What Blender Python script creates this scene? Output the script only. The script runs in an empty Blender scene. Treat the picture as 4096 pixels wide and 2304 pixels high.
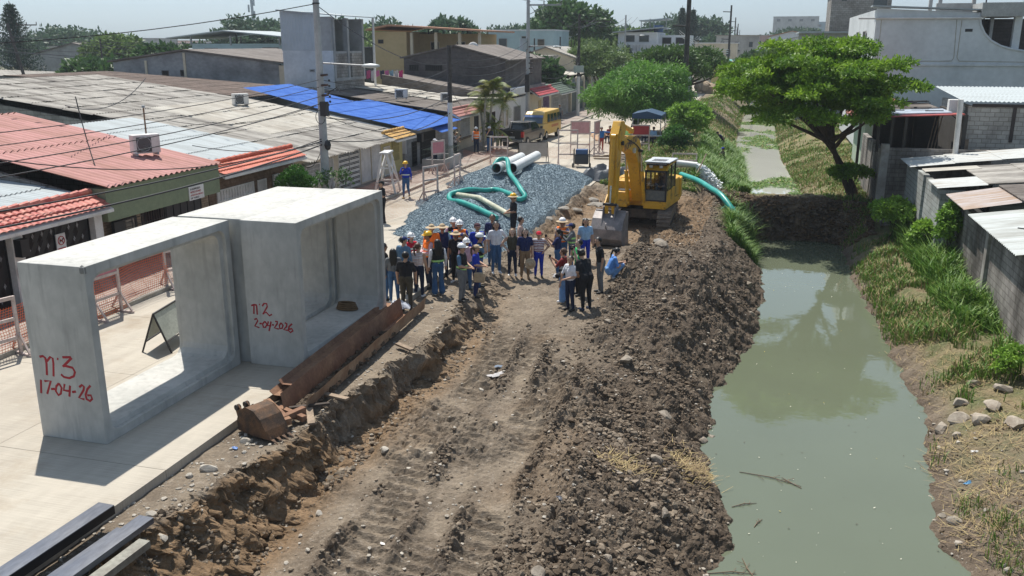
import bpy, bmesh, math, random
import numpy as np
from mathutils import Vector, Matrix
random.seed(7); rng = np.random.default_rng(7)
S = bpy.context.scene
COL = S.collection
# ---------------------------------------------------------------- camera, sky, sun, exposure
# world frame: +Y runs along the street away from the camera, +X to the canal side, street surface z = 0
YAW = 0.27195; PITCH = 0.26910
cd = bpy.data.cameras.new('camera'); cam = bpy.data.objects.new('camera', cd); COL.objects.link(cam)
cam.location = (0, 0, 7.4); cam.rotation_euler = (math.pi / 2 - PITCH, 0, YAW)
cd.sensor_width = 36; cd.lens = 31.165; cd.clip_start = .1; cd.clip_end = 20000
S.camera = cam
SUN = Vector((-1.11, 1.41, 3.5)).normalized()
EL = math.asin(SUN.z); AZ = math.atan2(SUN.x, SUN.y)
w = bpy.data.worlds.new("World"); S.world = w; w.use_nodes = True
nt = w.node_tree; bg = nt.nodes['Background']
sky = nt.nodes.new('ShaderNodeTexSky'); sky.sky_type = 'NISHITA'; sky.sun_disc = False
sky.sun_elevation = EL; sky.sun_rotation = AZ; sky.air_density = 1.0; sky.dust_density = 1.2; sky.ozone_density = 2.0; sky.altitude = 10
hsv = nt.nodes.new('ShaderNodeHueSaturation'); hsv.inputs['Saturation'].default_value = .45; nt.links.new(sky.outputs[0], hsv.inputs['Color'])
tn = nt.nodes.new('ShaderNodeMix'); tn.data_type = 'RGBA'; tn.blend_type = 'MULTIPLY'; tn.inputs[0].default_value = 1; tn.inputs[7].default_value = (.80, .97, 1.13, 1); nt.links.new(hsv.outputs[0], tn.inputs[6])
nt.links.new(tn.outputs[2], bg.inputs[0]); bg.inputs[1].default_value = 0.10
sl = bpy.data.lights.new('sun', 'SUN'); sl.energy = 5.0; sl.use_shadow = True; sl.angle = math.radians(.6); sl.color = (1, .95, .87)
so = bpy.data.objects.new('sun', sl); COL.objects.link(so); so.rotation_euler = SUN.to_track_quat('Z', 'Y').to_euler(); so.location = (0, 0, 60)
S.view_settings.view_transform = 'Standard'; S.view_settings.look = 'None'; S.view_settings.exposure = .33; S.view_settings.gamma = 1
S.render.engine = 'CYCLES'
S.cycles.max_bounces = 6; S.cycles.transparent_max_bounces = 16; S.cycles.diffuse_bounces = 3
# ---------------------------------------------------------------- helpers
def tag(o, label=None, cat=None, group=None, kind=None):
    if label: o['label'] = label
    if cat: o['category'] = cat
    if group: o['group'] = group
    if kind: o['kind'] = kind
    return o
def thing(name, label, cat, loc=(0, 0, 0), rz=0, group=None):
    o = bpy.data.objects.new(name, None); COL.objects.link(o); o.empty_display_size = .2
    o.location = loc; o.rotation_euler = (0, 0, rz)
    return tag(o, label, cat, group)
def copy_tree(o, parent=None):
    c = o.copy(); COL.objects.link(c)
    if parent: c.parent = parent
    for ch in [k for k in COL.objects if k.parent == o]: copy_tree(ch, c)
    return c
_M = {}
def hexc(c): return (c[0], c[1], c[2], 1)
def M(name, col, rough=.85, col2=None, sc=2.0, mixlo=.4, mixhi=.65, bump=0, bsc=30, metal=0, stretch=(1, 1, 1), spec=.3, fine=.12, brick=None, det=6):
    """procedural surface: base colour varied by two noises, optional second colour in patches, bump, block courses"""
    if name in _M: return _M[name]
    m = bpy.data.materials.new(name); m.use_nodes = True; t = m.node_tree; N = t.nodes; L = t.links
    b = N['Principled BSDF']; b.inputs['Roughness'].default_value = rough; b.inputs['Metallic'].default_value = metal
    b.inputs['Specular IOR Level'].default_value = spec
    tc = N.new('ShaderNodeTexCoord'); mp = N.new('ShaderNodeMapping'); mp.inputs['Scale'].default_value = stretch
    L.new(tc.outputs['Object'], mp.inputs[0])
    n1 = N.new('ShaderNodeTexNoise'); n1.inputs['Scale'].default_value = sc; n1.inputs['Detail'].default_value = det; n1.inputs['Roughness'].default_value = .62
    L.new(mp.outputs[0], n1.inputs[0])
    cr = N.new('ShaderNodeMapRange'); cr.inputs[1].default_value = mixlo; cr.inputs[2].default_value = mixhi; L.new(n1.outputs[0], cr.inputs[0])
    mx = N.new('ShaderNodeMix'); mx.data_type = 'RGBA'; L.new(cr.outputs[0], mx.inputs[0])
    c2 = col2 or tuple(x * .8 for x in col)
    mx.inputs[6].default_value = hexc(col); mx.inputs[7].default_value = hexc(c2); out = mx.outputs[2]
    if fine:
        n2 = N.new('ShaderNodeTexNoise'); n2.inputs['Scale'].default_value = sc * 9; n2.inputs['Detail'].default_value = 4; L.new(mp.outputs[0], n2.inputs[0])
        r2 = N.new('ShaderNodeMapRange'); r2.inputs[1].default_value = .3; r2.inputs[2].default_value = .7; r2.inputs[3].default_value = 1 - fine; r2.inputs[4].default_value = 1 + fine; L.new(n2.outputs[0], r2.inputs[0])
        hs = N.new('ShaderNodeMix'); hs.data_type = 'RGBA'; hs.blend_type = 'MULTIPLY'; hs.inputs[0].default_value = 1; L.new(out, hs.inputs[6]); L.new(r2.outputs[0], hs.inputs[7]); out = hs.outputs[2]
    bumpin = None
    if brick:
        bw, bh, mort, mcol = brick
        sp = N.new('ShaderNodeSeparateXYZ'); L.new(tc.outputs['Object'], sp.inputs[0])
        ad = N.new('ShaderNodeMath'); L.new(sp.outputs[0], ad.inputs[0]); L.new(sp.outputs[1], ad.inputs[1])
        cb = N.new('ShaderNodeCombineXYZ'); L.new(ad.outputs[0], cb.inputs[0]); L.new(sp.outputs[2], cb.inputs[1])
        bt = N.new('ShaderNodeTexBrick'); bt.inputs['Scale'].default_value = 1; bt.inputs['Brick Width'].default_value = bw; bt.inputs['Row Height'].default_value = bh; bt.inputs['Mortar Size'].default_value = mort
        bt.inputs['Color1'].default_value = (1, 1, 1, 1); bt.inputs['Color2'].default_value = (.78, .78, .78, 1); bt.inputs['Mortar'].default_value = hexc(mcol); L.new(cb.outputs[0], bt.inputs[0])
        bm_ = N.new('ShaderNodeMix'); bm_.data_type = 'RGBA'; bm_.blend_type = 'MULTIPLY'; bm_.inputs[0].default_value = 1; L.new(out, bm_.inputs[6]); L.new(bt.outputs[0], bm_.inputs[7]); out = bm_.outputs[2]
        bumpin = bt.outputs['Fac']
    L.new(out, b.inputs['Base Color'])
    if bump:
        nb = N.new('ShaderNodeTexNoise'); nb.inputs['Scale'].default_value = bsc; nb.inputs['Detail'].default_value = 5; L.new(mp.outputs[0], nb.inputs[0])
        bp = N.new('ShaderNodeBump'); bp.inputs['Strength'].default_value = bump; bp.inputs['Distance'].default_value = .02; L.new(nb.outputs[0], bp.inputs['Height']); L.new(bp.outputs[0], b.inputs['Normal'])
    if bumpin:
        bp2 = N.new('ShaderNodeBump'); bp2.invert = True; bp2.inputs['Strength'].default_value = .7; bp2.inputs['Distance'].default_value = .015; L.new(bumpin, bp2.inputs['Height'])
        if bump: L.new(bp.outputs[0], bp2.inputs['Normal'])
        L.new(bp2.outputs[0], b.inputs['Normal'])
    _M[name] = m
    return m
def P(name, col, rough=.6, metal=0, spec=.4, **k): return M(name, col, rough, metal=metal, spec=spec, fine=k.pop('fine', .06), **k)
def glass(name, col=(.02, .03, .035), rough=.08): return M(name, col, rough, spec=.8, fine=0)
def woff(p):
    o = Vector((0, 0, 0))
    while p is not None: o += Vector(p.location); p = p.parent
    return o
class MB:
    def __init__(s): s.v = []; s.f = []; s.m = []
    def add(s, vs, fs, mi=0):
        k = len(s.v); s.v.extend([tuple(v) for v in vs]); s.f.extend([tuple(i + k for i in f) for f in fs]); s.m.extend([mi] * len(fs)); return s
    def box(s, a, b, mi=0):
        x0, y0, z0 = a; x1, y1, z1 = b
        return s.add([(x0, y0, z0), (x1, y0, z0), (x1, y1, z0), (x0, y1, z0), (x0, y0, z1), (x1, y0, z1), (x1, y1, z1), (x0, y1, z1)],
                     [(0, 3, 2, 1), (4, 5, 6, 7), (0, 1, 5, 4), (1, 2, 6, 5), (2, 3, 7, 6), (3, 0, 4, 7)], mi)
    def bar(s, p, q, w, h=None, mi=0, up=(0, 0, 1)):
        """rectangular bar from p to q"""
        h = h or w; p = Vector(p); q = Vector(q); d = (q - p).normalized(); u = Vector(up)
        if abs(d.dot(u)) > .95: u = Vector((1, 0, 0))
        r = d.cross(u).normalized(); u = r.cross(d).normalized()
        vs = []
        for c in (p, q):
            for a, b in ((-1, -1), (1, -1), (1, 1), (-1, 1)): vs.append(c + r * a * w / 2 + u * b * h / 2)
        return s.add(vs, [(0, 3, 2, 1), (4, 5, 6, 7), (0, 1, 5, 4), (1, 2, 6, 5), (2, 3, 7, 6), (3, 0, 4, 7)], mi)
    def tube(s, pts, r, n=8, mi=0, cap=True):
        pts = [Vector(p) for p in pts]; k = len(pts); rr = r if isinstance(r, (list, tuple)) else [r] * k
        vs = []; prev = None
        for i, p in enumerate(pts):
            d = (pts[min(i + 1, k - 1)] - pts[max(i - 1, 0)]).normalized()
            if prev is None: a = d.orthogonal().normalized()
            else:
                a = prev - d * prev.dot(d); a = a.normalized() if a.length > 1e-6 else d.orthogonal().normalized()
            prev = a; b = d.cross(a)
            for j in range(n):
                t = 2 * math.pi * j / n; vs.append(p + (a * math.cos(t) + b * math.sin(t)) * rr[i])
        fs = [(i * n + j, i * n + (j + 1) % n, (i + 1) * n + (j + 1) % n, (i + 1) * n + j) for i in range(k - 1) for j in range(n)]
        if cap: fs += [tuple(range(n))[::-1], tuple((k - 1) * n + j for j in range(n))]
        return s.add(vs, fs, mi)
    def cyl(s, p, q, r, r2=None, n=16, mi=0): return s.tube([p, q], [r, r if r2 is None else r2], n, mi)
    def pipe(s, p, q, r, t, n=24, mi=0, mi2=None):
        """open-ended pipe with wall thickness"""
        p = Vector(p); q = Vector(q); d = (q - p).normalized(); a = d.orthogonal().normalized(); b = d.cross(a); vs = []
        for c, rr in ((p, r), (q, r), (q, r - t), (p, r - t)):
            for j in range(n):
                an = 2 * math.pi * j / n; vs.append(c + (a * math.cos(an) + b * math.sin(an)) * rr)
        for k in range(4):
            s.add(vs if k == 0 else [], [], mi)
        base = len(s.v) - 4 * n
        for k in range(4):
            for j in range(n):
                s.f.append((base + k * n + j, base + k * n + (j + 1) % n, base + ((k + 1) % 4) * n + (j + 1) % n, base + ((k + 1) % 4) * n + j)); s.m.append(mi2 if (mi2 is not None and k == 2) else mi)
        return s
    def prism(s, poly, lo, hi, axis='x', mi=0):
        """extrude a 2-D polygon along an axis; poly coordinates are the two other axes in order"""
        n = len(poly)
        def mk(p, h): return (h, p[0], p[1]) if axis == 'x' else ((p[0], h, p[1]) if axis == 'y' else (p[0], p[1], h))
        vs = [mk(p, lo) for p in poly] + [mk(p, hi) for p in poly]
        fs = [tuple(range(n))[::-1], tuple(range(n, 2 * n))] + [(j, (j + 1) % n, n + (j + 1) % n, n + j) for j in range(n)]
        return s.add(vs, fs, mi)
    def ball(s, c, r, n=8, mi=0, half=False):
        rx, ry, rz = r if isinstance(r, (tuple, list)) else (r, r, r); vs = []; fs = []; m = n // 2
        lo = 0 if half else -math.pi / 2
        for i in range(m + 1):
            ph = lo + (math.pi / 2 - lo) * i / m
            for j in range(n):
                t = 2 * math.pi * j / n; vs.append((c[0] + rx * math.cos(ph) * math.cos(t), c[1] + ry * math.cos(ph) * math.sin(t), c[2] + rz * math.sin(ph)))
        for i in range(m):
            for j in range(n): fs.append((i * n + j, i * n + (j + 1) % n, (i + 1) * n + (j + 1) % n, (i + 1) * n + j))
        return s.add(vs, fs, mi)
    def xf(s, mat, start=0):
        for i in range(start, len(s.v)): s.v[i] = tuple(mat @ Vector(s.v[i]))
        return s
    def build(s, name, mats, parent=None, local=False, smooth=False, bevel=0, loc=None):
        """one mesh object; vertices are world coordinates unless local"""
        off = Vector((0, 0, 0)) if local or parent is None else woff(parent)
        if loc is not None: off = off + Vector(loc)
        me = bpy.data.meshes.new(name); me.from_pydata([tuple(Vector(v) - off) for v in s.v] if off.length else s.v, [], s.f)
        mats = mats if isinstance(mats, (list, tuple)) else [mats]
        for m in mats: me.materials.append(m)
        if len(mats) > 1: me.polygons.foreach_set('material_index', s.m)
        if smooth: me.polygons.foreach_set('use_smooth', [True] * len(me.polygons))
        bm = bmesh.new(); bm.from_mesh(me); bmesh.ops.recalc_face_normals(bm, faces=bm.faces); bm.to_mesh(me); bm.free()
        if smooth:
            try: me.set_sharp_from_angle(angle=math.radians(40))
            except Exception: pass
        o = bpy.data.objects.new(name, me); COL.objects.link(o)
        if loc is not None: o.location = loc
        if parent: o.parent = parent
        if bevel:
            b = o.modifiers.new('bevel', 'BEVEL'); b.width = bevel; b.segments = 2; b.limit_method = 'ANGLE'
        return o
def npmesh(name, V, F, mats, parent=None, mi=None, smooth=False, cols=None):
    """mesh from numpy arrays; F is (n,k)"""
    V = np.ascontiguousarray(V, dtype=np.float32); F = np.ascontiguousarray(F, dtype=np.int32); k = F.shape[1]
    me = bpy.data.meshes.new(name); me.vertices.add(len(V)); me.vertices.foreach_set('co', V.ravel())
    me.loops.add(F.size); me.loops.foreach_set('vertex_index', F.ravel())
    me.polygons.add(len(F)); me.polygons.foreach_set('loop_start', np.arange(0, F.size, k, dtype=np.int32))
    try: me.polygons.foreach_set('loop_total', np.full(len(F), k, dtype=np.int32))
    except Exception: pass
    mats = mats if isinstance(mats, (list, tuple)) else [mats]
    for m in mats: me.materials.append(m)
    if mi is not None: me.polygons.foreach_set('material_index', np.ascontiguousarray(mi, dtype=np.int32))
    me.polygons.foreach_set('use_smooth', np.full(len(F), bool(smooth)))
    if cols is not None:
        a = me.color_attributes.new('zone', 'FLOAT_COLOR', 'POINT'); a.data.foreach_set('color', np.ascontiguousarray(cols, dtype=np.float32).ravel())
    me.update(); me.validate()
    o = bpy.data.objects.new(name, me); COL.objects.link(o)
    if parent: o.parent = parent
    return o
def grid(xs, ys, zf):
    X, Y = np.meshgrid(xs, ys); Z = zf(X, Y); n, m = X.shape
    V = np.stack([X, Y, Z], -1).reshape(-1, 3); i = (np.arange(n - 1)[:, None] * m + np.arange(m - 1)).ravel()
    return V, np.stack([i, i + 1, i + m + 1, i + m], -1)
def _each(s, name, mats, parent=None, **k):
    """every added piece becomes a part of its own"""
    out = []; n = len(s.v)
    comp = list(range(n))
    def find(a):
        while comp[a] != a: comp[a] = comp[comp[a]]; a = comp[a]
        return a
    for f in s.f:
        for i in f[1:]: comp[find(f[0])] = find(i)
    g = {}
    for i, f in enumerate(s.f): g.setdefault(find(f[0]), []).append(i)
    for fl in g.values():
        used = sorted({i for j in fl for i in s.f[j]}); mp = {a: b for b, a in enumerate(used)}
        m = MB(); m.v = [s.v[a] for a in used]; m.f = [tuple(mp[i] for i in s.f[j]) for j in fl]; m.m = [s.m[j] for j in fl]
        out.append(m.build(name, mats, parent, **k))
    return out
MB.each = _each
# ---------------------------------------------------------------- terrain
def _hash(ix, iy, seed):
    n = (ix.astype(np.int64) * 374761393 + iy.astype(np.int64) * 668265263 + seed * 974634777) & 0xffffffff
    n = ((n ^ (n >> 13)) * 1274126177) & 0xffffffff
    return ((n ^ (n >> 16)) & 0xffff) / 65535.0
def vn(x, y, seed=0):                       # smooth value noise in -1..1
    ix = np.floor(x); iy = np.floor(y); fx = x - ix; fy = y - iy
    fx = fx * fx * (3 - 2 * fx); fy = fy * fy * (3 - 2 * fy)
    a = _hash(ix, iy, seed); b = _hash(ix + 1, iy, seed); c = _hash(ix, iy + 1, seed); d = _hash(ix + 1, iy + 1, seed)
    return 2 * ((a + (b - a) * fx) * (1 - fy) + (c + (d - c) * fx) * fy) - 1
def fbm(x, y, s, o=3, seed=0):
    r = 0; a = 1.0; t = 0
    for k in range(o):
        r = r + a * vn(x * s + k * 7.3 + y * .31 * s, y * s - x * .27 * s + k * 3.1, seed + k); t += a; a *= .5; s *= 2.1
    return r / t
def clod(x, y, s, seed=0):                  # rounded lumps 0..1 (inverted cell distance)
    best = np.full(np.shape(x), 9.0); X = x * s; Y = y * s; ix = np.floor(X); iy = np.floor(Y)
    for dx in (-1, 0, 1):
        for dy in (-1, 0, 1):
            cx = ix + dx; cy = iy + dy
            px = cx + .15 + .7 * _hash(cx, cy, seed + 11); py = cy + .15 + .7 * _hash(cx, cy, seed + 23)
            r = .35 + .65 * _hash(cx, cy, seed + 37)
            d = np.hypot(X - px, Y - py) / r
            best = np.minimum(best, d)
    return np.sqrt(np.clip(1 - best * best, 0, 1))
WZ = -2.2; WZ2 = -1.75                       # water levels below and above the earth dam
# station: v, then (x, z) of: slab edge, cut top, cut foot, track middle, crest, slope middle, left shore, left bed, right bed, right shore, bank top, wall foot
ST = [
 (4,   (-9.9,-.18),(-9.2,-.15),(-8.1,-1.25),(-5.5,-1.15),(-2.9,-1.25),(-1.5,-1.6),(-.5,WZ),(.4,-2.8),(4.8,-2.9),(5.7,WZ),(6.6,-1.6),(7.7,-1.3)),
 (11,  (-9.9,-.18),(-9.1,-.15),(-8.1,-1.22),(-5.7,-1.05),(-3.1,-1.1),(-1.6,-1.5),(-.5,WZ),(.4,-2.8),(4.6,-2.9),(5.4,WZ),(6.4,-1.6),(7.7,-1.3)),
 (15,  (-9.9,-.18),(-8.35,-.12),(-8.0,-1.02),(-5.7,-.92),(-3.0,-.95),(-1.5,-1.4),(-.42,WZ),(.5,-2.8),(4.0,-2.9),(4.85,WZ),(6.0,-1.6),(7.7,-1.3)),
 (17.6,(-9.9,-.18),(-8.15,-.1),(-7.8,-.95),(-5.7,-.85),(-3.2,-.85),(-1.5,-1.4),(-.33,WZ),(.5,-2.8),(3.2,-2.9),(3.98,WZ),(5.4,-1.65),(7.7,-1.3)),
 (20.6,(-9.9,-.18),(-7.95,-.1),(-7.6,-.85),(-5.8,-.75),(-3.6,-.7),(-2.2,-1.3),(-1.12,WZ),(-.2,-2.8),(3.5,-2.9),(4.3,WZ),(5.7,-1.6),(7.7,-1.3)),
 (24,  (-9.9,-.17),(-8.1,-.12),(-7.75,-.65),(-5.9,-.58),(-3.9,-.45),(-2.1,-1.15),(-.95,WZ),(0,-2.8),(4.0,-2.9),(4.8,WZ),(6.0,-1.5),(7.7,-1.25)),
 (27,  (-9.9,-.16),(-8.5,-.2),(-8.0,-.45),(-6.0,-.45),(-4.0,-.2),(-1.9,-.8),(-.5,WZ),(.4,-2.8),(3.9,-2.9),(4.65,WZ),(5.9,-1.4),(7.7,-1.2)),
 (30.5,(-9.9,-.15),(-9.0,-.2),(-8.4,-.35),(-6.4,-.36),(-3.9,.08),(-1.5,-.3),(.14,WZ),(.9,-2.8),(3.8,-2.9),(4.45,WZ),(5.8,-1.3),(7.7,-1.2)),
 (33,  (-9.9,-.15),(-9.0,-.2),(-8.3,-.4),(-6.6,-.5),(-3.9,-.25),(-1.4,-.35),(.25,WZ),(1.0,-2.8),(3.7,-2.9),(4.4,WZ),(5.6,-1.3),(7.7,-1.2)),
 (36.5,(-9.9,-.12),(-8.9,-.14),(-8.4,-.5),(-6.6,-.55),(-3.9,-.5),(-1.4,-.6),(.3,WZ),(1.1,-2.8),(3.6,-2.9),(4.25,WZ),(5.5,-1.3),(7.7,-1.2)),
 (41.5,(-9.9,-.1),(-8.75,-.1),(-8.3,-.6),(-6.6,-.58),(-3.7,-.5),(-1.6,-.7),(-.05,WZ),(.8,-2.8),(3.4,-2.9),(4.1,WZ),(5.2,-1.4),(7.7,-1.2)),
 (46,  (-9.9,-.05),(-8.9,-.05),(-8.4,-.55),(-6.4,-.5),(-3.6,-.3),(-2.0,-.6),(-.3,WZ),(.6,-2.8),(3.4,-2.8),(4.1,WZ),(5.2,-1.4),(7.7,-1.2)),
 (48.5,(-9.9,-.05),(-8.8,-.05),(-7.2,-.1),(-5.6,-.1),(-3.7,-.2),(-2.2,-.7),(-1.0,-1.75),(.1,-2.3),(2.6,-2.3),(3.6,-1.75),(4.8,-.9),(7.7,-.6)),
 (57,  (-9.9,-.05),(-8.7,-.05),(-7.2,-.05),(-5.6,0),(-4.2,-.05),(-2.6,-.8),(-1.05,-1.75),(-.3,-2.2),(1.6,-2.2),(2.7,-1.75),(4.6,-.8),(7.7,-.2)),
 (75,  (-9.9,-.05),(-8.7,-.05),(-7.4,-.05),(-6.0,0),(-4.8,0),(-3.4,-.8),(-1.9,-1.75),(-1.3,-2.2),(1.0,-2.2),(1.7,-1.75),(4.0,-.7),(7.7,-.1)),
 (90,  (-9.9,-.05),(-8.7,-.05),(-7.6,-.05),(-6.6,.1),(-5.2,.15),(-3.8,-.7),(-2.4,-1.75),(-1.8,-2.2),(.6,-2.2),(1.4,-1.75),(3.6,-.5),(7.7,0)),
 (120, (-9.9,-.05),(-8.9,-.05),(-7.8,-.05),(-6.8,.2),(-5.4,.2),(-4.0,-.6),(-2.5,-1.75),(-1.9,-2.1),(.8,-2.1),(1.4,-1.75),(3.0,-.4),(7.7,0)),
 (170, (-9.9,-.05),(-8.9,-.05),(-7.8,-.05),(-6.8,0),(-5.4,0),(-4.0,-.6),(-2.4,-1.75),(-1.6,-2.1),(1.0,-2.1),(2.0,-1.75),(4.0,-.4),(7.7,0)),
 (260, (-9.9,-.05),(-8.9,-.05),(-7.8,-.05),(-6.8,0),(-5.4,0),(-4.0,-.6),(-2.4,-1.75),(-1.6,-2.1),(1.0,-2.1),(2.0,-1.75),(4.0,-.4),(7.7,0))]
_sv = np.array([s[0] for s in ST], float); _sx = np.array([[p[0] for p in s[1:]] for s in ST]); _sz = np.array([[p[1] for p in s[1:]] for s in ST])
def push(V):
    """sideways displacement so that steep faces are lumpy, not streaked"""
    x, v, z = V[:, 0].copy(), V[:, 1].copy(), V[:, 2]; X, Z = profile(v)
    c = ss(X[1] - .5, X[1] - .1, x) * ss(X[2] + .6, X[2] + .2, x) * ss(30, 26, v); d = ss(44, 45, v) * ss(50, 48.5, v) * ss(X[5] - 1, X[5], x) * ss(6, 5, x); s = ss(X[4], X[5], x) * ss(X[7], X[6], x) * ss(48, 45, v)
    n1 = fbm(v, z * 1.6 + 3, 2.2, 3, 301) * .9 + (clod(v + 9, z * 1.3, 4.5, 303) - .5) * .5 + (clod(v, z * 1.3, 11, 304) - .5) * .25
    n2 = fbm(x, z * 1.6 + 7, 2.0, 3, 305) * .9 + (clod(x + 5, z * 1.3, 3.5, 307) - .5) * .5
    V[:, 0] += (.30 * c + .12 * s) * n1; V[:, 1] -= (.34 * d + .08 * s) * n2 + .1 * c * n2
    return V
def profile(v):
    return ([np.interp(v, _sv, _sx[:, k]) for k in range(_sx.shape[1])], [np.interp(v, _sv, _sz[:, k]) for k in range(_sz.shape[1])])
def ss(a, b, t):
    t = np.clip((t - a) / (b - a), 0, 1); return t * t * (3 - 2 * t)
def terrain(x, v, detail=True):
    """ground height at arrays x, v"""
    x = np.asarray(x, float); v = np.asarray(v, float)
    # wobble of the break lines so that edges and shores are ragged
    near = ss(60, 45, v)
    w = .16 * fbm(x * 0 + 5, v, .9, 3, 5) * ss(6, 9, v) + .1 * fbm(x * 0 + 2, v, 3.0, 2, 8)
    w2 = (.22 - .17 * ss(50, 58, v)) * fbm(x * 0 + 9, v, 1.1, 3, 15) + .07 * vn(x * 0 + 3, v * 4.1, 18)
    X, Z = profile(v)
    nb = ss(26, 23, v) * ss(13.5, 16.5, v); X = [X[0], X[1] + w * 1.3, X[1] + (X[2] - X[1]) * (1 - .45 * nb) + w * 1.5, X[3], X[4] + w2, X[5] + w2, X[6] + w2, X[7], X[8], X[9] - w2, X[10] - w2, X[11]]
    z = np.where(x < X[0], Z[0], Z[-1])
    for k in range(len(X) - 1):
        t = (x - X[k]) / (X[k + 1] - X[k] + 1e-9)
        m = (t >= 0) & (t < 1)
        z = np.where(m, Z[k] + (Z[k + 1] - Z[k]) * np.clip(t, 0, 1), z)
    # the earth dam
    c = ss(45.3, 47.4, v + .35 * fbm(x, v, .8, 2, 40)) * ss(53.5, 49.5, v)
    top = -.62 + .16 * fbm(x, v, .55, 2, 41) + .25 * ss(1.8, .2, x) * 0 + .12 * np.exp(-((x - 3.4) ** 2) / .6) + .3 * ss(-.6, -2, x)
    m = (x > X[5] - .6) & (x < 5.9)
    z = np.where(m, np.maximum(z, z * (1 - c) + top * c), z)
    # spoil heap beside the digger
    hp = np.exp(-(((x + 2.4) / 1.7) ** 2 + ((v - 29.8) / 2.3) ** 2)) * .35 + np.exp(-(((x + 1.3) / 1.2) ** 2 + ((v - 35) / 2.6) ** 2)) * .3
    z = z + hp - 1.2 * np.exp(-(((x + 2.3) / .65) ** 2 + ((v - 51.8) / 2.2) ** 2))
    if not detail: return z
    # roughness zones
    trk = ss(X[2] + .1, X[2] + .5, x) * ss(X[4] + .5, X[4] - .3, x)
    slope = ss(X[4] - 1.0, X[4] + .3, x) * ss(X[7] + .3, X[6], x)
    dam = c * m
    rbank = ss(X[9] - .3, X[9] + .4, x)
    cut = ss(X[1] - .15, X[1] + .1, x) * ss(X[2] + .45, X[2] - .1, x) * near
    should = ss(X[1], X[1] - .3, x)
    crowd = ss(23.5, 26, v) * ss(34, 31, v) * ss(-3.9, -4.7, x)
    nearf = ss(52, 40, v)
    rough = .02 + .11 * slope * (.4 + .6 * near) + .10 * dam + .05 * rbank + .08 * cut + .02 * trk
    patch = np.clip(.5 + .9 * fbm(x, v, .55, 2, 60), 0, 1)
    rough = rough * (1 - .8 * crowd)
    big = fbm(x, v, 1.0, 3, 70)
    z = z + rough * 1.1 * big
    lump = clod(x, v, 2.6, 3) * .9 + clod(x, v, 5.2, 5) * .55 + clod(x, v, 10., 7) * .3
    lm = (slope * (.25 + .75 * patch) * .17 + dam * .13 + cut * .11 + rbank * .03 + trk * .12 * ss(.5, .8, patch) * (1 - crowd) + crowd * .012 * patch) * (.45 + .55 * nearf)
    z = z + lm * lump
    z = z + (.035 + .035 * slope) * fbm(x, v, 7, 4, 90) * nearf * (1 - .5 * should)
    # ruts: grouser marks and windrows of loose soil thrown up beside the tracks
    px = x + .04 * (v - 16) + .25 * fbm(x * 0 + 1, v, .25, 2, 95)
    on = ss(25, 22, v) * (1 - crowd)
    for cx, hw in ((-6.4, .40), (-4.55, .42), (-5.4, .34)):
        band = ss(hw + .1, hw - .05, np.abs(px - cx)) * on
        g = np.abs(np.sin(np.pi * (v + .2 * (px - cx)) / .30 + .3 * vn(x * 2, v * 2, 97))) ** 4
        vis = np.clip(.95 + 1.8 * fbm(x, v, .55, 2, 98 + int(cx * -3)), .05, 1) * (.7 + .3 * vn(x * 7, v * 5, 99))
        z = z + band * (-.05 + .14 * g * vis)
    for cx in (-6.85, -5.8, -4.95, -3.95):
        r = np.exp(-((px - cx + .12 * fbm(x * 0 + cx, v, 1.2, 2, 55)) / .17) ** 2) * on * np.clip(.55 + 2.0 * fbm(x, v, .5, 2, 101 + int(-cx * 2)), 0, 1)
        z = z + r * (.02 + .13 * (clod(x, v, 5.5, 13) * .8 + clod(x, v, 12, 17) * .5))
    # shoulder stays below the slab
    z = np.where(x < -9.6, np.minimum(z, -.06), z)
    return z
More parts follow.
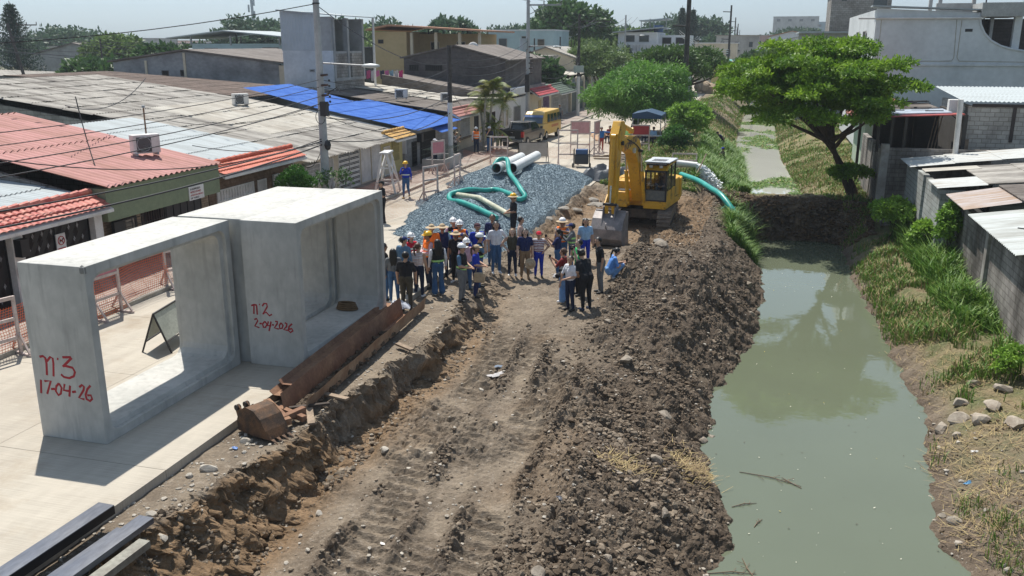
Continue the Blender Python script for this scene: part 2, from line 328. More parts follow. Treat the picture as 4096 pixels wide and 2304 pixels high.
# ---------------------------------------------------------------- setting: terrain, street, water
def ground_material():
    m = bpy.data.materials.new('soil'); m.use_nodes = True; t = m.node_tree; N = t.nodes; L = t.links; b = N['Principled BSDF']
    b.inputs['Specular IOR Level'].default_value = .25
    tc = N.new('ShaderNodeTexCoord'); vc = N.new('ShaderNodeVertexColor'); vc.layer_name = 'zone'; sp = N.new('ShaderNodeSeparateColor'); L.new(vc.outputs[0], sp.inputs[0])
    def noise(s, d=6, r=.6):
        n = N.new('ShaderNodeTexNoise'); n.inputs['Scale'].default_value = s; n.inputs['Detail'].default_value = d; n.inputs['Roughness'].default_value = r; L.new(tc.outputs['Object'], n.inputs[0]); return n.outputs[0]
    def rng_(v, a, b_, c=0, d=1):
        n = N.new('ShaderNodeMapRange'); L.new(v, n.inputs[0]); n.inputs[1].default_value = a; n.inputs[2].default_value = b_; n.inputs[3].default_value = c; n.inputs[4].default_value = d; return n.outputs[0]
    def mix(f, a, c, mode='MIX'):
        n = N.new('ShaderNodeMix'); n.data_type = 'RGBA'; n.blend_type = mode
        if isinstance(f, float): n.inputs[0].default_value = f
        else: L.new(f, n.inputs[0])
        for i, q in ((6, a), (7, c)):
            if isinstance(q, tuple): n.inputs[i].default_value = hexc(q)
            else: L.new(q, n.inputs[i])
        return n.outputs[2]
    dry = mix(rng_(noise(1.1, 8), .35, .68), (.262, .212, .156), (.145, .113, .083))
    dry = mix(rng_(noise(5.5, 6, .7), .56, .70), dry, (.34, .285, .225))
    dark = mix(rng_(noise(2.2, 7), .35, .7), (.092, .068, .048), (.165, .127, .092))
    dark = mix(rng_(noise(.8, 4), .56, .7), dark, (.18, .142, .102))
    c = mix(sp.outputs[0], dry, dark)                                       # R: freshly dug wet soil
    orange = mix(rng_(noise(3, 5), .4, .65), (.25, .165, .095), (.15, .098, .055))
    c = mix(sp.outputs[1], c, orange)                                       # G: orange subsoil
    grass = mix(rng_(noise(1.3, 6), .4, .62), (.10, .125, .035), (.22, .17, .085))
    c = mix(sp.outputs[2], c, grass)                                        # B: grassy
    c = mix(rng_(noise(24, 3, .6), .62, .70, 0, .6), c, (.36, .32, .27))    # light grit
    c = mix(1.0, c, rng_(noise(14, 5, .7), .3, .7, .75, 1.22), 'MULTIPLY')
    L.new(c, b.inputs['Base Color']); b.inputs['Roughness'].default_value = .93
    bp = N.new('ShaderNodeBump'); bp.inputs['Strength'].default_value = .9; bp.inputs['Distance'].default_value = .06; L.new(noise(16, 8, .72), bp.inputs['Height']); L.new(bp.outputs[0], b.inputs['Normal'])
    return m
SOIL = ground_material()
vs = [5.0]
while vs[-1] < 260: vs.append(vs[-1] + max(.036, vs[-1] * .0026) * (1 if vs[-1] < 60 else 3))
vs = np.array(vs)
xs = np.concatenate([np.linspace(-10.3, -8.9, 30, endpoint=False), np.linspace(-8.9, .6, 330), np.linspace(.65, 6.2, 90), np.linspace(6.25, 9.5, 30)])
TV, TF = grid(xs, vs, terrain)
X, Y, Z = TV[:, 0].copy(), TV[:, 1].copy(), TV[:, 2].copy(); TV = push(TV)
Px, Pz = profile(Y)
zr = ss(Px[4] - 1.2, Px[4] + .6, X) * ss(Px[7] + .8, Px[6] + .2, X) * ss(52, 49, Y)
zr = np.maximum(zr, .55 * np.clip(fbm(X, Y, .8, 3, 60) + .15, 0, 1) * ss(Px[2] + .4, Px[2] + 1.0, X) * ss(30, 24, Y) * (X < Px[5]))
zr = np.maximum(zr, ss(44.5, 45.5, Y) * ss(51, 49, Y) * (X > Px[5] - .5))
zr = np.maximum(zr, ss(Z * 0 + WZ + .35, Z * 0 + WZ + .05, Z) * (Y < 47)); zr = np.maximum(zr, .65 * ss(8.5, 7, X) * ss(-1.5, -.5, X - Px[9]) * (Y < 47))
win_ = sum(np.exp(-((X + .04 * (Y - 16) + .25 * fbm(X * 0 + 1, Y, .25, 2, 95) - c) / .2) ** 2) * np.clip(.55 + 2 * fbm(X, Y, .5, 2, 101 + int(-c * 2)), 0, 1) for c in (-6.85, -5.8, -4.95, -3.95)) * ss(25, 22, Y); zr = np.maximum(zr, .9 * np.clip(win_, 0, 1))
zg = (1 + .25 * ss(17, 14, Y)) * ss(Px[1] - .05, Px[1] + .15, X) * ss(Px[2] + 1.0, Px[2] + .2, X) * ss(30, 20, Y) * .85 + .28 * ss(.1, .5, fbm(X, Y, .5, 2, 33)) * (X < Px[4]) * (X > Px[2])
zg = np.maximum(zg, .75 * ss(33, 35, Y) * ss(48, 46, Y) * ss(Px[1], Px[2], X) * (X < -2.2)); zg = np.maximum(zg, .5 * ss(45, 46, Y) * ss(50, 49, Y) * (X > -1) * ss(.0, .4, fbm(X, Y, .6, 2, 35)))
zb = np.clip(ss(47, 50, Y + 1.5 * fbm(X, Y, .5, 2, 44)) * ss(-8.6, -7.8, X), 0, 1) * (.75 + .5 * fbm(X, Y, .35, 3, 45)) * ss(-1.9, -1.5, Z)
zb = np.maximum(zb, ss(Px[9] + .1, Px[9] + .9, X) * ss(17, 24, Y) * .7); zb = np.maximum(zb, .6 * ss(40, 43, Y) * ss(47, 45, Y) * ss(-2.2, -1.4, X) * (X < .8))
zb = zb * (1 - .9 * ss(84, 90, Y) * ss(150, 130, Y) * ss(.1, -.15, fbm(X, Y, .12, 2, 46)))
cols = np.stack([np.clip(zr * (1 - np.clip(zb, 0, 1)), 0, 1), np.clip(zg, 0, 1), np.clip(zb, 0, 1), np.ones_like(zr)], -1)
tag(npmesh('terrain', TV, TF, SOIL, smooth=False, cols=cols), kind='structure')
def TH(x, y): return float(terrain(np.array([x]), np.array([y]))[0])
# far ground around the canal strip, out to the horizon
g = MB()
for a, b in (((-9000, -300, -.3), (-10.2, 12000, -.3)), ((9.4, -300, -.3), (9000, 12000, -.3)), ((-10.2, 259, -.3), (9.4, 12000, -.3))):
    g.add([(a[0], a[1], a[2]), (b[0], a[1], a[2]), (b[0], b[1], a[2]), (a[0], b[1], a[2])], [(0, 1, 2, 3)])
tag(g.build('ground', M('far_ground', (.17, .15, .11), .95, (.08, .10, .04), sc=.02)), kind='structure')
# concrete street slab
def slab_material():
    m = M('street_concrete', (.42, .38, .315), .8, (.34, .30, .245), sc=.35, mixlo=.42, mixhi=.68, bump=.12, bsc=60, fine=.07, stretch=(1, .35, 1))
    t = m.node_tree; N = t.nodes; L = t.links; b = N['Principled BSDF']; src = b.inputs['Base Color'].links[0].from_socket
    tc = N.new('ShaderNodeTexCoord'); mp = N.new('ShaderNodeMapping'); mp.inputs['Scale'].default_value = (.6, 28, 1); L.new(tc.outputs['Object'], mp.inputs[0])
    n = N.new('ShaderNodeTexNoise'); n.inputs['Scale'].default_value = 1.6; n.inputs['Detail'].default_value = 4; L.new(mp.outputs[0], n.inputs[0])
    r = N.new('ShaderNodeMapRange'); r.inputs[1].default_value = .35; r.inputs[2].default_value = .65; r.inputs[3].default_value = .9; r.inputs[4].default_value = 1.06; L.new(n.outputs[0], r.inputs[0])
    mx = N.new('ShaderNodeMix'); mx.data_type = 'RGBA'; mx.blend_type = 'MULTIPLY'; mx.inputs[0].default_value = 1; L.new(src, mx.inputs[6]); L.new(r.outputs[0], mx.inputs[7])
    # dirt smears
    n3 = N.new('ShaderNodeTexNoise'); n3.inputs['Scale'].default_value = .33; n3.inputs['Detail'].default_value = 9; n3.inputs['Roughness'].default_value = .68; L.new(tc.outputs['Object'], n3.inputs[0])
    r3 = N.new('ShaderNodeMapRange'); r3.inputs[1].default_value = .52; r3.inputs[2].default_value = .70; r3.inputs[4].default_value = .7; L.new(n3.outputs[0], r3.inputs[0])
    m3 = N.new('ShaderNodeMix'); m3.data_type = 'RGBA'; L.new(r3.outputs[0], m3.inputs[0]); L.new(mx.outputs[2], m3.inputs[6]); m3.inputs[7].default_value = (.25, .19, .125, 1)
    L.new(m3.outputs[2], b.inputs['Base Color'])
    return m
CONC = slab_material()
s = MB(); y = 3.0; joints = [3.0, 8.4, 12.3, 16.2, 20.1, 24.0, 27.9, 31.8, 35.7, 39.6, 43.5]
for a, b in zip(joints[:-1], joints[1:]):
    for x0, x1 in ((-17.4, -13.66), (-13.65, -9.9)):
        s.box((x0, a + .006, -.2), (x1, b - .006, 0))
s.box((-17.4, 43.51, -.2), (-9.2, 47.0, 0)); s.box((-17.4, 47.01, -.2), (-8.7, 52, 0))
yy = 52.01
while yy < 300: s.box((-17.4, yy, -.2), (-8.8, yy + 5.98, 0)); yy += 6
tag(s.build('road', CONC), kind='structure')
k = MB(); k.box((-17.65, 2, -.2), (-17.4, 400, .12)); tag(k.build('kerb', M('kerb_concrete', (.38, .35, .30), .9, (.24, .21, .17), sc=1.5)), kind='structure')
k = MB(); k.box((-20.7, 2, -.2), (-17.66, 400, .10)); tag(k.build('pavement', M('pavement_tile', (.36, .31, .27), .9, (.25, .19, .16), sc=.6, brick=(.6, .6, .012, (.6, .6, .6)))), kind='structure')
# water
def water(name, col, rough=.035, bs=.06):
    m = bpy.data.materials.new(name); m.use_nodes = True; t = m.node_tree; N = t.nodes; L = t.links; b = N['Principled BSDF']
    b.inputs['Roughness'].default_value = rough; b.inputs['IOR'].default_value = 1.333; b.inputs['Specular IOR Level'].default_value = .9
    tc = N.new('ShaderNodeTexCoord')
    n = N.new('ShaderNodeTexNoise'); n.inputs['Scale'].default_value = .25; n.inputs['Detail'].default_value = 5; L.new(tc.outputs['Object'], n.inputs[0])
    mx = N.new('ShaderNodeMix'); mx.data_type = 'RGBA'; L.new(n.outputs[0], mx.inputs[0]); mx.inputs[6].default_value = hexc(col); mx.inputs[7].default_value = hexc(tuple(x * 1.25 for x in col)); L.new(mx.outputs[2], b.inputs['Base Color'])
    n2 = N.new('ShaderNodeTexNoise'); n2.inputs['Scale'].default_value = 2.2; n2.inputs['Detail'].default_value = 3; L.new(tc.outputs['Object'], n2.inputs[0])
    bp = N.new('ShaderNodeBump'); bp.inputs['Strength'].default_value = bs; bp.inputs['Distance'].default_value = .05; L.new(n2.outputs[0], bp.inputs['Height']); L.new(bp.outputs[0], b.inputs['Normal'])
    return m
wv, wf = grid(np.linspace(-2.2, 7.4, 3), np.linspace(4.6, 47.5, 3), lambda x, y: x * 0 + WZ)
tag(npmesh('water', wv, wf, water('canal_water', (.105, .120, .080))), kind='structure')
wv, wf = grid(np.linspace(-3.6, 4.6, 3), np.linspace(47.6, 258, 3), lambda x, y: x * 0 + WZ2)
tag(npmesh('water', wv, wf, water('upstream_water', (.40, .40, .36), .02, .02)), kind='structure')  # pale base colour stands in for the bright sky reflected upstream
# ---------------------------------------------------------------- scattered soil lumps, stones (uncountable)
def blob_scatter(name, pts, sizes, mats, mi=None, flat=.75, seed=1, sub=1):
    """many small irregular lumps in one mesh"""
    r = np.random.default_rng(seed); bm = bmesh.new(); bmesh.ops.create_icosphere(bm, subdivisions=sub, radius=1)
    bv = np.array([v.co[:] for v in bm.verts]); bf = np.array([[v.index for v in f.verts] for f in bm.faces]); bm.free()
    n = len(pts); k = len(bv); jit = 1 + .42 * (r.random((n, k, 3)) - .5) * 2
    a = r.random(n) * 6.28; ca, sa = np.cos(a), np.sin(a); sc = np.stack([1 + .5 * (r.random(n) - .5), 1 + .5 * (r.random(n) - .5), flat * (1 + .4 * (r.random(n) - .5))], -1)
    V = bv[None] * jit * sc[:, None, :] * np.asarray(sizes)[:, None, None]
    x = V[..., 0] * ca[:, None] - V[..., 1] * sa[:, None]; y = V[..., 0] * sa[:, None] + V[..., 1] * ca[:, None]
    V = np.stack([x, y, V[..., 2]], -1) + np.asarray(pts)[:, None, :]
    F = bf[None] + (np.arange(n) * k)[:, None, None]
    mi2 = None if mi is None else np.repeat(mi, len(bf))
    return npmesh(name, V.reshape(-1, 3), F.reshape(-1, 3), mats, mi=mi2)
def on_terrain(n, x0, x1, y0, y1, keep, pw=1.6):
    """random points denser near the camera"""
    u = rng.random(n); y = y0 + (y1 - y0) * u ** pw; x = x0 + (x1 - x0) * rng.random(n)
    p = keep(x, y); m = rng.random(n) < p; x = x[m]; y = y[m]; return x, y, terrain(x, y)
clodm = M('soil_clod', (.082, .060, .041), .97, (.155, .118, .084), sc=3, bump=.4, bsc=40)
clod2 = M('soil_clod_dry', (.25, .20, .148), .97, (.15, .12, .088), sc=3, bump=.4, bsc=40)
stonem = M('rubble_stone', (.42, .385, .33), .9, (.30, .26, .21), sc=6, bump=.4, bsc=30)
def kd(x, y, big=0):
    A, _ = profile(y)
    sl = ss(A[4] - 1.3, A[4] + .4, x) * (x < A[6]); tr = .05 * (x > A[2]) * (x < A[4]); ct = .6 * (x > A[1] - .2) * (x < A[2] + .5) * (y < 27)
    win = sum(np.exp(-((x + .04 * (y - 16) + .25 * fbm(x * 0 + 1, y, .25, 2, 95) - c) / .17) ** 2) * np.clip(.55 + 2 * fbm(x, y, .5, 2, 101 + int(-c * 2)), 0, 1) for c in (-6.85, -5.8, -4.95, -3.95)) * (y < 24); sl = sl * (.35 + .65 * (y < 34)) + .9 * (y > 44.8) * (y < 49) * (x > -1.6)
    cw = (y > 25) * (y < 32) * (x < -4.4)
    return np.clip((sl + tr + ct + win) * np.clip(.5 + 1.0 * fbm(x, y, .9, 2, 60), .12, 1), 0, 1) * (1 - .85 * cw)
x, y, z = on_terrain(260000, -9.2, 5.5, 10, 49, kd)
sz = .009 + .042 * rng.random(len(x)) ** 3.2
tag(blob_scatter('soil_clods', np.stack([x, y, z + sz * .25], -1), sz, [clodm, clod2], mi=(rng.random(len(x)) < .45 + .3 * (x < -5)).astype(int), seed=3), 'loose dark clods of freshly dug soil strewn over the bank and ruts', 'soil', kind='stuff')
x, y, z = on_terrain(80000, -9.2, 5.5, 9, 49, lambda x, y: np.clip(kd(x, y) * 1.15 - .12, 0, 1) * (.4 + .6 * (x > profile(y)[0][4] - .6)))
sz = .022 + .07 * rng.random(len(x)) ** 3.6
tag(blob_scatter('soil_lumps', np.stack([x, y, z + sz * .1], -1), sz, [clodm, clod2], mi=(fbm(x, y, .9, 2, 400) + .25 * rng.random(len(x)) > .22).astype(int), seed=6, flat=.8, sub=1), 'big broken lumps of dug soil heaped on the bank and ruts', 'soil', kind='stuff')
x = -1.6 + 7.2 * rng.random(9000); y = 44.6 + 4.2 * rng.random(9000); z = terrain(x, y); k_ = z > WZ + .05; x, y, z = x[k_], y[k_] - .15, z[k_]; sz = .02 + .10 * rng.random(len(x)) ** 3
tag(blob_scatter('dam_clods', np.stack([x, y, z], -1), sz, [clodm, M('brown_clod', (.13, .082, .045), .97, (.08, .05, .03), sc=3)], mi=(rng.random(len(x)) < .5).astype(int), seed=8), 'brown clods covering the earth dam across the canal', 'soil', kind='stuff')
x, y, z = on_terrain(14000, -9.9, .4, 9, 47, lambda x, y: np.clip(.25 + .8 * (x < profile(y)[0][1]) + .4 * (x > profile(y)[0][4]), 0, 1) * (1 - (y > 26) * (x < -9)))
sz = .008 + .04 * rng.random(len(x)) ** 3.5
tag(blob_scatter('rubble_chips', np.stack([x, y, z + sz * .3], -1), sz, stonem, flat=.55, seed=4), 'pale stone chips and rubble grit scattered on the soil', 'rubble', kind='stuff')
x, y, z = on_terrain(1500, -2, 7.5, 9, 24, lambda x, y: 1.0 * (x > profile(y)[0][9] - .1)); sz = .02 + .05 * rng.random(len(x)) ** 3
tag(blob_scatter('bank_pebbles', np.stack([x, y, z + sz * .3], -1), sz, [clodm, stonem], mi=(rng.random(len(x)) < .5).astype(int), seed=5), 'small stones and clods on the far muddy bank of the canal', 'pebbles', kind='stuff')
# ---------------------------------------------------------------- houses
ASB = M('asbestos_sheet', (.40, .375, .335), .92, (.15, .135, .12), sc=.7, mixlo=.42, mixhi=.66, stretch=(.35, 2.2, 1), fine=.2)
ASBD = M('old_dark_sheet', (.21, .185, .165), .95, (.09, .075, .065), sc=.8, mixlo=.35, mixhi=.7, stretch=(.4, 2, 1), fine=.25)
ASBG = M('pale_fibre_sheet', (.50, .47, .41), .9, (.33, .29, .24), sc=.6, mixlo=.42, mixhi=.75, stretch=(.3, 2, 1), fine=.15)
EDG = M('lichen_pale', (.62, .60, .55), .9); SCRP = M('dark_lap', (.10, .09, .08), .95)
PINK = M('faded_red_sheet', (.44, .215, .195), .75, (.33, .16, .13), sc=.6, mixlo=.42, mixhi=.62, stretch=(.4, 2.5, 1), fine=.08)
WSH = M('white_metal_sheet', (.38, .42, .43), .7, (.27, .29, .29), sc=.6, mixlo=.45, mixhi=.75, stretch=(.4, 3, 1), fine=.06, metal=.0)
BLUE = M('blue_metal_sheet', (.05, .13, .42), .85, (.08, .18, .50), sc=1.2, fine=.05, spec=.08)
REDTILE = M('red_roof_tile', (.42, .09, .075), .6, (.52, .22, .16), sc=3, fine=.15)
ORTILE = M('orange_roof_tile', (.52, .13, .07), .6, (.44, .09, .05), sc=3, fine=.15)
YTILE = M('ochre_roof_tile', (.55, .33, .09), .7, (.34, .19, .06), sc=3, fine=.2)
GTILE = M('green_roof_tile', (.12, .16, .12), .7, (.07, .09, .07), sc=3, fine=.2)
BLOCK = M('concrete_block', (.36, .34, .31), .95, (.22, .20, .18), sc=.5, fine=.12, brick=(.42, .21, .012, (.42, .40, .38)), bump=.3)
BLOCKW = M('pale_block', (.52, .50, .46), .95, (.34, .32, .29), sc=.6, fine=.1, brick=(.42, .21, .012, (.5, .48, .46)), bump=.3)
BLOCKD = M('grimy_block', (.30, .275, .25), .97, (.095, .085, .075), sc=.55, mixlo=.42, mixhi=.62, fine=.18, brick=(.42, .21, .014, (.55, .52, .5)), bump=.4, stretch=(1, 1, .45))
PLG = M('grey_render', (.31, .32, .33), .92, (.13, .135, .14), sc=.35, mixlo=.42, mixhi=.72, fine=.12, stretch=(1, 1, 1.4))
PLW = M('white_render', (.66, .67, .68), .9, (.50, .51, .52), sc=.3, mixlo=.45, mixhi=.75, fine=.05)
CREAM = M('cream_render', (.62, .55, .42), .9, (.50, .44, .34), sc=.5, fine=.06)
YEL = M('yellow_render', (.58, .50, .22), .9, (.48, .41, .2), sc=.6, fine=.06)
OCH = M('ochre_render', (.52, .40, .22), .9, (.45, .34, .18), sc=.3, fine=.05)
GRN = M('sage_render', (.22, .26, .165), .9, (.19, .225, .145), sc=6, fine=.14, bump=.3, bsc=60)
STONE = M('stone_cladding', (.36, .28, .20), .9, (.26, .2, .14), sc=4, fine=.15, brick=(.3, .09, .01, (.6, .55, .5)))
STONEB = M('brown_stone_cladding', (.20, .14, .10), .9, (.13, .09, .06), sc=4, fine=.2, brick=(.22, .16, .01, (.7, .6, .5)))
BLK = P('black_iron', (.018, .018, .02), .5); DKM = P('dark_brown_metal', (.045, .032, .03), .55); WHP = P('white_paint', (.68, .67, .64), .6, col2=(.55, .53, .5))
GREYM = P('grey_metal', (.30, .31, .32), .5); WOOD = M('weathered_wood', (.30, .23, .165), .9, (.2, .15, .11), sc=3, stretch=(1, 1, 1), fine=.2)
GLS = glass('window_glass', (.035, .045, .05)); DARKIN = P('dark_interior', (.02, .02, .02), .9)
LB = M('pale_blue_render', (.40, .52, .54), .9, (.34, .44, .46), sc=.4, fine=.04)
GRY3 = M('weathered_grey_wall', (.40, .40, .39), .9, (.26, .26, .25), sc=.3, fine=.08)
TERRA = M('terracotta_tile', (.50, .27, .17), .8, (.40, .2, .12), sc=1.5, fine=.1)

def corr(xa, za, xb, zb, v0, v1, pitch=.18, amp=.03, rows=None, seg=6, th=.0, ragged=0):
    """corrugated sheet sloping from (xa,za) to (xb,zb) across v0..v1, corrugations running down the slope, laid in rows"""
    n = max(int((v1 - v0) / pitch * seg), 4); vv = np.linspace(v0, v1, n + 1)
    L = math.hypot(xb - xa, zb - za); rows = rows or max(1, round(L / 1.9)); prof = amp * np.cos(2 * np.pi * vv / pitch)
    V = []; F = []
    for r in range(rows):
        t0 = r / rows; t1 = (r + 1) / rows + (.03 if r < rows - 1 else 0)
        for t, dz in ((t0, .028 if r else 0), (t1, 0)):
            tt = t + (ragged * vn(vv * 1.3, vv * 0 + r, 3) / L if (t == 0) else 0)
            V.append(np.stack([xa + (xb - xa) * tt + vv * 0, vv, za + (zb - za) * tt + prof + (.03 if t == t1 and r < rows - 1 else 0) * 0 + dz * (1 if t == t0 else 0)], -1))
        b = r * 2 * (n + 1); i = np.arange(n) + b
        F.append(np.stack([i, i + 1, i + n + 2, i + n + 1], -1))
    return np.concatenate(V), np.concatenate(F)
def roof(parent, mat, *a, name='roof', **k):
    V, F = corr(*a, **k); o = np.array(woff(parent) if parent else (0, 0, 0)); r_ = npmesh(name, V - o, F, mat, parent, smooth=True)
    if mat in (ASB, ASBD, ASBG):                             # broken pale edges where the sheet rows overlap
        xa, za, xb, zb, v0, v1 = a[:6]; L = math.hypot(xb - xa, zb - za); rows = k.get('rows') or max(1, round(L / 1.9)); m = MB()
        for q in range(1, rows):
            t = q / rows
            for v in np.arange(v0 + .1, v1 - .1, .19):
                if rng.random() < .62: e = .05 + .06 * rng.random(); x = xa + (xb - xa) * t; z = za + (zb - za) * t + .062; m.add([(x - e, v - .06, z), (x + e, v - .06, z + .01), (x + e, v + .06, z + .01), (x - e, v + .06, z)], [(0, 1, 2, 3)])
        if m.v: m.build('sheet_edge', EDG if mat is not ASBD else SCRP, r_)['kind'] = 'stuff'
    return r_
def tiles(parent, mat, xa, za, xb, zb, v0, v1, name='tile_roof', pitch=.24, rows=None):
    """barrel tiles in stepped courses: a = lower edge, b = upper edge"""
    n = int((v1 - v0) / pitch * 6); vv = np.linspace(v0, v1, n + 1); ph = (vv / pitch) % 1; prof = .045 * np.sqrt(np.clip(np.sin(np.pi * ph), 0, 1))
    L = math.hypot(xb - xa, zb - za); rows = rows or max(2, round(L / .33)); V = []; F = []
    for r in range(rows):
        for t, dz in ((r / rows, .05), ((r + 1) / rows, 0.0)):
            V.append(np.stack([xa + (xb - xa) * t + vv * 0, vv, za + (zb - za) * t + prof + dz], -1))
        for off in (0,):
            i = np.arange(n) + r * 2 * (n + 1); F.append(np.stack([i, i + 1, i + n + 2, i + n + 1], -1))
        if r:
            i = np.arange(n) + (r * 2 - 1) * (n + 1); F.append(np.stack([i, i + 1, i + n + 2, i + n + 1], -1))
    o = np.array(woff(parent)); r_ = npmesh(name, np.concatenate(V) - o, np.concatenate(F), mat, parent)
    m = MB(); 
    vv = v0
    while vv < v1 - .1: m.tube([(xb, vv, zb + .05), (xb, min(vv + .42, v1), zb + .075)], [.10, .115], 8); vv += .4
    m.build('ridge_tile', mat, r_)
    m = MB(); m.add([(xa, v0, za - .02), (xb, v0, zb - .02), (xb, v1, zb - .02), (xa, v1, za - .02), (xa, v0, za - .12), (xb, v0, zb - .12), (xb, v1, zb - .12), (xa, v1, za - .12)], [(0, 3, 2, 1), (4, 5, 6, 7), (0, 1, 5, 4), (1, 2, 6, 5), (2, 3, 7, 6), (3, 0, 4, 7)])
    m.build('fascia', WHP, parent); return r_
FX = -20.6                                                     # street-front plane of the houses
def win_x(parent, X, v0, v1, z0, z1, fm=WHP, gm=GLS, bars=0, hb=0, name='window', out=.04, bm=None, bw=.025, sub=True):
    """window or gate in a wall whose face looks along +X"""
    f = MB(); t = .06
    f.box((X, v0, z0), (X + out, v0 + t, z1)); f.box((X, v1 - t, z0), (X + out, v1, z1)); f.box((X, v0 + t, z0), (X + out, v1 - t, z0 + t)); f.box((X, v0 + t, z1 - t), (X + out, v1 - t, z1))
    w_ = f.build(name, fm, parent)
    p = MB(); p.box((X + .002, v0 + t, z0 + t), (X + .012, v1 - t, z1 - t)); p.build('pane' if name == 'window' else 'panel', gm, w_)
    if bars or hb:
        b = MB()
        for i in range(bars): v = v0 + t + (v1 - v0 - 2 * t) * (i + 1) / (bars + 1); b.box((X + .014, v - bw / 2, z0 + t), (X + out + .03, v + bw / 2, z1 - t))
        for i in range(hb): z = z0 + t + (z1 - z0 - 2 * t) * (i + 1) / (hb + 1); b.box((X + .02, v0 + t, z - bw / 2), (X + out + .02, v1 - t, z + bw / 2))
        b.build('bars', bm or fm, w_)
    return w_
def win_y(parent, Y, x0, x1, z0, z1, fm=WHP, gm=GLS, name='window', bars=0, out=.05):
    """window in a wall that looks along -Y (towards the camera)"""
    f = MB(); t = .07
    f.box((x0, Y - out, z0), (x0 + t, Y, z1)); f.box((x1 - t, Y - out, z0), (x1, Y, z1)); f.box((x0 + t, Y - out, z0), (x1 - t, Y, z0 + t)); f.box((x0 + t, Y - out, z1 - t), (x1 - t, Y, z1))
    w_ = f.build(name, fm, parent); p = MB(); p.box((x0 + t, Y - .015, z0 + t), (x1 - t, Y - .004, z1 - t)); p.build('pane', gm, w_)
    if bars:
        b = MB()
        for i in range(bars): x = x0 + t + (x1 - x0 - 2 * t) * (i + 1) / (bars + 1); b.box((x - .02, Y - out, z0 + t), (x + .02, Y - .02, z1 - t))
        b.build('bars', BLK, w_)
    return w_
def shell(parent, mat, x0, x1, v0, v1, z1, z0=0, z1b=None, name='wall', t=.18):
    """four walls; top rises from z1 at x1 (street side) to z1b at x0"""
    z1b = z1 if z1b is None else z1b; m = MB()
    m.prism([(x0, z0), (x1, z0), (x1, z1), (x0, z1b)], v0, v0 + t, 'y'); m.prism([(x0, z0), (x1, z0), (x1, z1), (x0, z1b)], v1 - t, v1, 'y')
    m.box((x1 - t, v0 + t, z0), (x1, v1 - t, z1)); m.box((x0, v0 + t, z0), (x0 + t, v1 - t, z1b))
    return m.build(name, mat, parent)
def acunit(x, y, z, rz, label, face='grille', s=1.0, up=True):
    t = thing('air_conditioner', label, 'air conditioner', (x, y, z), rz, 'air conditioners on the roofs')
    m = MB(); m.box((-.45 * s, -.17 * s, .08), (.45 * s, .17 * s, .08 + .62 * s)); m.build('casing', WHP, t, local=True, bevel=.02)
    m = MB(); m.tube([(-.1 * s + .24 * s * math.cos(a * .524), -.185 * s, .08 + .31 * s + .24 * s * math.sin(a * .524)) for a in range(13)], .02, 5)
    for k in range(1, 4): m.tube([(-.1 * s + .06 * k * s * math.cos(a * .785), -.183 * s, .08 + .31 * s + .06 * k * s * math.sin(a * .785)) for a in range(9)], .006, 4)
    m.build('fan_grille', GREYM, t, local=True)
    m = MB(); m.box((-.35 * s, -.176 * s, .06 + .06 * s), (.15 * s, -.171 * s, .02 + .60 * s)); m.build('fan', P('fan_shadow', (.07, .07, .07), .6), t, local=True)  # flat dark sheet, paints the shade behind the fan grille
    m = MB(); m.box((-.38 * s, -.2, 0), (-.32 * s, .2, .08)); m.box((.32 * s, -.2, 0), (.38 * s, .2, .08)); m.build('foot', GREYM, t, local=True)
    return t
# --- L1 red-tiled house at the left edge
h = thing('house', 'house with red barrel-tile canopy over a black diamond-patterned gate at left edge', 'house', (FX, 20, 0))
shell(h, BLOCK, -31, FX, 12.5, 23.4, 2.5, z1b=3.3); roof(h, WSH, -20.4, 2.72, -31, 3.75, 12.3, 23.45, amp=.02, pitch=.2)
tiles(h, REDTILE, -19.7, 2.36, -20.55, 2.78, 12.5, 23.45)
m = MB(); m.box((-20.6, 23.05, .1), (-20.15, 23.4, 2.3)); m.box((-20.6, 19.75, .1), (-20.15, 20.15, 2.3)); m.box((-20.6, 15.2, .1), (-20.15, 15.5, 2.3)); m.each('pillar', WHP, h)
for a, b in ((20.17, 23.03), (15.52, 19.73)):
    f = MB(); f.box((-20.45, a, .12), (-20.38, b, 2.3)); gt = f.build('gate', BLK, h)
    d = MB(); e = MB(); n = int((b - a) / .36)
    for i in range(n):
        for j in range(5):
            cy = a + .2 + i * .36 + (.18 if j % 2 else 0); cz = .35 + j * .4
            if cy > b - .15: continue
            if (i * 3 + j * 5) % 4: d.add([(-20.366, cy - .055, cz), (-20.366, cy, cz - .1), (-20.366, cy + .055, cz), (-20.366, cy, cz + .1)], [(0, 1, 2, 3)])
            for q in (-.05, 0, .05): e.bar((-20.37, cy - .15 + q, cz - .22), (-20.37, cy + .15 + q, cz + .22), .012)
    d.build('diamond_ornament', GREYM, gt); e.build('lattice', DKM, gt)
    f = MB()
    for q in (a, (a + b) / 2 - .02, b - .04): f.box((-20.38, q, .12), (-20.35, q + .04, 2.3))
    f.each('gate_frame', BLK, gt)
m = MB(); m.box((-20.15, 19.82, .95), (-20.05, 20.08, 1.25)); m.build('intercom', BLK, h)
m = MB(); m.box((-20.15, 19.8, 1.55), (-19.9, 20.1, 2.05)); m.build('meter_cage', BLK, h)
sgn = MB(); sgn.box((-20.34, 21.55, 1.25), (-20.31, 21.93, 1.83)); sg = tag(sgn.build('sign', P('sign_white', (.75, .74, .72), .5)), 'white no-dogs sign with red band on the black gate', 'sign')
RED = P('sign_red', (.45, .03, .04), .5)
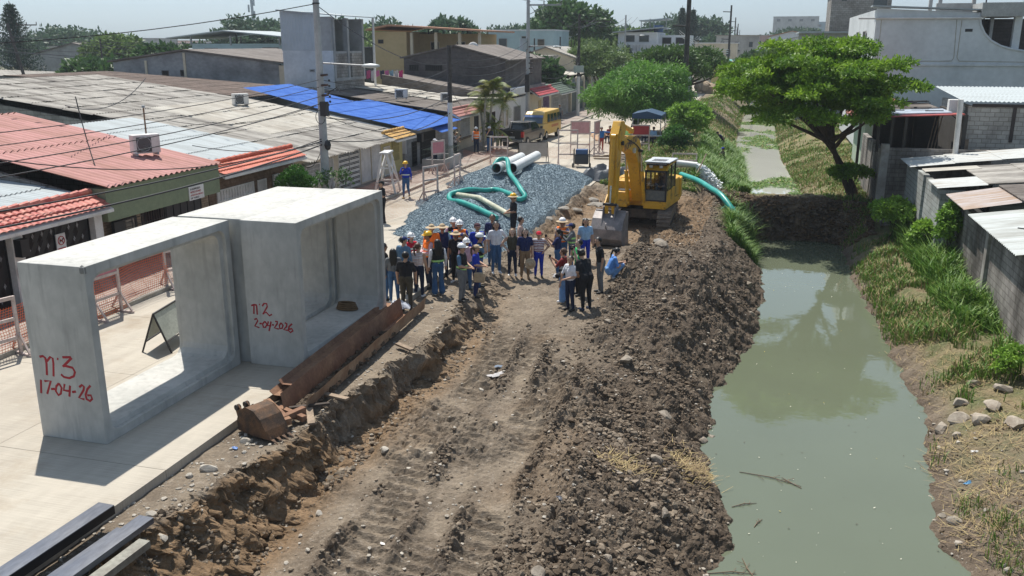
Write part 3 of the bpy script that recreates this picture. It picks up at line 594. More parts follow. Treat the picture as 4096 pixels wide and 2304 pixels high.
m = MB(); m.tube([(-20.305, 21.74 + .13 * math.cos(a * .5236), 1.62 + .13 * math.sin(a * .5236)) for a in range(13)], .014, 5); m.bar((-20.305, 21.65, 1.71), (-20.305, 21.83, 1.53), .02); m.box((-20.309, 21.58, 1.27), (-20.304, 21.9, 1.4)); m.build('sign_marking', RED, sg)
m = MB(); m.box((-20.309, 21.67, 1.59), (-20.306, 21.80, 1.645)); m.box((-20.309, 21.79, 1.63), (-20.306, 21.84, 1.68)); m.bar((-20.307, 21.68, 1.6), (-20.307, 21.67, 1.54), .014); m.bar((-20.307, 21.79, 1.6), (-20.307, 21.8, 1.54), .014); m.build('dog_silhouette', BLK, sg)
def text3d(name, body, mat, loc, size, face='+x', parent=None, ext=.003, shear=0, align='LEFT'):
    c = bpy.data.curves.new(name, 'FONT'); c.body = body; c.size = size; c.extrude = ext; c.align_x = align; c.shear = shear; c.resolution_u = 2
    o = bpy.data.objects.new(name, c); COL.objects.link(o); dg = bpy.context.evaluated_depsgraph_get(); me = bpy.data.meshes.new_from_object(o.evaluated_get(dg)); bpy.data.objects.remove(o)
    me.materials.clear(); me.materials.append(mat); o = bpy.data.objects.new(name, me); COL.objects.link(o)
    rot = {'+x': (math.pi / 2, 0, math.pi / 2), '-y': (math.pi / 2, 0, 0)}.get(face, face)
    R_ = Matrix.Rotation(rot[2], 4, 'Z') @ Matrix.Rotation(rot[1], 4, 'Y') @ Matrix.Rotation(rot[0], 4, 'X')
    me.transform(Matrix.Translation(Vector(loc) - (woff(parent) if parent else Vector())) @ R_)
    if parent: o.parent = parent
    return o
# --- L2 green-banded house with the faded red roof
h = thing('house', 'house with faded red corrugated roof above a sage green band and dark garage door', 'house', (FX, 26.5, 0))
shell(h, BLOCK, -29, FX, 23.5, 29.75, 2.6, z1b=4.3)
roof(h, PINK, -19.85, 3.0, -29.1, 4.68, 23.42, 29.85, pitch=.3, amp=.035, rows=2)
roof(h, PINK, -29.15, 4.70, -34, 3.6, 23.42, 29.85, pitch=.3, amp=.035, rows=2, name='rear_roof_slope')
m = MB(); m.box((-20.58, 23.5, 1.87), (-20.0, 29.75, 2.93)); m.build('green_fascia_band', GRN, h)
m = MB(); m.box((FX + .002, 23.5, .1), (FX + .03, 25.75, 1.86)); m.box((FX + .002, 29.3, .1), (FX + .03, 29.75, 1.86)); m.each('stone_cladding', STONE, h)
w_ = win_x(h, FX + .03, 24.3, 25.5, .8, 1.7, BLK, GLS, 0, 0)
m = MB(); 
for i in range(5): m.box((FX + .3, 24.1, .7 + i * .25), (FX + .32, 25.6, .72 + i * .25))
for i in range(4): m.box((FX + .3, 24.1 + i * .5, .7), (FX + .32, 24.12 + i * .5, 1.75))
m.build('window_cage', BLK, w_)
m = MB(); m.box((FX + .3, 23.95, .9), (FX + .42, 24.5, 1.75)); mb_ = m.build('meter_box', BLK, h)
m = MB(); m.cyl((FX + .42, 24.1, 1.1), (FX + .5, 24.1, 1.1), .1); m.cyl((FX + .42, 24.37, 1.13), (FX + .5, 24.37, 1.13), .1); m.each('meter_dial', WHP, mb_)
win_x(h, FX + .002, 25.8, 27.0, .1, 1.84, DKM, P('brown_door', (.06, .035, .035), .5), 7, 3, name='door', bm=DKM)
g_ = win_x(h, FX + .002, 27.05, 29.28, .1, 1.84, BLK, P('charcoal_panel', (.045, .042, .048), .5), 0, 0, name='garage_door')
m = MB()
for i in range(5):
    for j in range(2):
        if (i, j) == (2, 0): continue
        m.box((FX + .014, 27.14 + i * .42, .2 + j * .8), (FX + .06, 27.5 + i * .42, .94 + j * .8))
m.each('raised_panel', P('charcoal_panel', (.045, .042, .048), .5), g_, bevel=.02)
sgn = MB(); sgn.box((-19.99, 27.75, 1.85), (-19.96, 28.65, 2.35)); sg = tag(sgn.build('sign', P('sign_white', (.75, .74, .72), .5)), 'white notice board with red and black lettering on the green band', 'sign')
for i, (tx, mt) in enumerate((('A DOMICILIO', BLK), ('INYECCIONES', RED), ('ATENCION MEDICA', RED), ('DE TURNO', BLK))): text3d('lettering', tx, mt, (-19.955, 27.82, 2.22 - i * .11), .10 if i != 2 else .085, parent=sg)
t = acunit(-21.9, 28.1, 3.42, math.radians(60), 'white window air conditioner on a bracket above the faded red roof', s=1.1)
# --- L3 brown stone house with orange tiles
h = thing('house', 'brown stone-clad house with orange tile canopy and white wrought gates', 'house', (FX, 33, 0))
shell(h, BLOCKW, -29, FX, 29.8, 36.4, 2.4, z1b=3.9); roof(h, WSH, -20.6, 2.68, -29, 4.0, 29.9, 36.4, pitch=.2, amp=.02)
tiles(h, ORTILE, -19.8, 2.46, -20.6, 2.84, 29.85, 36.4, pitch=.2)
m = MB(); m.box((FX + .002, 29.8, .1), (FX + .04, 36.4, 2.3)); m.each('stone_cladding', STONEB, h)
g_ = win_x(h, FX + .045, 30.3, 33.0, .1, 1.8, WHP, WHP, 12, 3, name='gate', bw=.05)
m = MB(); m.box((FX + .1, 31.0, .5), (FX + .13, 31.25, 1.3)); m.box((FX + .1, 32.3, .5), (FX + .13, 32.55, 1.3)); m.each('gate_slot', DARKIN, g_)
win_x(h, FX + .045, 33.3, 34.0, .1, 1.78, WHP, WHP, 4, 2, name='door'); win_x(h, FX + .045, 34.55, 35.05, .7, 1.85, WHP, GLS, 3, 1, out=.1); win_x(h, FX + .045, 35.5, 36.0, .7, 1.85, WHP, GLS, 3, 1, out=.1)
# --- L4 long pale asbestos roof house
h = thing('house', 'long house under a pale asbestos roof with white gate striped by black lines', 'house', (FX, 43, 0))
shell(h, BLOCKW, -41.5, FX, 36.6, 49.4, 2.25, z1b=5.1)
roof(h, ASB, -19.75, 2.2, -31, 4.1, 36.35, 49.5, pitch=.2, ragged=.12); roof(h, ASBG, -24.0, 2.97, -31, 4.15, 40.5, 49.5, pitch=.2, name='pale_roof_patch', rows=3)
roof(h, ASB, -31.05, 4.12, -41.6, 5.45, 36.3, 49.5, pitch=.2, name='upper_roof'); roof(h, ASBD, -41.6, 5.47, -55, 4.3, 30, 49.5, pitch=.2, name='rear_roof_slope')
m = MB(); m.prism([(-26.2, 2.2), (-20.62, 1.9), (-20.62, 2.32), (-26.2, 3.3)], 36.52, 36.598, 'y'); m.build('whitewashed_gable', PLW, h)
m = MB(); m.box((FX + .002, 36.6, .1), (FX + .03, 41, 2.2)); m.build('front_render', CREAM, h)
win_x(h, FX + .03, 37.2, 38.6, .9, 1.9, WHP, DARKIN, 8, 4, out=.25); win_x(h, FX + .03, 39.6, 40.4, .1, 1.9, WHP, GREYM, 5, 2, name='door')
g_ = win_x(h, FX + .002, 41.0, 43.5, .1, 2.05, WHP, WHP, 1, 0, name='gate')
m = MB()
for i in range(7):
    for q in (0, .07): m.box((FX + .014, 41.1, .25 + i * .26 + q), (FX + .05, 43.4, .28 + i * .26 + q))
m.build('black_line', BLK, g_)
g_ = win_x(h, FX + .002, 43.6, 46.3, .1, 2.15, CREAM, P('pale_gate', (.62, .60, .58), .6), 1, 0, name='gate')
m = MB(); m.box((FX + .002, 46.35, .1), (FX + .04, 49.4, 2.3)); m.build('yellow_render', YEL, h)
win_x(h, FX + .045, 46.6, 47.5, .1, 1.75, WHP, CREAM, 0, 0, name='door'); win_x(h, FX + .045, 47.75, 48.9, .75, 2.1, YEL, P('ornate_grille', (.25, .21, .1), .7), 6, 2)
tiles(h, YTILE, -19.7, 2.15, -20.55, 2.5, 46.6, 49.6, pitch=.2)
# --- L6 blue-roofed house
h = thing('house', 'grey house with bright blue metal roof and black barred gate', 'house', (FX, 54, 0))
shell(h, GRY3, -31, FX, 49.9, 57.6, 2.35, z1b=4.1)
roof(h, BLUE, -19.7, 2.42, -26.5, 3.65, 49.8, 57.8, pitch=.18, amp=.018, rows=4); roof(h, BLUE, -26.45, 3.68, -31.2, 4.75, 49.8, 55.5, pitch=.18, amp=.018, rows=2, name='upper_roof')
m = MB(); m.prism([(-27, 1.2), (-20.5, 1.0), (-20.5, 2.3), (-27, 3.55)], 49.82, 49.898, 'y'); m.build('whitewashed_gable', PLW, h)
m = MB(); m.box((FX + .002, 50.0, .1), (FX + .03, 57.6, 2.3)); m.build('front_tiling', M('grey_front_tiles', (.38, .37, .35), .8, (.3, .29, .27), sc=2, brick=(.5, .25, .01, (.7, .7, .7))), h)
win_x(h, FX + .035, 50.9, 51.7, .1, 1.6, BLK, DARKIN, 5, 5, name='door', bm=BLK); win_x(h, FX + .035, 52.3, 55.0, .1, 2.0, BLK, DARKIN, 16, 3, name='gate', bm=BLK, bw=.05)
roof(h, BLUE, -19.4, 2.0, -20.5, 2.4, 53.2, 56.2, pitch=.18, amp=.015, rows=1, name='door_canopy')
m = MB(); m.box((FX + .04, 51.8, 1.5), (FX + .35, 52.2, 2.0)); m.build('meter_cage', BLK, h)
# --- L7 cream house with dusky pink tiles
h = thing('house', 'cream house with dusky pink tile canopy and white lattice window beside the palm', 'house', (FX, 62, 0))
shell(h, CREAM, -32, FX, 57.7, 68, 2.6, z1b=3.9); roof(h, ASBD, -20.5, 2.9, -32, 4.3, 57.8, 68, pitch=.2); roof(h, ASBG, -22.5, 3.25, -31.9, 4.42, 63.5, 67.8, pitch=.2, name='pale_roof_patch')
tiles(h, M('pink_roof_tile', (.42, .2, .17), .7, (.32, .14, .12), sc=3, fine=.15), -19.8, 2.55, -20.6, 3.0, 57.8, 63.5, pitch=.2)
w_ = win_x(h, FX + .002, 60.2, 62.3, .95, 2.3, WHP, DARKIN, 12, 7, out=.06); m = MB(); m.box((FX, 60.0, .82), (FX + .18, 62.5, .93)); m.build('sill', STONE, w_)
g_ = win_x(h, FX + .002, 57.8, 59.7, .1, 2.2, CREAM, CREAM, 0, 0, name='gate'); m = MB()
for i in range(5):
    for q in (-1, 1): m.bar((FX + .02, 57.9 + i * .36, .2 if q > 0 else 2.1), (FX + .02, 57.9 + min(i * .36 + .9, 1.75), 2.1 if q > 0 else .2), .02)
m.build('diamond_lattice', M('gate_brass', (.35, .27, .18), .6), g_)
win_x(h, FX + .002, 63.4, 64.4, .1, 2.2, DKM, DARKIN, 0, 0, name='door'); win_x(h, FX + .002, 66.5, 68.8, .1, 2.2, DKM, P('dull_gate', (.16, .13, .12), .6), 9, 0, name='gate')
# --- L9 white house with arched windows
h = thing('house', 'small white house with arched slit windows and parapet behind the pickup', 'house', (FX, 73.5, 0))
shell(h, PLW, -27, FX, 69, 78.8, 2.9, z1b=3.1); m = MB(); m.box((-27, 69, 3.12), (FX + .3, 78.8, 3.2)); m.build('roof', ASBG, h)
m = MB(); m.box((FX - .2, 74, 3.2), (FX + .3, 78.8, 3.75)); m.build('parapet', PLW, h)
for v in (70.6, 72.0): win_x(h, FX + .002, v, v + .55, .8, 2.1, CREAM, GLS)
win_x(h, FX + .002, 74.4, 76.6, .1, 2.2, GREYM, P('grey_gate', (.25, .26, .24), .6), 6, 0, name='gate')
# --- L10 cream with red tiles and purple arched window
h = thing('house', 'cream house with short red tile canopy and purple arched window', 'house', (FX, 83, 0))
shell(h, CREAM, -28, FX, 78.9, 88.6, 2.9); m = MB(); m.box((-28, 79.4, 2.92), (-21.2, 88.5, 3.6)); m.build('upper_storey', M('peeling_pink_wall', (.42, .34, .32), .9, (.24, .22, .22), sc=.8, brick=(.5, .25, .01, (.6, .6, .6))), h)
tiles(h, M('crimson_tile', (.42, .06, .07), .6, (.33, .05, .05), sc=3), -19.7, 2.75, -20.6, 3.3, 80, 88.2, pitch=.35)
win_x(h, FX + .002, 83.2, 84.2, .1, 2.2, OCH, OCH, 0, 0, name='door')
w_ = win_x(h, FX + .002, 85.0, 87.5, .9, 2.1, P('purple_trim', (.12, .05, .14), .6), P('lilac_pane', (.22, .16, .25), .4), 4, 2, bm=P('purple_trim', (.12, .05, .14), .6))
m = MB(); m.prism([(86.25 + 1.25 * math.cos(a * math.pi / 10), 2.1 + .55 * math.sin(a * math.pi / 10)) for a in range(11)], FX + .004, FX + .04, 'x'); m.build('arch', P('purple_trim', (.12, .05, .14), .6), w_)
# --- L11 green tiles and L12 gate
h = thing('house', 'low house with dark green tile canopy and two barred gates', 'house', (FX, 93, 0))
shell(h, GRY3, -27, FX, 88.7, 96.8, 2.6); m = MB(); m.box((-27, 88.8, 2.62), (-21, 96.8, 3.3)); m.build('upper_storey', M('dark_green_wall', (.12, .16, .13), .9), h)
tiles(h, GTILE, -19.6, 2.5, -20.9, 3.3, 88.8, 96.8, pitch=.3)
for a in (89.2, 93.0): win_x(h, FX + .002, a, a + 2.6, .1, 2.2, WHP, P('gate_grey', (.18, .18, .18), .6), 6, 3, name='gate')
h = thing('gateway', 'dark green double gate between cream posts at the street corner', 'gate', (FX, 101, 0))
m = MB()
for v in (97.2, 101.0, 104.6, 108.4): m.box((FX - .2, v, 0), (FX + .2, v + .4, 3.5)); m.ball((FX, v + .2, 3.6), .22, 8)
m.each('post', CREAM, h)
for v in (97.6, 101.4, 105.0): m = MB(); m.box((FX - .05, v, .1), (FX + .05, v + 3.2, 3.2)); m.build('gate_leaf', P('green_gate_paint', (.03, .07, .07), .5), h)
tag(MB().box((FX - .25, 108.9, 0), (FX, 150, 3.7)).build('boundary_wall', PLW), 'long blank white boundary wall beyond the green gateway', 'wall')
h = thing('shed', 'shed with pale ribbed roof standing behind the white boundary wall', 'shed', (-25, 106, 0))
shell(h, GRY3, -30, -21.2, 99, 112, 3.6, z1b=4.2); roof(h, ASBG, -21, 4.0, -30, 4.6, 99, 112, pitch=.5, amp=.06)
# --- second row behind, left
h = thing('warehouse', 'long low warehouse with stained grey gable wall and weathered roof', 'warehouse', (-43, 62, 0))
m = MB(); m.prism([(-50.5, 0), (-35.6, 0), (-35.6, 5.9), (-39.4, 6.35), (-43.9, 6.8), (-50.5, 5.95)], 62, 62.3, 'y'); m.box((-35.9, 62.3, 0), (-35.6, 76, 5.85)); m.build('gable_wall', PLG, h)
m = MB(); m.prism([(-50.9, 5.95), (-43.9, 6.85), (-43.9, 6.98), (-50.9, 6.08)], 61.8, 76, 'y'); m.prism([(-43.9, 6.85), (-35.2, 5.92), (-35.2, 6.05), (-43.9, 6.98)], 61.8, 76, 'y'); m.build('roof', ASBD, h)
win_y(h, 61.995, -46.0, -45.4, 4.95, 5.35, DKM, DARKIN); win_y(h, 61.995, -44.3, -43.8, 4.95, 5.4, DKM, DARKIN)
m = MB(); m.box((-35.6, 61.9, 0), (-35.1, 62.3, 5.8)); m.box((-47.5, 61.93, 0), (-47.3, 61.998, 6.1)); m.box((-43.95, 61.93, 0), (-43.75, 61.998, 6.7)); m.each('pilaster', CREAM, h)
h = thing('house', 'low building with dark rust-brown sheet roof in front of the warehouse', 'house', (-40, 55, 0))
shell(h, BLOCK, -50, -31.6, 50, 60, 3.9, z1b=4.8); roof(h, M('rust_brown_sheet', (.16, .12, .10), .95, (.09, .07, .06), sc=1, stretch=(.4, 2, 1), fine=.3), -31.4, 4.15, -50, 5.3, 50.4, 60.5, pitch=.2)
h = thing('tower_house', 'tall narrow house half clad in ribbed metal sheets with open block storeys', 'house', (-32, 60, 0))
m = MB(); m.box((-34.1, 60, 0), (-30.15, 60.25, 6.9)); m.build('white_wall', M('patchy_white_wall', (.58, .61, .64), .9, (.42, .45, .48), sc=.5, fine=.06), h)
V, F = corr(0, 0, 1, 0, 0, 1, pitch=.09, amp=.012); V = np.stack([-34.15 + V[:, 1] * 3.05, 59.97 + V[:, 2], 6.9 + V[:, 0] * 2.75 - .1 * V[:, 1] * V[:, 0]], -1); npmesh('metal_cladding', V - np.array((-32, 60, 0)), F, M('galvanised_cladding', (.42, .46, .50), .5, (.36, .4, .43), sc=.6, fine=.03), h, smooth=True)
m = MB(); m.box((-31.08, 60, 6.9), (-30.15, 60.2, 9.25)); m.build('grey_panel', GRY3, h)
m = MB(); m.box((-30.35, 60.25, 0), (-30.15, 65.3, 4.9)); m.box((-30.3, 60.25, 4.9), (-30.15, 62.4, 6.7)); m.box((-30.3, 63.2, 4.9), (-30.15, 65.3, 6.7)); m.build('block_wall', BLOCK, h)
m = MB()
for v in (60.2, 62.5, 65.1): m.box((-30.45, v, 4.9), (-30.1, v + .3, 9.2))
m.box((-30.4, 60.2, 4.75), (-30.08, 65.4, 4.95)); m.box((-34, 60.3, 6.7), (-30.2, 65.4, 6.85)); m.box((-34.1, 65.1, 0), (-30.45, 65.4, 9.2)); m.each('concrete_frame', GRY3, h)
m = MB(); m.box((-33.2, 61, 6.85), (-33.1, 65, 9.1)); m.build('inner_sheeting', P('inner_grey_sheet', (.2, .22, .23), .6), h)
m = MB(); m.prism([(-34.3, 9.68), (-29.6, 9.3), (-29.6, 9.36), (-34.3, 9.76)], 59.7, 66.6, 'y'); m.build('roof', WSH, h); win_y(h, 59.995, -32.0, -31.6, 5.4, 5.6, GREYM, DARKIN)
m = MB(); m.cyl((-29.7, 66.3, 0), (-29.7, 66.3, 9.3), .09); m.build('downpipe', WHP, h)
for i, (v, z) in enumerate(((61.3, 7.0), (64, 7.1))): pass
h = thing('house', 'ochre two-storey house with tiled roof and columned balcony', 'house', (-34, 90, 0))
m = MB(); m.box((-40.2, 90, 0), (-36.6, 101, 8.6)); m.box((-36.6, 90.4, 0), (-28.4, 101, 5.3)); m.box((-36.6, 94, 5.3), (-30, 101, 8.4)); m.build('wall', OCH, h)
m = MB(); m.box((-36.6, 90, 5.3), (-28.4, 90.3, 6.0)); m.box((-28.7, 90.3, 5.3), (-28.4, 100, 6.0)); m.build('balcony_parapet', OCH, h)
for x in (-36.2, -33.5, -30.9, -28.75): m = MB(); m.box((x, 90.05, 6.0), (x + .28, 90.33, 8.5)); m.each('column', CREAM, h)
m = MB(); m.prism([(-40.9, 8.7), (-38.4, 9.15), (-38.4, 9.32), (-40.9, 8.87)], 89.3, 101.5, 'y'); m.prism([(-38.4, 9.15), (-28.0, 8.55), (-28.0, 8.72), (-38.4, 9.32)], 89.3, 101.5, 'y'); m.build('roof', TERRA, h)
for x in (-35.4, -32.4): win_y(h, 93.995, x, x + 1, 6.0, 7.6, CREAM, DARKIN, name='door')
win_y(h, 89.995, -39.8, -39.2, 7.4, 7.8, DKM, DARKIN); win_y(h, 89.995, -38.9, -37.6, 2.0, 3.9, OCH, GLS)
h = thing('warehouse', 'dark sooty gabled block building left of the leaning clothes line', 'warehouse', (-26, 75, 0))
m = MB(); m.prism([(-30.8, 0), (-21.5, 0), (-21.5, 6.0), (-26.0, 7.15), (-30.8, 6.15)], 75, 75.3, 'y'); m.box((-21.7, 75.3, 0), (-21.5, 88, 5.95)); m.build('gable_wall', M('sooty_wall', (.15, .135, .13), .95, (.09, .08, .08), sc=.5, brick=(.42, .21, .012, (.8, .8, .8))), h)
m = MB(); m.prism([(-31.1, 6.12), (-26, 7.18), (-26, 7.3), (-31.1, 6.24)], 74.8, 88, 'y'); m.prism([(-26, 7.18), (-21.1, 5.95), (-21.1, 6.07), (-26, 7.3)], 74.8, 88, 'y'); m.build('roof', ASBD, h)
win_y(h, 74.995, -30.3, -29.4, 5.1, 5.6, BLK, DARKIN, bars=4); win_y(h, 74.995, -28.8, -27.2, 5.1, 5.6, BLK, DARKIN, bars=7)
tag(MB().prism([(-31, 0), (-31, 4.9), (-21, 3.4), (-21, 0)], 70.5, 74.6, 'y').build('lean_to', ASBD), 'low lean-to with dark sloping roof below the sooty gable', 'shed')
# laundry
t = thing('clothes_line', 'line of pink white and blue washing beside the ochre house', 'clothes line', (-31.5, 71, 4.6))
m = MB(); m.tube([(-33.2, 71, 5.3), (-31.5, 71, 5.2), (-29.2, 71, 5.35)], .015, 4); m.build('line', GREYM, t)
for i, c in enumerate(((.05, .06, .25), (.55, .1, .25), (.6, .58, .62), (.7, .2, .4), (.05, .05, .1), (.6, .15, .35), (.25, .4, .5), (.65, .6, .6), (.6, .05, .2))):
    x = -33.0 + i * .42; m = MB(); hh = .5 + .35 * ((i * 7) % 3) / 2; n = 6
    vs_ = [(x + .36 * a / n, 71 + .03 * math.sin(a * 2.1 + i + b), 5.22 - hh * b / 4 - .05 * math.sin(a)) for b in range(5) for a in range(n + 1)]
    m.add(vs_, [(b * 7 + a, b * 7 + a + 1, b * 7 + a + 8, b * 7 + a + 7) for b in range(4) for a in range(n)]); m.each('garment', P('cloth_%d' % i, c, .9), t)
acunit(-24.7, 59.5, 3.62, .25, 'white air conditioner beside the black-topped pole on the dark roof'); acunit(-22.4, 62.4, 3.3, .5, 'small grey air conditioner near the palm on the dark roof', s=.9); acunit(-29.4, 46.5, 3.9, .9, 'white air conditioner alone on the long asbestos roof', s=1.0)
# --- boxy background buildings: list of walls with windows
def block(name, label, x0, x1, v0, v1, z, mat, rmat, wins=(), over=.3, rz=0, cat='building', gable=0, fl=None):
    h = thing(name, label, cat, ((x0 + x1) / 2, v0, 0)); MB().box((x0, v0, -.2), (x1, v1, z)).build('wall', mat, h)
    m = MB()
    if gable: xm = (x0 + x1) / 2; m.prism([(x0 - over, z), (xm, z + gable), (x1 + over, z), (x1 + over, z + .15), (xm, z + gable + .15), (x0 - over, z + .15)], v0 - over, v1 + over, 'y'); MB().prism([(x0, z), (x1, z), (xm, z + gable)], v0 + .01, v0 + .2, 'y').build('gable', mat, h)
    else: m.box((x0 - over, v0 - over, z), (x1 + over, v1 + over, z + .18))
    m.build('roof', rmat, h)
    for a, b, c, d in wins: win_y(h, v0 - .004, a, b, c, d, P('trim_grey', (.3, .28, .26), .7), GLS, out=.06)
    return h
R3 = block('building', 'white three-storey house with balustraded balcony and rooftop water tank', -21.5, -11.2, 135, 147, 6.2, PLW, PLW, ((-19.2, -17.9, 4.6, 5.2), (-15.5, -13.2, 3.9, 5.6), (-20.6, -20.0, 3.9, 5.2)), over=.05)
m = MB(); m.box((-21.5, 135.5, 6.4), (-15.8, 147, 9.0)); m.box((-15.8, 139, 6.4), (-11.4, 147, 8.6)); m.build('upper_storey', PLW, R3); m = MB()
for i in range(22): m.box((-21.4 + i * .48, 134.95, 6.4), (-21.25 + i * .48, 135.1, 7.2))
m.box((-21.5, 134.9, 7.2), (-11.2, 135.1, 7.35)); m.build('balustrade', PLW, R3)
for a in (-20.5, -18.4): win_y(R3, 135.495, a, a + 1.5, 7.6, 8.6, GREYM, GLS)
for a in (-15.4, -13.4): win_y(R3, 138.995, a, a + 1.4, 6.6, 8.3, GREYM, DARKIN)
m = MB(); m.prism([(-22.2, 8.9), (-15, 9.6), (-15, 9.75), (-22.2, 9.05)], 134.5, 147.5, 'y'); m.prism([(-18.8, 10.6), (-14.5, 10.9), (-14.5, 11.05), (-18.8, 10.75)], 138, 145, 'y'); m.build('roof', WSH, R3)
m = MB(); m.cyl((-15.8, 137.5, 9.0), (-15.8, 137.5, 10.0), .7); m.build('water_tank', P('tank_blue', (.03, .08, .2), .5), R3); m = MB(); [m.cyl((x, 138.2, 9.6), (x, 138.2, 10.8), .07, n=6) for x in (-18.5, -16.6, -14.8)]; m.each('roof_post', GREYM, R3)
block('building', 'white flat-roofed house with blue window behind the ochre house', -38, -28.6, 124, 134, 9.1, LB, PLW, ((-36.5, -35.3, 6.8, 8.1), (-33.2, -32.5, 7.2, 8.4), (-30.9, -29.9, 7.0, 8.0)), over=.05)
block('building', 'low cream house with grey pitched roof left of the round hedge tree', -29.5, -22.2, 108, 120, 5.6, CREAM, ASB, ((-29, -27.4, 2.8, 4.3), (-26.4, -24.4, 2.6, 4.3)), gable=1.3)
block('building', 'pale grey long wall building behind the leaning pole', -33, -24, 100, 106, 5.9, GRY3, ASB, (), over=.1)
block('building', 'pale blue two-storey house with flat sheet roof at upper left', -62.5, -50.5, 90, 99, 7.2, LB, LB, ((-60.9, -59.2, 5.8, 6.9), (-56.2, -55.4, 6.3, 6.7), (-53.6, -51.6, 5.9, 7.0)), over=.05)
h = thing('canopy', 'white sheet canopy roof over the pale blue house', 'roof', (-56, 90, 0)); m = MB(); m.prism([(-64.8, 7.9), (-57.5, 8.7), (-48.5, 7.9), (-48.5, 8.0), (-57.5, 8.82), (-64.8, 8.02)], 88.5, 99, 'y'); m.build('sheeting', WSH, h); m = MB(); [m.box((x, 89, 7.2), (x + .15, 89.15, 8.2)) for x in (-62, -57, -51)]; m.each('post', GREYM, h)
block('building', 'peach house with one dark window left of the pale blue house', -76, -67, 100, 110, 6.6, M('peach_render', (.50, .38, .30), .9), WSH, ((-75.2, -74.2, 4.6, 5.6),), over=.2)
block('building', 'white house with small dark window among far left trees', -120, -108, 132, 142, 6.8, PLW, ASB, ((-118.5, -117, 4.2, 5.6),))
block('building', 'weathered grey house under a low gable at far left', -112, -94, 118, 130, 5.4, GRY3, ASBD, ((-103, -101.5, 3.6, 4.8), (-99, -97.5, 3.6, 4.8)), gable=2)
block('building', 'small white gabled house in front of the peach house', -62, -56, 80, 88, 4.6, PLW, WSH, ((-61, -60.3, 2.6, 3.6),), gable=1.0)
block('building', 'dark flat-roofed shop at right of the far left trees', -56, -46, 108, 118, 6.8, M('charcoal_wall', (.06, .06, .06), .9), BLK, ((-54, -52, 5, 6),))
for i, (x0, x1, v0, v1, z, mt, lab) in enumerate(((-92, -66, 66, 78, 3.0, ASBG, 'wide pale sheet roof beyond the warehouse'), (-76, -56, 54, 64, 3.4, WSH, 'white sheet roof at the far left middle ground'), (-120, -86, 62, 76, 3.2, ASBD, 'dark sheet roof at the left edge'), (-70, -54, 70, 76, 3.0, TERRA, 'small rust-red tiled roof behind the white sheets'), (-66, -54, 42, 53, 4.0, ASB, 'grey ribbed roof behind the long asbestos roof'), (-100, -70, 84, 94, 3.6, ASB, 'broad grey roof below the leaning pole'), (-135, -104, 84, 100, 3.2, GRY3, 'grey roof near the tall conifer'))):
    h = thing('house', 'low house under a ' + lab, 'house', ((x0 + x1) / 2, v0, 0)); shell(h, GRY3, x0, x1, v0, v1, z - .1, z1b=z + .5); roof(h, mt, x1 + .3, z, x0 - .3, z + .7, v0 - .3, v1 + .3, pitch=.6, amp=.05, seg=4)
# skyline beyond
for i, (x, v, w_, d, z, mt, lab) in enumerate(((-95, 330, 40, 30, 9, GRY3, 'far grey block'), (-48, 250, 26, 20, 8.5, M('brick_red_far', (.35, .13, .1), .9), 'far low red building right of the leafy trees'), (-30, 235, 20, 15, 8, OCH, 'far ochre house'), (2, 620, 28, 20, 24, GRY3, 'far grey tower block left'), (22, 640, 26, 20, 21, LB, 'far bluish tower block middle'), (46, 620, 24, 20, 23, GRY3, 'far grey tower block right'), (-4, 260, 14, 12, 9.5, M('pinkish_far', (.45, .32, .3), .9), 'pinkish house behind the twin conifers'), (-150, 210, 40, 20, 8, PLW, 'far white flats at left'), (-260, 260, 60, 20, 9, GRY3, 'far grey flats at far left'))):
    block('building', lab + ' on the skyline', x, x + w_, v, v + d, z, mt, GRY3, tuple((x + w_ * (k + .3) / 4, x + w_ * (k + .62) / 4, z - 3, z - 1.4) for k in range(4)), over=.1)
for i, (x, v, w_, z, mt, col_, wh) in enumerate(((-190, 230, 16, 6.4, PLW, 'white', 'far left behind the conifer'), (-158, 200, 14, 5.4, OCH, 'ochre', 'left of the small conifer'), (-133, 160, 12, 6.0, CREAM, 'cream', 'between the conifer and the leaning pole'), (-122, 150, 10, 5.2, TERRA, 'rust red', 'right of the leaning pole'), (-92, 215, 14, 8.6, LB, 'pale blue', 'left of the telecom mast'), (-66, 210, 12, 7.6, CREAM, 'cream', 'behind the dark-roofed shop'), (-50, 165, 10, 7.4, PLW, 'white', 'between the tall house and the ochre one'), (-34, 175, 9, 7.0, TERRA, 'brick red', 'right of the ragged tree'), (-14, 185, 8, 7.4, CREAM, 'cream', 'right of the three-storey house'), (-11, 205, 9, 9.0, GRY3, 'grey', 'behind the twin conifers'), (0, 215, 10, 8.8, PLW, 'white', 'left of the long white hall'), (-170, 130, 18, 4.6, GRY3, 'grey', 'at the far left edge'))):
    block('building', 'small %s house on the skyline %s' % (col_, wh), x, x + w_, v, v + 9, z, mt, (ASB, TERRA, PLW)[i % 3], tuple((x + w_ * (k + .3) / 3, x + w_ * (k + .6) / 3, z - 2.4, z - 1.2) for k in range(3)), over=.3, gable=(0, 1.2, 0)[i % 3])
FB = block('building', 'long white hall with dark windows and grey gable roof far along the canal', -2, 30, 172, 190, 7.0, PLW, ASB, tuple((a, a + 2, 4.6, 6.2) for a in (0, 3, 7, 10, 15)), gable=3.2)
block('building', 'yellow building with turquoise sheet roof by the far poles', -8.5, 3, 150, 160, 4.6, YEL, P('turquoise_sheet', (.12, .42, .40), .6), (), over=.4)
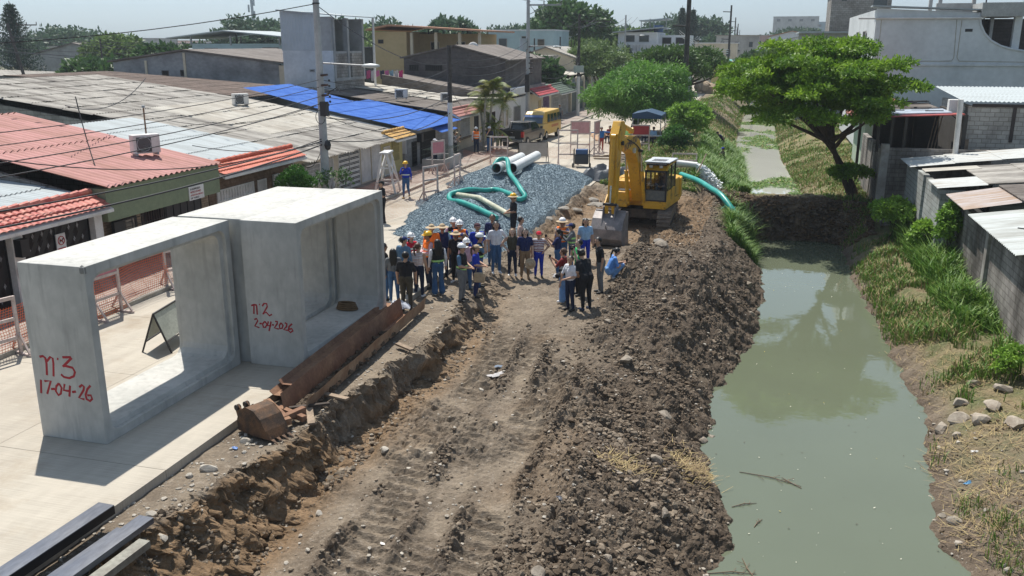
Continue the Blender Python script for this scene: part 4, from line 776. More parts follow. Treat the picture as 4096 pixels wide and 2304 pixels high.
# --- right side
h = thing('building', 'large blank pale grey building with curved open stair terrace', 'building', (14, 65, 0))
WB = M('pale_blue_grey_render', (.62, .64, .64), .9, (.46, .48, .48), sc=.35, mixlo=.42, mixhi=.75, fine=.06)
cv = [(15.8, 6.92), (14.95, 7.06), (14.31, 7.25), (13.71, 7.58), (13.27, 8.04), (12.99, 8.57), (12.83, 9.3)]
m = MB(); m.prism([(6.7, 0), (24, 0), (24, 6.92)] + cv + [(6.7, 9.62)], 65, 65.3, 'y'); m.box((6.7, 65.3, 0), (7.0, 86, 9.55)); m.build('wall', WB, h)
m = MB(); m.box((7.0, 65.4, 9.25), (12.8, 86, 9.35)); m.build('roof', GRY3, h)
m = MB(); m.prism([(6.4, 9.72), (13.4, 9.42), (13.4, 9.5), (6.4, 9.82)], 64.8, 66.2, 'y'); m.build('roof_edge', WSH, h)
MB().tube([(5.6, 64.85, 9.0), (13.0, 64.85, 8.98), (13.25, 64.85, 9.1), (13.28, 64.85, 9.55)], .07, 8).build('rain_pipe', WHP, h)
m = MB(); m.box((6.7, 64.9, 6.0), (24, 64.996, 6.12)); m.build('string_course', WB, h)
m = MB(); m.tube([(x, 64.98, z) for x, z in [(18, 6.85)] + cv], .07, 6); m.build('curved_coping', WB, h)
m = MB(); m.box((12.2, 69, 4.6), (20, 69.3, 9.0)); m.box((12.2, 65.3, 6.0), (20, 69, 6.2)); m.build('terrace_wall', M('dark_block_wall', (.08, .07, .065), .9, brick=(.42, .21, .012, (.6, .6, .6))), h)
m = MB(); m.box((12.9, 64.7, 9.05), (15.4, 69.2, 9.9)); m.build('terrace_parapet', M('tan_parapet', (.40, .40, .38), .9), h); m = MB(); m.box((15.02, 65.35, 6.2), (15.45, 65.8, 9.05)); m.box((14.3, 68.6, 6.2), (14.5, 68.9, 9.05)); m.each('column', WB, h)
m = MB()
for i in range(12): m.box((12.9 + .06 * i, 67, 8.9 - i * .22), (13.3 + .06 * i, 68.4, 9.0 - i * .22))
m.bar((13.3, 65.7, 5), (13.3, 65.9, 12.5), .07); m.build('ladder', BLK, h)
m = MB(); [m.box((x, 69, 9.3), (x + .22, 69.25, 12.4)) for x in (10.4, 11.0, 13.1)]; m.each('starter_column', GRY3, h)
m = MB(); m.box((10.7, 67.8, 9.3), (12.9, 68.1, 10.0)); m.build('roof_parapet', GRY3, h)
bm_ = MB(); bm_.box((12.12, 64.99, 8.13), (12.56, 64.996, 8.31)); bm_.build('vent_block', BLK, h)
m = MB()
for pp in ([(11.56, 8.9), (11.66, 6.5), (11.55, 6.3), (7.2, 6.25)], [(11.86, 8.84), (11.85, 6.5), (12.0, 6.3), (16, 6.25)], [(7.03, 8.9), (7.05, 6.3)]): m.tube([(x, 64.99, z) for x, z in pp], .018, 5)
m.each('groove_line', M('groove_tan', (.40, .36, .28), .9), h)
for v in (70, 75): win_x(h, 6.6, v, v + 2, 6.6, 8.3, WHP, DARKIN)
block('building', 'grey-green block building beyond the white one', 3.2, 12, 98, 108, 8.4, M('greygreen_render', (.30, .31, .27), .9), WSH, ((10.2, 11.8, 6.5, 7.2),), over=.3)
block('building', 'unfinished block storey with small dark opening on the skyline', 6.6, 13, 112, 120, 13.2, BLOCK, ASBD, ((7.6, 8.3, 12, 12.7), (11, 12.6, 11.4, 12.8)), over=.3)
# yard with burnt shed
h = thing('yard_wall', 'grimy concrete block yard wall rising from the bank beside the big tree', 'wall', (5.7, 46.3, -2))
m = MB(); m.box((5.7, 46.6, -2.2), (5.95, 56, 2.35)); m.box((5.7, 46.3, -2.2), (10.5, 46.58, 2.55)); m.build('wall', BLOCKD, h)
m = MB(); m.box((5.62, 46.22, -2.3), (5.98, 46.62, 2.72)); m.box((5.66, 50.4, -2.2), (5.99, 50.7, 2.5)); m.each('concrete_pier', M('stained_pier', (.38, .36, .33), .9, (.2, .18, .16), sc=.8), h)
h = thing('shed', 'fire-darkened open shed under a red-edged metal roof inside the yard wall', 'shed', (7, 50, 2))
m = MB(); m.prism([(4.75, 3.88), (9.25, 4.12), (9.25, 4.17), (4.75, 3.93)], 47.0, 47.9, 'y', 0); m.build('red_roof_sheet', P('red_sheet', (.38, .07, .06), .5), h)
m = MB(); m.prism([(4.6, 3.96), (8.8, 4.14), (8.8, 4.2), (4.6, 4.02)], 47.6, 50.3, 'y'); m.build('pale_roof_sheet', P('bluish_sheet', (.48, .54, .62), .4, metal=.3), h)
m = MB(); m.prism([(5.0, 4.0), (8.6, 4.2), (8.6, 4.25), (5.0, 4.05)], 50.3, 54, 'y'); m.build('dark_roof_sheet', ASBD, h)
m = MB(); 
for i in range(9): a = rng.random(2); m.bar((5.2 + a[0] * 2.6, 48 + a[1] * 3, 4.2), (6 + a[0] * 2.6, 47.8 + a[1] * 3, 4.24), .13, .03)
for i in range(12): a = rng.random(2); m.bar((5 + a[0] * 1.5, 51 + a[1] * 2.6, 4.3), (7.2 + a[0] * 1.4, 51.3 + a[1] * 2.6, 4.4), .07, .04)
m.each('loose_strip', BLK, h)
m = MB(); [m.box((x, 46.75, 2.3), (x + .14, 46.9, 3.95)) for x in (5.4, 6.0, 6.6)]; [m.box((x, 53.4, 0), (x + .14, 53.6, 4)) for x in (5.2, 8.0)]; m.each('post', P('charred_wood', (.05, .045, .04), .9), h)
m = MB(); m.box((6, 54, 0), (9.5, 54.2, 4)); m.box((9.3, 47.5, 0), (9.5, 54, 4.1)); m.box((6, 47, .2), (9.3, 54, .25)); m.build('back_wall', M('sooty_back', (.07, .065, .06), .95), h)
m = MB(); [m.bar((8 + i * .15, 48.4, 2.2), (8.5 + i * .15, 50, 3.9), .05) for i in range(3)]; m.each('leaning_timber', WOOD, h)
h = thing('house', 'rough block house with pale corrugated roof at right edge', 'house', (12, 48, 0))
m = MB(); m.box((9.75, 48, 0), (24, 48.2, 4.45)); m.prism([(9.55, 0), (9.75, 0), (9.75, 4.5), (9.55, 4.5)], 48.0, 55, 'y'); m.build('wall', BLOCKW, h)
m = MB(); m.box((9.4, 47.9, 0), (9.74, 47.999, 2.9)); m.build('plank_door', WOOD, h); m = MB(); m.box((11.5, 47.93, 2.8), (11.65, 47.998, 4.45)); m.box((9.7, 47.93, 4.45), (24, 48.0, 4.6)); m.build('timber_band', DKM, h)
V, F = corr(0, 0, 1, 0, 9.2, 24, pitch=.2, amp=.025); V = np.stack([V[:, 1], 47.7 + V[:, 0] * 8.3, 4.72 + V[:, 0] * .35 + V[:, 2]], -1); npmesh('roof', V - np.array((12, 48, 0)), F, WSH, h, smooth=True)
tt_ = thing('water_tank', 'small white box on a bracket at the corner of the rough block house', 'box', (8.95, 48.6, 3.9)); m = MB(); m.box((8.75, 48.4, 4.05), (9.35, 48.9, 4.75)); m.build('casing', WHP, tt_, bevel=.02); m = MB(); m.bar((8.9, 48.7, 4.05), (9.5, 48.7, 3.6), .04); m.build('bracket', BLK, tt_)
tag(MB().tube([(8.85, 46.05, 2.3), (8.8, 46.05, 4.9)], .12, 12).build('vent_pipe', WHP), 'tall white plastic pipe standing at the yard corner', 'pipe')
# canal-side wall and patchwork roofs
h = thing('house', 'canal-side house of stained blocks under patchwork corrugated sheets', 'house', (7.7, 40, -1.5))
m = MB(); m.box((7.6, 8, -1.9), (7.85, 37.9, 1.42)); m.build('stained_block_wall', BLOCKD, h)
m = MB(); m.box((6.95, 37.95, -1.9), (7.2, 41.4, 1.85)); m.box((6.85, 41.45, -1.9), (7.1, 46.2, 1.95)); m.box((7.2, 37.9, -1.9), (7.85, 38.1, 1.85)); m.each('pale_block_wall', M('pale_bluish_block', (.42, .44, .42), .95, (.28, .28, .26), sc=.6, brick=(.42, .21, .014, (.5, .5, .48))), h)
m = MB(); [m.box((7.5, v, -1.9), (7.598, v + .35, 1.4)) for v in (15, 20.5, 26.3, 32)]; m.each('concrete_pier', M('stained_pier', (.38, .36, .33), .9), h)
m = MB(); m.box((7.45, 9, -1.95), (7.597, 37.8, -1.25)); m.build('plinth', M('stained_pier', (.38, .36, .33), .9), h)
def rsheet(mat, x0, z0, x1, z1, v0, v1, name, pitch=.2, amp=.022, rows=None):
    V, F = corr(x0, z0, x1, z1, v0, v1, pitch=pitch, amp=amp, rows=rows); npmesh(name, V - np.array((7.7, 40, -1.5)), F, mat, h, smooth=True)
CLR = M('clear_ribbed_sheet', (.52, .55, .53), .45, (.33, .33, .30), sc=1.1, stretch=(.3, 3, 1), fine=.05)
WSR = M('rust_spotted_sheet', (.50, .51, .49), .6, (.30, .24, .17), sc=1.1, mixlo=.52, mixhi=.72, stretch=(.35, 3, 1), fine=.12)
rsheet(WSR, 6.5, 2.08, 12, 2.75, 43.1, 46.1, 'roof_sheet'); rsheet(ASBD, 8.6, 2.32, 20, 3.4, 43.4, 45.4, 'dark_roof_sheet'); rsheet(ASBG, 7.0, 2.0, 9.2, 2.22, 42.0, 43.1, 'pale_roof_sheet')
rsheet(WSR, 6.8, 1.93, 9.2, 2.2, 37.9, 40.1, 'roof_sheet'); rsheet(ASB, 8.6, 2.15, 20, 3.2, 37.8, 43.3, 'asbestos_roof'); rsheet(ASBD, 8.9, 2.15, 20, 3.1, 28, 37.7, 'asbestos_roof')
rsheet(M('stained_clear_sheet', (.34, .24, .17), .4, (.45, .42, .42), sc=1.5, stretch=(.3, 3, 1)), 7.1, 1.72, 9.2, 2.12, 34.3, 37.6, 'rust_stained_sheet', rows=1); rsheet(CLR, 7.25, 1.55, 12, 2.25, 27.6, 34.2, 'clear_roof_sheet', rows=2); rsheet(ASB, 7.4, 1.62, 12, 2.2, 8, 27.5, 'asbestos_roof')
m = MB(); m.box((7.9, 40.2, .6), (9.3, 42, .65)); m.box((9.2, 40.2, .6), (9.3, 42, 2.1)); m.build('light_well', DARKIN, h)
m = MB(); [m.bar((7.9 + a, 29.6, 1.95 + b), (8.5 - a * .5, 29.0 + c, 2.0 + b), .03) for a, b, c in ((0, 0, .2), (.1, .1, .8), (-.2, .05, -.3))]; m.each('rebar', BLK, h)
for i, tx in enumerate('CHATA'): text3d('wall_lettering', tx, P('faded_red_paint', (.38, .14, .13), .8), (7.497, 25.9 - i * .0, .15 - i * .36), .38, face=(math.pi / 2, 0, -math.pi / 2), parent=h)
h = thing('house', 'pale green house with red roof peeping out behind the big tree trunks', 'house', (6.2, 58, 0)); shell(h, M('pale_green_render', (.42, .50, .38), .9), 5.9, 10, 57, 63.5, 2.9, z1b=2.9)
m = MB(); m.prism([(5.3, 2.95), (8, 3.9), (8, 4.02), (5.3, 3.07)], 56.8, 64, 'y'); m.build('roof', M('rusty_roof', (.42, .16, .12), .8, (.3, .1, .08), sc=2), h)
# ---------------------------------------------------------------- concrete box culverts
CUL = M('precast_concrete', (.50, .49, .455), .85, (.36, .36, .335), sc=.55, mixlo=.40, mixhi=.68, bump=.12, bsc=50, fine=.09, stretch=(1, 1, .7))
def cul_top():
    m = CUL; t = m.node_tree; N = t.nodes; L = t.links; b = N['Principled BSDF']; src = b.inputs['Base Color'].links[0].from_socket
    tc = N.new('ShaderNodeTexCoord'); mp = N.new('ShaderNodeMapping'); mp.inputs['Scale'].default_value = (5, 5, .5); L.new(tc.outputs['Object'], mp.inputs[0])
    n = N.new('ShaderNodeTexNoise'); n.inputs['Scale'].default_value = 1.5; n.inputs['Detail'].default_value = 6; L.new(mp.outputs[0], n.inputs[0])
    r = N.new('ShaderNodeMapRange'); r.inputs[1].default_value = .54; r.inputs[2].default_value = .76; r.inputs[4].default_value = .5; L.new(n.outputs[0], r.inputs[0])
    mx = N.new('ShaderNodeMix'); mx.data_type = 'RGBA'; L.new(r.outputs[0], mx.inputs[0]); L.new(src, mx.inputs[6]); mx.inputs[7].default_value = (.24, .235, .22, 1); L.new(mx.outputs[2], b.inputs['Base Color'])
cul_top()
SPRAY = P('red_spray_paint', (.36, .02, .03), .7)
def rr(v0, v1, z0, z1, c, n=3):
    """rectangle loop (v,z) with bevelled corners"""
    pts = []
    for cy, cz, a0 in ((v1 - c, z1 - c, 0), (v0 + c, z1 - c, 90), (v0 + c, z0 + c, 180), (v1 - c, z0 + c, 270)):
        for k in range(n + 1): a = math.radians(a0 + 90 * k / n); pts.append((cy + c * math.cos(a), cz + c * math.sin(a)))
    return pts
def culvert(x0, x1, v0, v1, label, z1=3.5):
    t = thing('box_culvert', label, 'box culvert', ((x0 + x1) / 2, (v0 + v1) / 2, 0), 0, 'precast box culverts standing on the street')
    loops = []; w = .27
    O = rr(v0, v1, 0, z1, .015); I = rr(v0 + w, v1 - w, w, z1 - w, .26); I2 = rr(v0 + w - .09, v1 - w + .09, w - .09, z1 - w + .09, .24); I3 = rr(v0 + w - .05, v1 - w + .05, w - .05, z1 - w + .05, .25)
    seq = [(x1, O), (x1, I2), (x1 - .10, I2), (x1 - .13, I), (x0 + .12, I), (x0 + .10, I3), (x0, I3), (x0, O)]
    m = MB(); n = len(O)
    vs_ = [(x, p[0], p[1]) for x, lp in seq for p in lp]; k = len(seq)
    m.add(vs_, [(i * n + j, i * n + (j + 1) % n, ((i + 1) % k) * n + (j + 1) % n, ((i + 1) % k) * n + j) for i in range(k) for j in range(n)])
    m.build('concrete_ring', CUL, t, bevel=.012); return t
C3 = culvert(-13.12, -11.64, 12.9, 17.53, 'nearest box culvert with red sprayed n°3 and 17-04-26 on its end')
C1 = culvert(-13.1, -11.403, 17.68, 22.28, 'box culvert squeezed between the two painted ones at the back left')
C2 = culvert(-11.4, -9.97, 17.6, 22.42, 'box culvert with red sprayed n°2 and 2-04-2026 beside the crowd')
ST3 = [[(-12.92, 1.66), (-12.84, 1.68), (-12.79, 1.65), (-12.78, 1.54), (-12.81, 1.3)], [(-12.77, 1.58), (-12.67, 1.68), (-12.62, 1.66), (-12.62, 1.56), (-12.66, 1.29)], [(-12.52, 1.66), (-12.49, 1.65)], [(-12.39, 1.7), (-12.2, 1.72), (-12.18, 1.71), (-12.41, 1.51), (-12.33, 1.53), (-12.19, 1.51), (-12.15, 1.43), (-12.19, 1.34), (-12.3, 1.29), (-12.42, 1.3), (-12.48, 1.35)], [(-12.97, 1.19), (-13.01, 0.91)], [(-12.89, 1.17), (-12.74, 1.19), (-12.87, 0.91)], [(-12.76, 1.02), (-12.67, 1.03)], [(-12.56, 1.16), (-12.63, 1.09), (-12.66, 0.99), (-12.61, 0.91), (-12.55, 0.95), (-12.51, 1.07), (-12.56, 1.16)], [(-12.43, 1.16), (-12.47, 1.03), (-12.31, 1.02)], [(-12.31, 1.14), (-12.36, 0.91)], [(-12.28, 1.01), (-12.19, 1.03)], [(-12.1, 1.13), (-12.03, 1.18), (-11.99, 1.15), (-12.01, 1.08), (-12.14, 0.91), (-12.02, 0.89)], [(-11.84, 1.19), (-11.92, 1.11), (-11.98, 0.99), (-11.97, 0.9), (-11.9, 0.87), (-11.84, 0.92), (-11.86, 0.99), (-11.94, 0.98)]]
ST2 = [[(-11.27, 1.46), (-11.19, 1.49), (-11.12, 1.48)], [(-11.2, 1.47), (-11.22, 1.26)], [(-11.13, 1.48), (-11.13, 1.25)], [(-11.06, 1.51), (-11.04, 1.5)], [(-10.98, 1.47), (-10.93, 1.54), (-10.86, 1.54), (-10.85, 1.47), (-10.98, 1.27), (-10.89, 1.33), (-10.81, 1.25), (-10.74, 1.29)], [(-11.22, 1.12), (-11.16, 1.15), (-11.13, 1.1), (-11.22, 0.96), (-11.1, 0.93)], [(-11.09, 1.03), (-11.03, 1.04)], [(-10.94, 1.1), (-11.01, 1.03), (-10.99, 0.95), (-10.94, 0.95), (-10.89, 1.03), (-10.94, 1.1)], [(-10.85, 1.11), (-10.88, 1.0), (-10.78, 1.01)], [(-10.78, 1.11), (-10.85, 0.87)], [(-10.76, 1.03), (-10.71, 1.03)], [(-10.67, 1.12), (-10.61, 1.12), (-10.62, 1.07), (-10.7, 0.96), (-10.59, 0.94)], [(-10.52, 1.1), (-10.57, 1.03), (-10.56, 0.95), (-10.5, 0.97), (-10.47, 1.04), (-10.52, 1.1)], [(-10.42, 1.11), (-10.37, 1.09), (-10.38, 1.02), (-10.46, 0.94), (-10.36, 0.93)], [(-10.23, 1.1), (-10.31, 1.03), (-10.34, 0.93), (-10.29, 0.88), (-10.22, 0.93), (-10.25, 0.98), (-10.32, 0.96)]]
for C_, ST_, yv, wd in ((C3, ST3, 12.9, .027), (C2, ST2, 17.6, .023)):
    m = MB()
    for s_ in ST_:
        k0 = len(m.v); m.tube([(x, 0, z) for x, z in s_], wd, 6); m.xf(Matrix.Translation((0, yv, 0)) @ Matrix.Diagonal((1, .2, 1, 1)), k0)
    m.build('spray_lettering', SPRAY, C_)
m = MB(); m.ball((-11.70, 12.93, 3.43), (.09, .05, .1), 7); m.build('chipped_corner', M('raw_concrete_chip', (.2, .2, .19), .95), C3)
t = thing('lifting_strap', 'coiled brown lifting strap lying inside the box culvert', 'strap', (-10.6, 21.6, .28)); STR = M('strap_webbing', (.17, .11, .06), .95, sc=8)
for k in range(4): MB().tube([(-10.75 + (.30 - .02 * k) * math.cos(a * .4), 21.5 + (.16 - .015 * k) * math.sin(a * .4), .31 + .05 * k) for a in range(17)], .03, 5).build('strap_loop', STR, t)
# ---------------------------------------------------------------- rusty trench sheets
RUST = M('rusty_steel', (.21, .115, .075), .85, (.33, .20, .12), sc=1.6, mixlo=.4, mixhi=.7, bump=.25, bsc=25, fine=.15, metal=.25)
def channel(name, label, p, q, prof, th=.012, cat='steel sheet', mat=RUST, group=None, jag=0):
    """folded steel profile (offset sideways, height) running from p to q"""
    p = Vector(p); q = Vector(q); d = (q - p).normalized(); r = d.cross(Vector((0, 0, 1))).normalized(); n = len(prof); seg = 10; vs_ = []
    for lay in (0, 1):
        for i in range(seg + 1):
            c = p.lerp(q, i / seg)
            for j, (a, b) in enumerate(prof): vs_.append(c + r * a + Vector((0, 0, b + lay * th + jag * math.sin(i * 2.3 + j) * (j == n - 1))))
    m = MB(); K = (seg + 1) * n; fs = []
    for i in range(seg):
        for j in range(n - 1):
            a = i * n + j; fs.append((a, a + 1, a + n + 1, a + n)); fs.append((K + a, K + a + n, K + a + n + 1, K + a + 1))
        for j in (0, n - 1): a = i * n + j; fs.append((a, a + n, K + a + n, K + a))
    for i in (0, seg):
        for j in range(n - 1): a = i * n + j; fs.append((a, K + a, K + a + 1, a + 1))
    m.add(vs_, fs); o = m.build(name, mat, None); return tag(o, label, cat, group)
TR = 'rusty trench sheets beside the painted culvert'
channel('trench_sheet', 'upper rusty trench sheet lying nearest the painted culvert', (-9.56, 16.2, .17), (-9.86, 22.7, .17), [(-.28, .09), (-.2, 0), (.1, 0), (.22, .12)], group=TR)
channel('trench_sheet', 'lower rusty trench sheet nested under the upper one', (-9.58, 15.9, .03), (-9.86, 22.5, .03), [(-.32, .09), (-.22, 0), (.1, 0), (.24, .12)], group=TR)
channel('trench_sheet', 'middle upright rusty trench sheet forming a trough with soil', (-9.02, 15.2, -.12), (-9.34, 22.4, -.06), [(-.2, .52), (-.18, .44), (-.12, .04), (.14, 0)], group=TR)
channel('trench_sheet', 'outer pale rusty trench sheet with wavy top edge over the cut', (-8.78, 15.4, -.1), (-9.12, 23.2, -.06), [(-.08, .03), (0, .0), (.04, .3), (.08, .36)], group=TR, jag=.02, mat=M('pale_rust_steel', (.33, .235, .16), .85, (.22, .13, .08), sc=2, bump=.25, fine=.15, metal=.2))
n = 900; tt = rng.random(n); px = -8.93 + (-.25) * tt + rng.normal(0, .09, n); py = 15.6 + 5.2 * tt ** 1.2; zz = -.05 + .08 * rng.random(n)
tag(blob_scatter('trough_soil', np.stack([px, py, zz], -1), .03 + .05 * rng.random(n) ** 2, clodm, seed=9), 'dark soil clods lying in the rusty steel trough', 'soil', kind='stuff')
for i, (a, b, w_, lab) in enumerate((((-8.78, 15.55, .02), (-8.35, 14.85, -.02), .15, 'short pale plank pointing over the edge of the cut'), ((-8.85, 16.35, .0), (-8.2, 16.2, .0), .14, 'pale plank end poking out under the outer trench sheet'), ((-8.6, 19.9, .0), (-8.05, 19.55, -.0), .13, 'small plank lying under the trench sheets halfway along'), ((-9.1, 15.3, .06), (-8.4, 15.75, .06), .09, 'dark timber batten beside the rusty excavator bucket'))):
    tag(MB().bar(a, b, w_, .05).build('plank', WOOD if i < 3 else P('dark_timber', (.07, .055, .045), .9), bevel=.005), lab, 'plank', 'planks at the edge of the cut')
for a, b, w_, lab in (((-9.65, 15.35, .12), (-8.75, 14.65, .06), .14, 'square rusty steel beam lying behind the old bucket'), ((-9.0, 14.5, .08), (-8.72, 15.25, .1), .13, 'short square rusty beam crossing the end of the longer one'), ((-9.3, 15.25, .05), (-8.55, 14.95, .03), .12, 'rusty box beam lowest of the little heap')):
    tag(MB().bar(a, b, w_).build('steel_beam', RUST, bevel=.006), lab, 'steel beam', 'rusty beams by the old bucket')
# old digger bucket lying on its side
t = thing('digger_bucket', 'old rusty narrow digger bucket lying beside the slab edge', 'digger bucket', (-9.25, 14.45, -.08), math.radians(-20))
BR = M('rusty_bucket_plate', (.085, .06, .045), .75, (.20, .11, .06), sc=3, bump=.25, fine=.2, metal=.4)
arc = [(-.42, .0), (-.46, .25), (-.36, .5), (-.12, .62), (.14, .6), (.36, .44), (.52, .2), (.62, .0)]; inn = [(x * .92 + .01, z * .9) for x, z in arc]
m = MB(); m.prism(arc + inn[::-1], -.28, .28, 'y'); m.build('bucket_shell', BR, t, local=True, smooth=False, bevel=.01)
for y in (-.3, .28): m = MB(); m.prism([(-.44, 0)] + arc[1:-1] + [(.6, .02), (.1, -.02)], y, y + .02, 'y'); m.build('side_plate', BR, t, local=True)
for y in (-.12, .12):
    m = MB(); m.prism([(-.42, .1), (-.62, .12), (-.72, .42), (-.62, .52), (-.5, .42), (-.4, .5)], y - .02, y + .02, 'y'); lug = m.build('lug', BR, t, local=True); MB().cyl((-.64, y - .05, .44), (-.64, y + .05, .44), .07).build('pin_boss', P('dark_steel', (.04, .035, .035), .5, metal=.5), lug, local=True)
t.scale = (.88, .88, .88)
for k in range(4): MB().add([(.56, -.26 + k * .15, .02), (.64, -.26 + k * .15, .02), (.82, -.23 + k * .15, -.06), (.56, -.18 + k * .15, .02), (.64, -.18 + k * .15, .02), (.82, -.21 + k * .15, -.04), (.6, -.22 + k * .15, .1)], [(0, 1, 2), (3, 5, 4), (0, 2, 5, 3), (1, 4, 5, 2), (0, 3, 6), (1, 6, 4), (0, 6, 1), (3, 4, 6)]).build('tooth', BR, t, local=True)
# dark steel channels at the bottom left
STL = M('mill_scale_steel', (.095, .105, .13), .42, (.16, .165, .18), sc=2.2, stretch=(1, .3, 1), metal=.55, fine=.15, mixlo=.4, mixhi=.7); STL2 = M('dusty_steel', (.23, .23, .20), .6, (.16, .15, .13), sc=2, metal=.3, fine=.15)
GR = 'new steel channels at the bottom left corner'
for i, (x0, y0, x1, y1, w_, h_, z, mt, lab) in enumerate(((-9.98, 10.6, -10.15, 5, .30, .16, .10, STL, 'leftmost dark steel channel with the deepest black side'), (-9.45, 10.28, -9.7, 5, .20, .08, .0, STL, 'low steel channel in the gap between two taller ones'), (-9.2, 10.55, -9.42, 5, .27, .10, .08, STL, 'middle steel channel reaching furthest towards the cut'), (-8.92, 10.12, -9.12, 5, .20, .12, -.06, STL2, 'rightmost dusty grey-green steel channel'))):
    x0 += .25; x1 += .25
    t = thing('steel_channel', lab, 'steel beam', (x0, y0, z), 0, GR); P0 = Vector((x0, y0, z)); P1 = Vector((x1, y1, z))
    MB().bar(P0 + Vector((0, 0, h_)), P1 + Vector((0, 0, h_)), w_, .014).build('web', mt, t)
    for sgn in (-1, 1): MB().bar(P0 + Vector((sgn * (w_ / 2 - .008), 0, h_ / 2)), P1 + Vector((sgn * (w_ / 2 - .008), 0, h_ / 2)), .014, h_ - .02).build('flange', mt if i != 0 else P('black_scale', (.025, .025, .028), .5, metal=.5), t)
# broken concrete lumps
def rock(x, y, s, label, z=None, mat=None, name='concrete_lump', cat='rubble', flat=.6, group='broken concrete pieces', seed=0):
    bm = bmesh.new(); bmesh.ops.create_icosphere(bm, subdivisions=2, radius=1); r = random.Random(seed + int(x * 100) + int(y * 37))
    dirs = [Vector((r.gauss(0, 1), r.gauss(0, 1), r.gauss(0, 1))).normalized() for _ in range(9)]; ds = [r.uniform(.45, .8) for _ in dirs]
    for v in bm.verts:
        for d, q in zip(dirs, ds):
            k = v.co.dot(d)
            if k > q: v.co -= d * (k - q)
        v.co = Vector((v.co.x * s * r.uniform(.98, 1.02), v.co.y * s * .8, v.co.z * s * flat))
    me = bpy.data.meshes.new(name); bm.to_mesh(me); bm.free(); me.materials.append(mat or stonem); o = bpy.data.objects.new(name, me); COL.objects.link(o)
    o.location = (x, y, (TH(x, y) if z is None else z) + s * flat * .3); o.rotation_euler = (0, 0, r.random() * 6); return tag(o, label, cat, group)
for i, (x, y, s, lab) in enumerate(((-9.35, 12.75, .20, 'flat pale concrete slab piece by the street edge'), (-9.52, 12.45, .10, 'small pale block just below the flat slab piece'), (-9.33, 14.0, .14, 'squarish concrete lump beside the old bucket'), (-9.5, 14.3, .10, 'whitish lump tucked behind the squarish one'), (-9.28, 11.05, .12, 'pale lump at the top end of the steel channels'), (-8.85, 10.7, .16, 'brown lump under the middle steel channel'), (-6.35, 11.9, .05, 'tiny white stone low in the middle of the ruts'), (-7.1, 15.6, .13, 'grey angular stone lying on the rutted track'), (-7.45, 13.3, .10, 'flat grey stone at the foot of the orange cut'), (-7.1, 12.2, .07, 'small flat slate at lower left of the track'), (-6.2, 19.4, .11, 'rounded grey stone in the rut below the rag'))): rock(x, y, s, lab, seed=i)
for i, (x, y, s, lab) in enumerate(((-1.7, 17.5, .28, 'tall pale jagged stone on the bank by the dry straw'), (-2.3, 16.2, .17, 'oval grey stone standing on the lower bank'), (-1.3, 15.6, .25, 'pale lump near the shore below the straw'), (-2.0, 13.3, .18, 'pale pointed stone above the bottom bank'), (-.75, 12.6, .28, 'big pale block at the waterline near the bottom edge'), (-2.9, 11.9, .22, 'pale pointed rock at the very bottom of the bank'), (-1.1, 13.4, .18, 'rounded stone half in the water'), (-2.6, 27.0, .20, 'pale slab stone in the upper spoil heap'), (-1.5, 24.0, .22, 'whitish stone halfway down the heap'), (-1.15, 23.4, .2, 'second whitish stone just below on the heap'), (-.9, 20.9, .26, 'flat rocks jutting into the water'), (-.7, 21.3, .22, 'long stone over the water beside the flat rocks'), (-3.9, 24.3, .2, 'greyish stone near the feet of the black-clad man'), (-.1, 34, .3, 'brown rocks at the shore under the grass'), (.1, 31.2, .25, 'pale stone on the shore point'), (-3.2, 31.6, .55, 'large mud-crusted concrete piece on top of the heap'), (-1.9, 20.4, .5, 'long flat concrete slab sliding down the bank'), (-3.0, 22.0, .4, 'thin slab sticking out of the bank'))): rock(x, y, s * .72, lab, seed=i + 40, mat=M('mud_stained_stone', (.30, .26, .21), .95, (.17, .14, .11), sc=7, bump=.5), flat=.5 if 'flat' in lab or 'slab' in lab else .75)
for i, (x, y, s, lab) in enumerate(((4.5, 15.9, .34, 'big pale boulder on the near right shore'), (4.15, 15.7, .15, 'orange-tinted stone in the water beside the boulder'), (4.75, 15.6, .16, 'small grey stone behind the boulder'), (4.2, 18.4, .15, 'dark and pale stone at the waterline'), (4.35, 18.0, .2, 'long brown stone flat on the mud'), (4.15, 19.4, .12, 'white stone at the muddy edge'), (4.9, 22.7, .35, 'pale rubble rock at the left of the stone heap'), (5.3, 23.0, .42, 'large whitish rock in the middle of the heap'), (5.7, 22.5, .38, 'flat pale rock to the right in the heap'), (6.1, 23.2, .35, 'grey rock behind in the heap'), (5.5, 23.9, .3, 'small pale rock at the top of the heap'), (6.4, 22.2, .4, 'sloping pale slab at the right edge'), (6.6, 24.4, .35, 'brownish rock below the wall'), (6.0, 24.8, .3, 'knobbly rock under the root stump'), (5.1, 22.0, .22, 'small stone below the rubble heap'), (6.8, 21.3, .3, 'grey stone at the right frame edge'))): rock(x, y, s * .82, lab, seed=i + 80, mat=M('tan_rubble', (.36, .315, .255), .92, (.22, .18, .14), sc=3, bump=.4), group='stones on the right bank')
for i, (x, y, s, lab) in enumerate(((-8.35, 41.4, .5, 'tilted slab fragment at the foot of the broken street edge'), (-7.7, 43.6, .6, 'broken slab leaning beside the digger track'), (-8.3, 45.0, .55, 'upper broken slab at the corner of the pit'), (-7.4, 45.4, .5, 'slab fragment behind the digger'), (-8.6, 40.0, .35, 'small slab bit on the ledge'), (-7.6, 40.2, .35, 'grey chunk on the orange pit floor'), (-8.9, 37.6, .4, 'slab fragment hanging at the pit ledge'), (-3.6, 34.5, .3, 'pale lump right of the digger track'))): rock(x, y, s, lab, seed=i + 120, flat=.3, mat=M('slab_fragment', (.27, .25, .22), .95, (.17, .15, .125), sc=4, bump=.4))
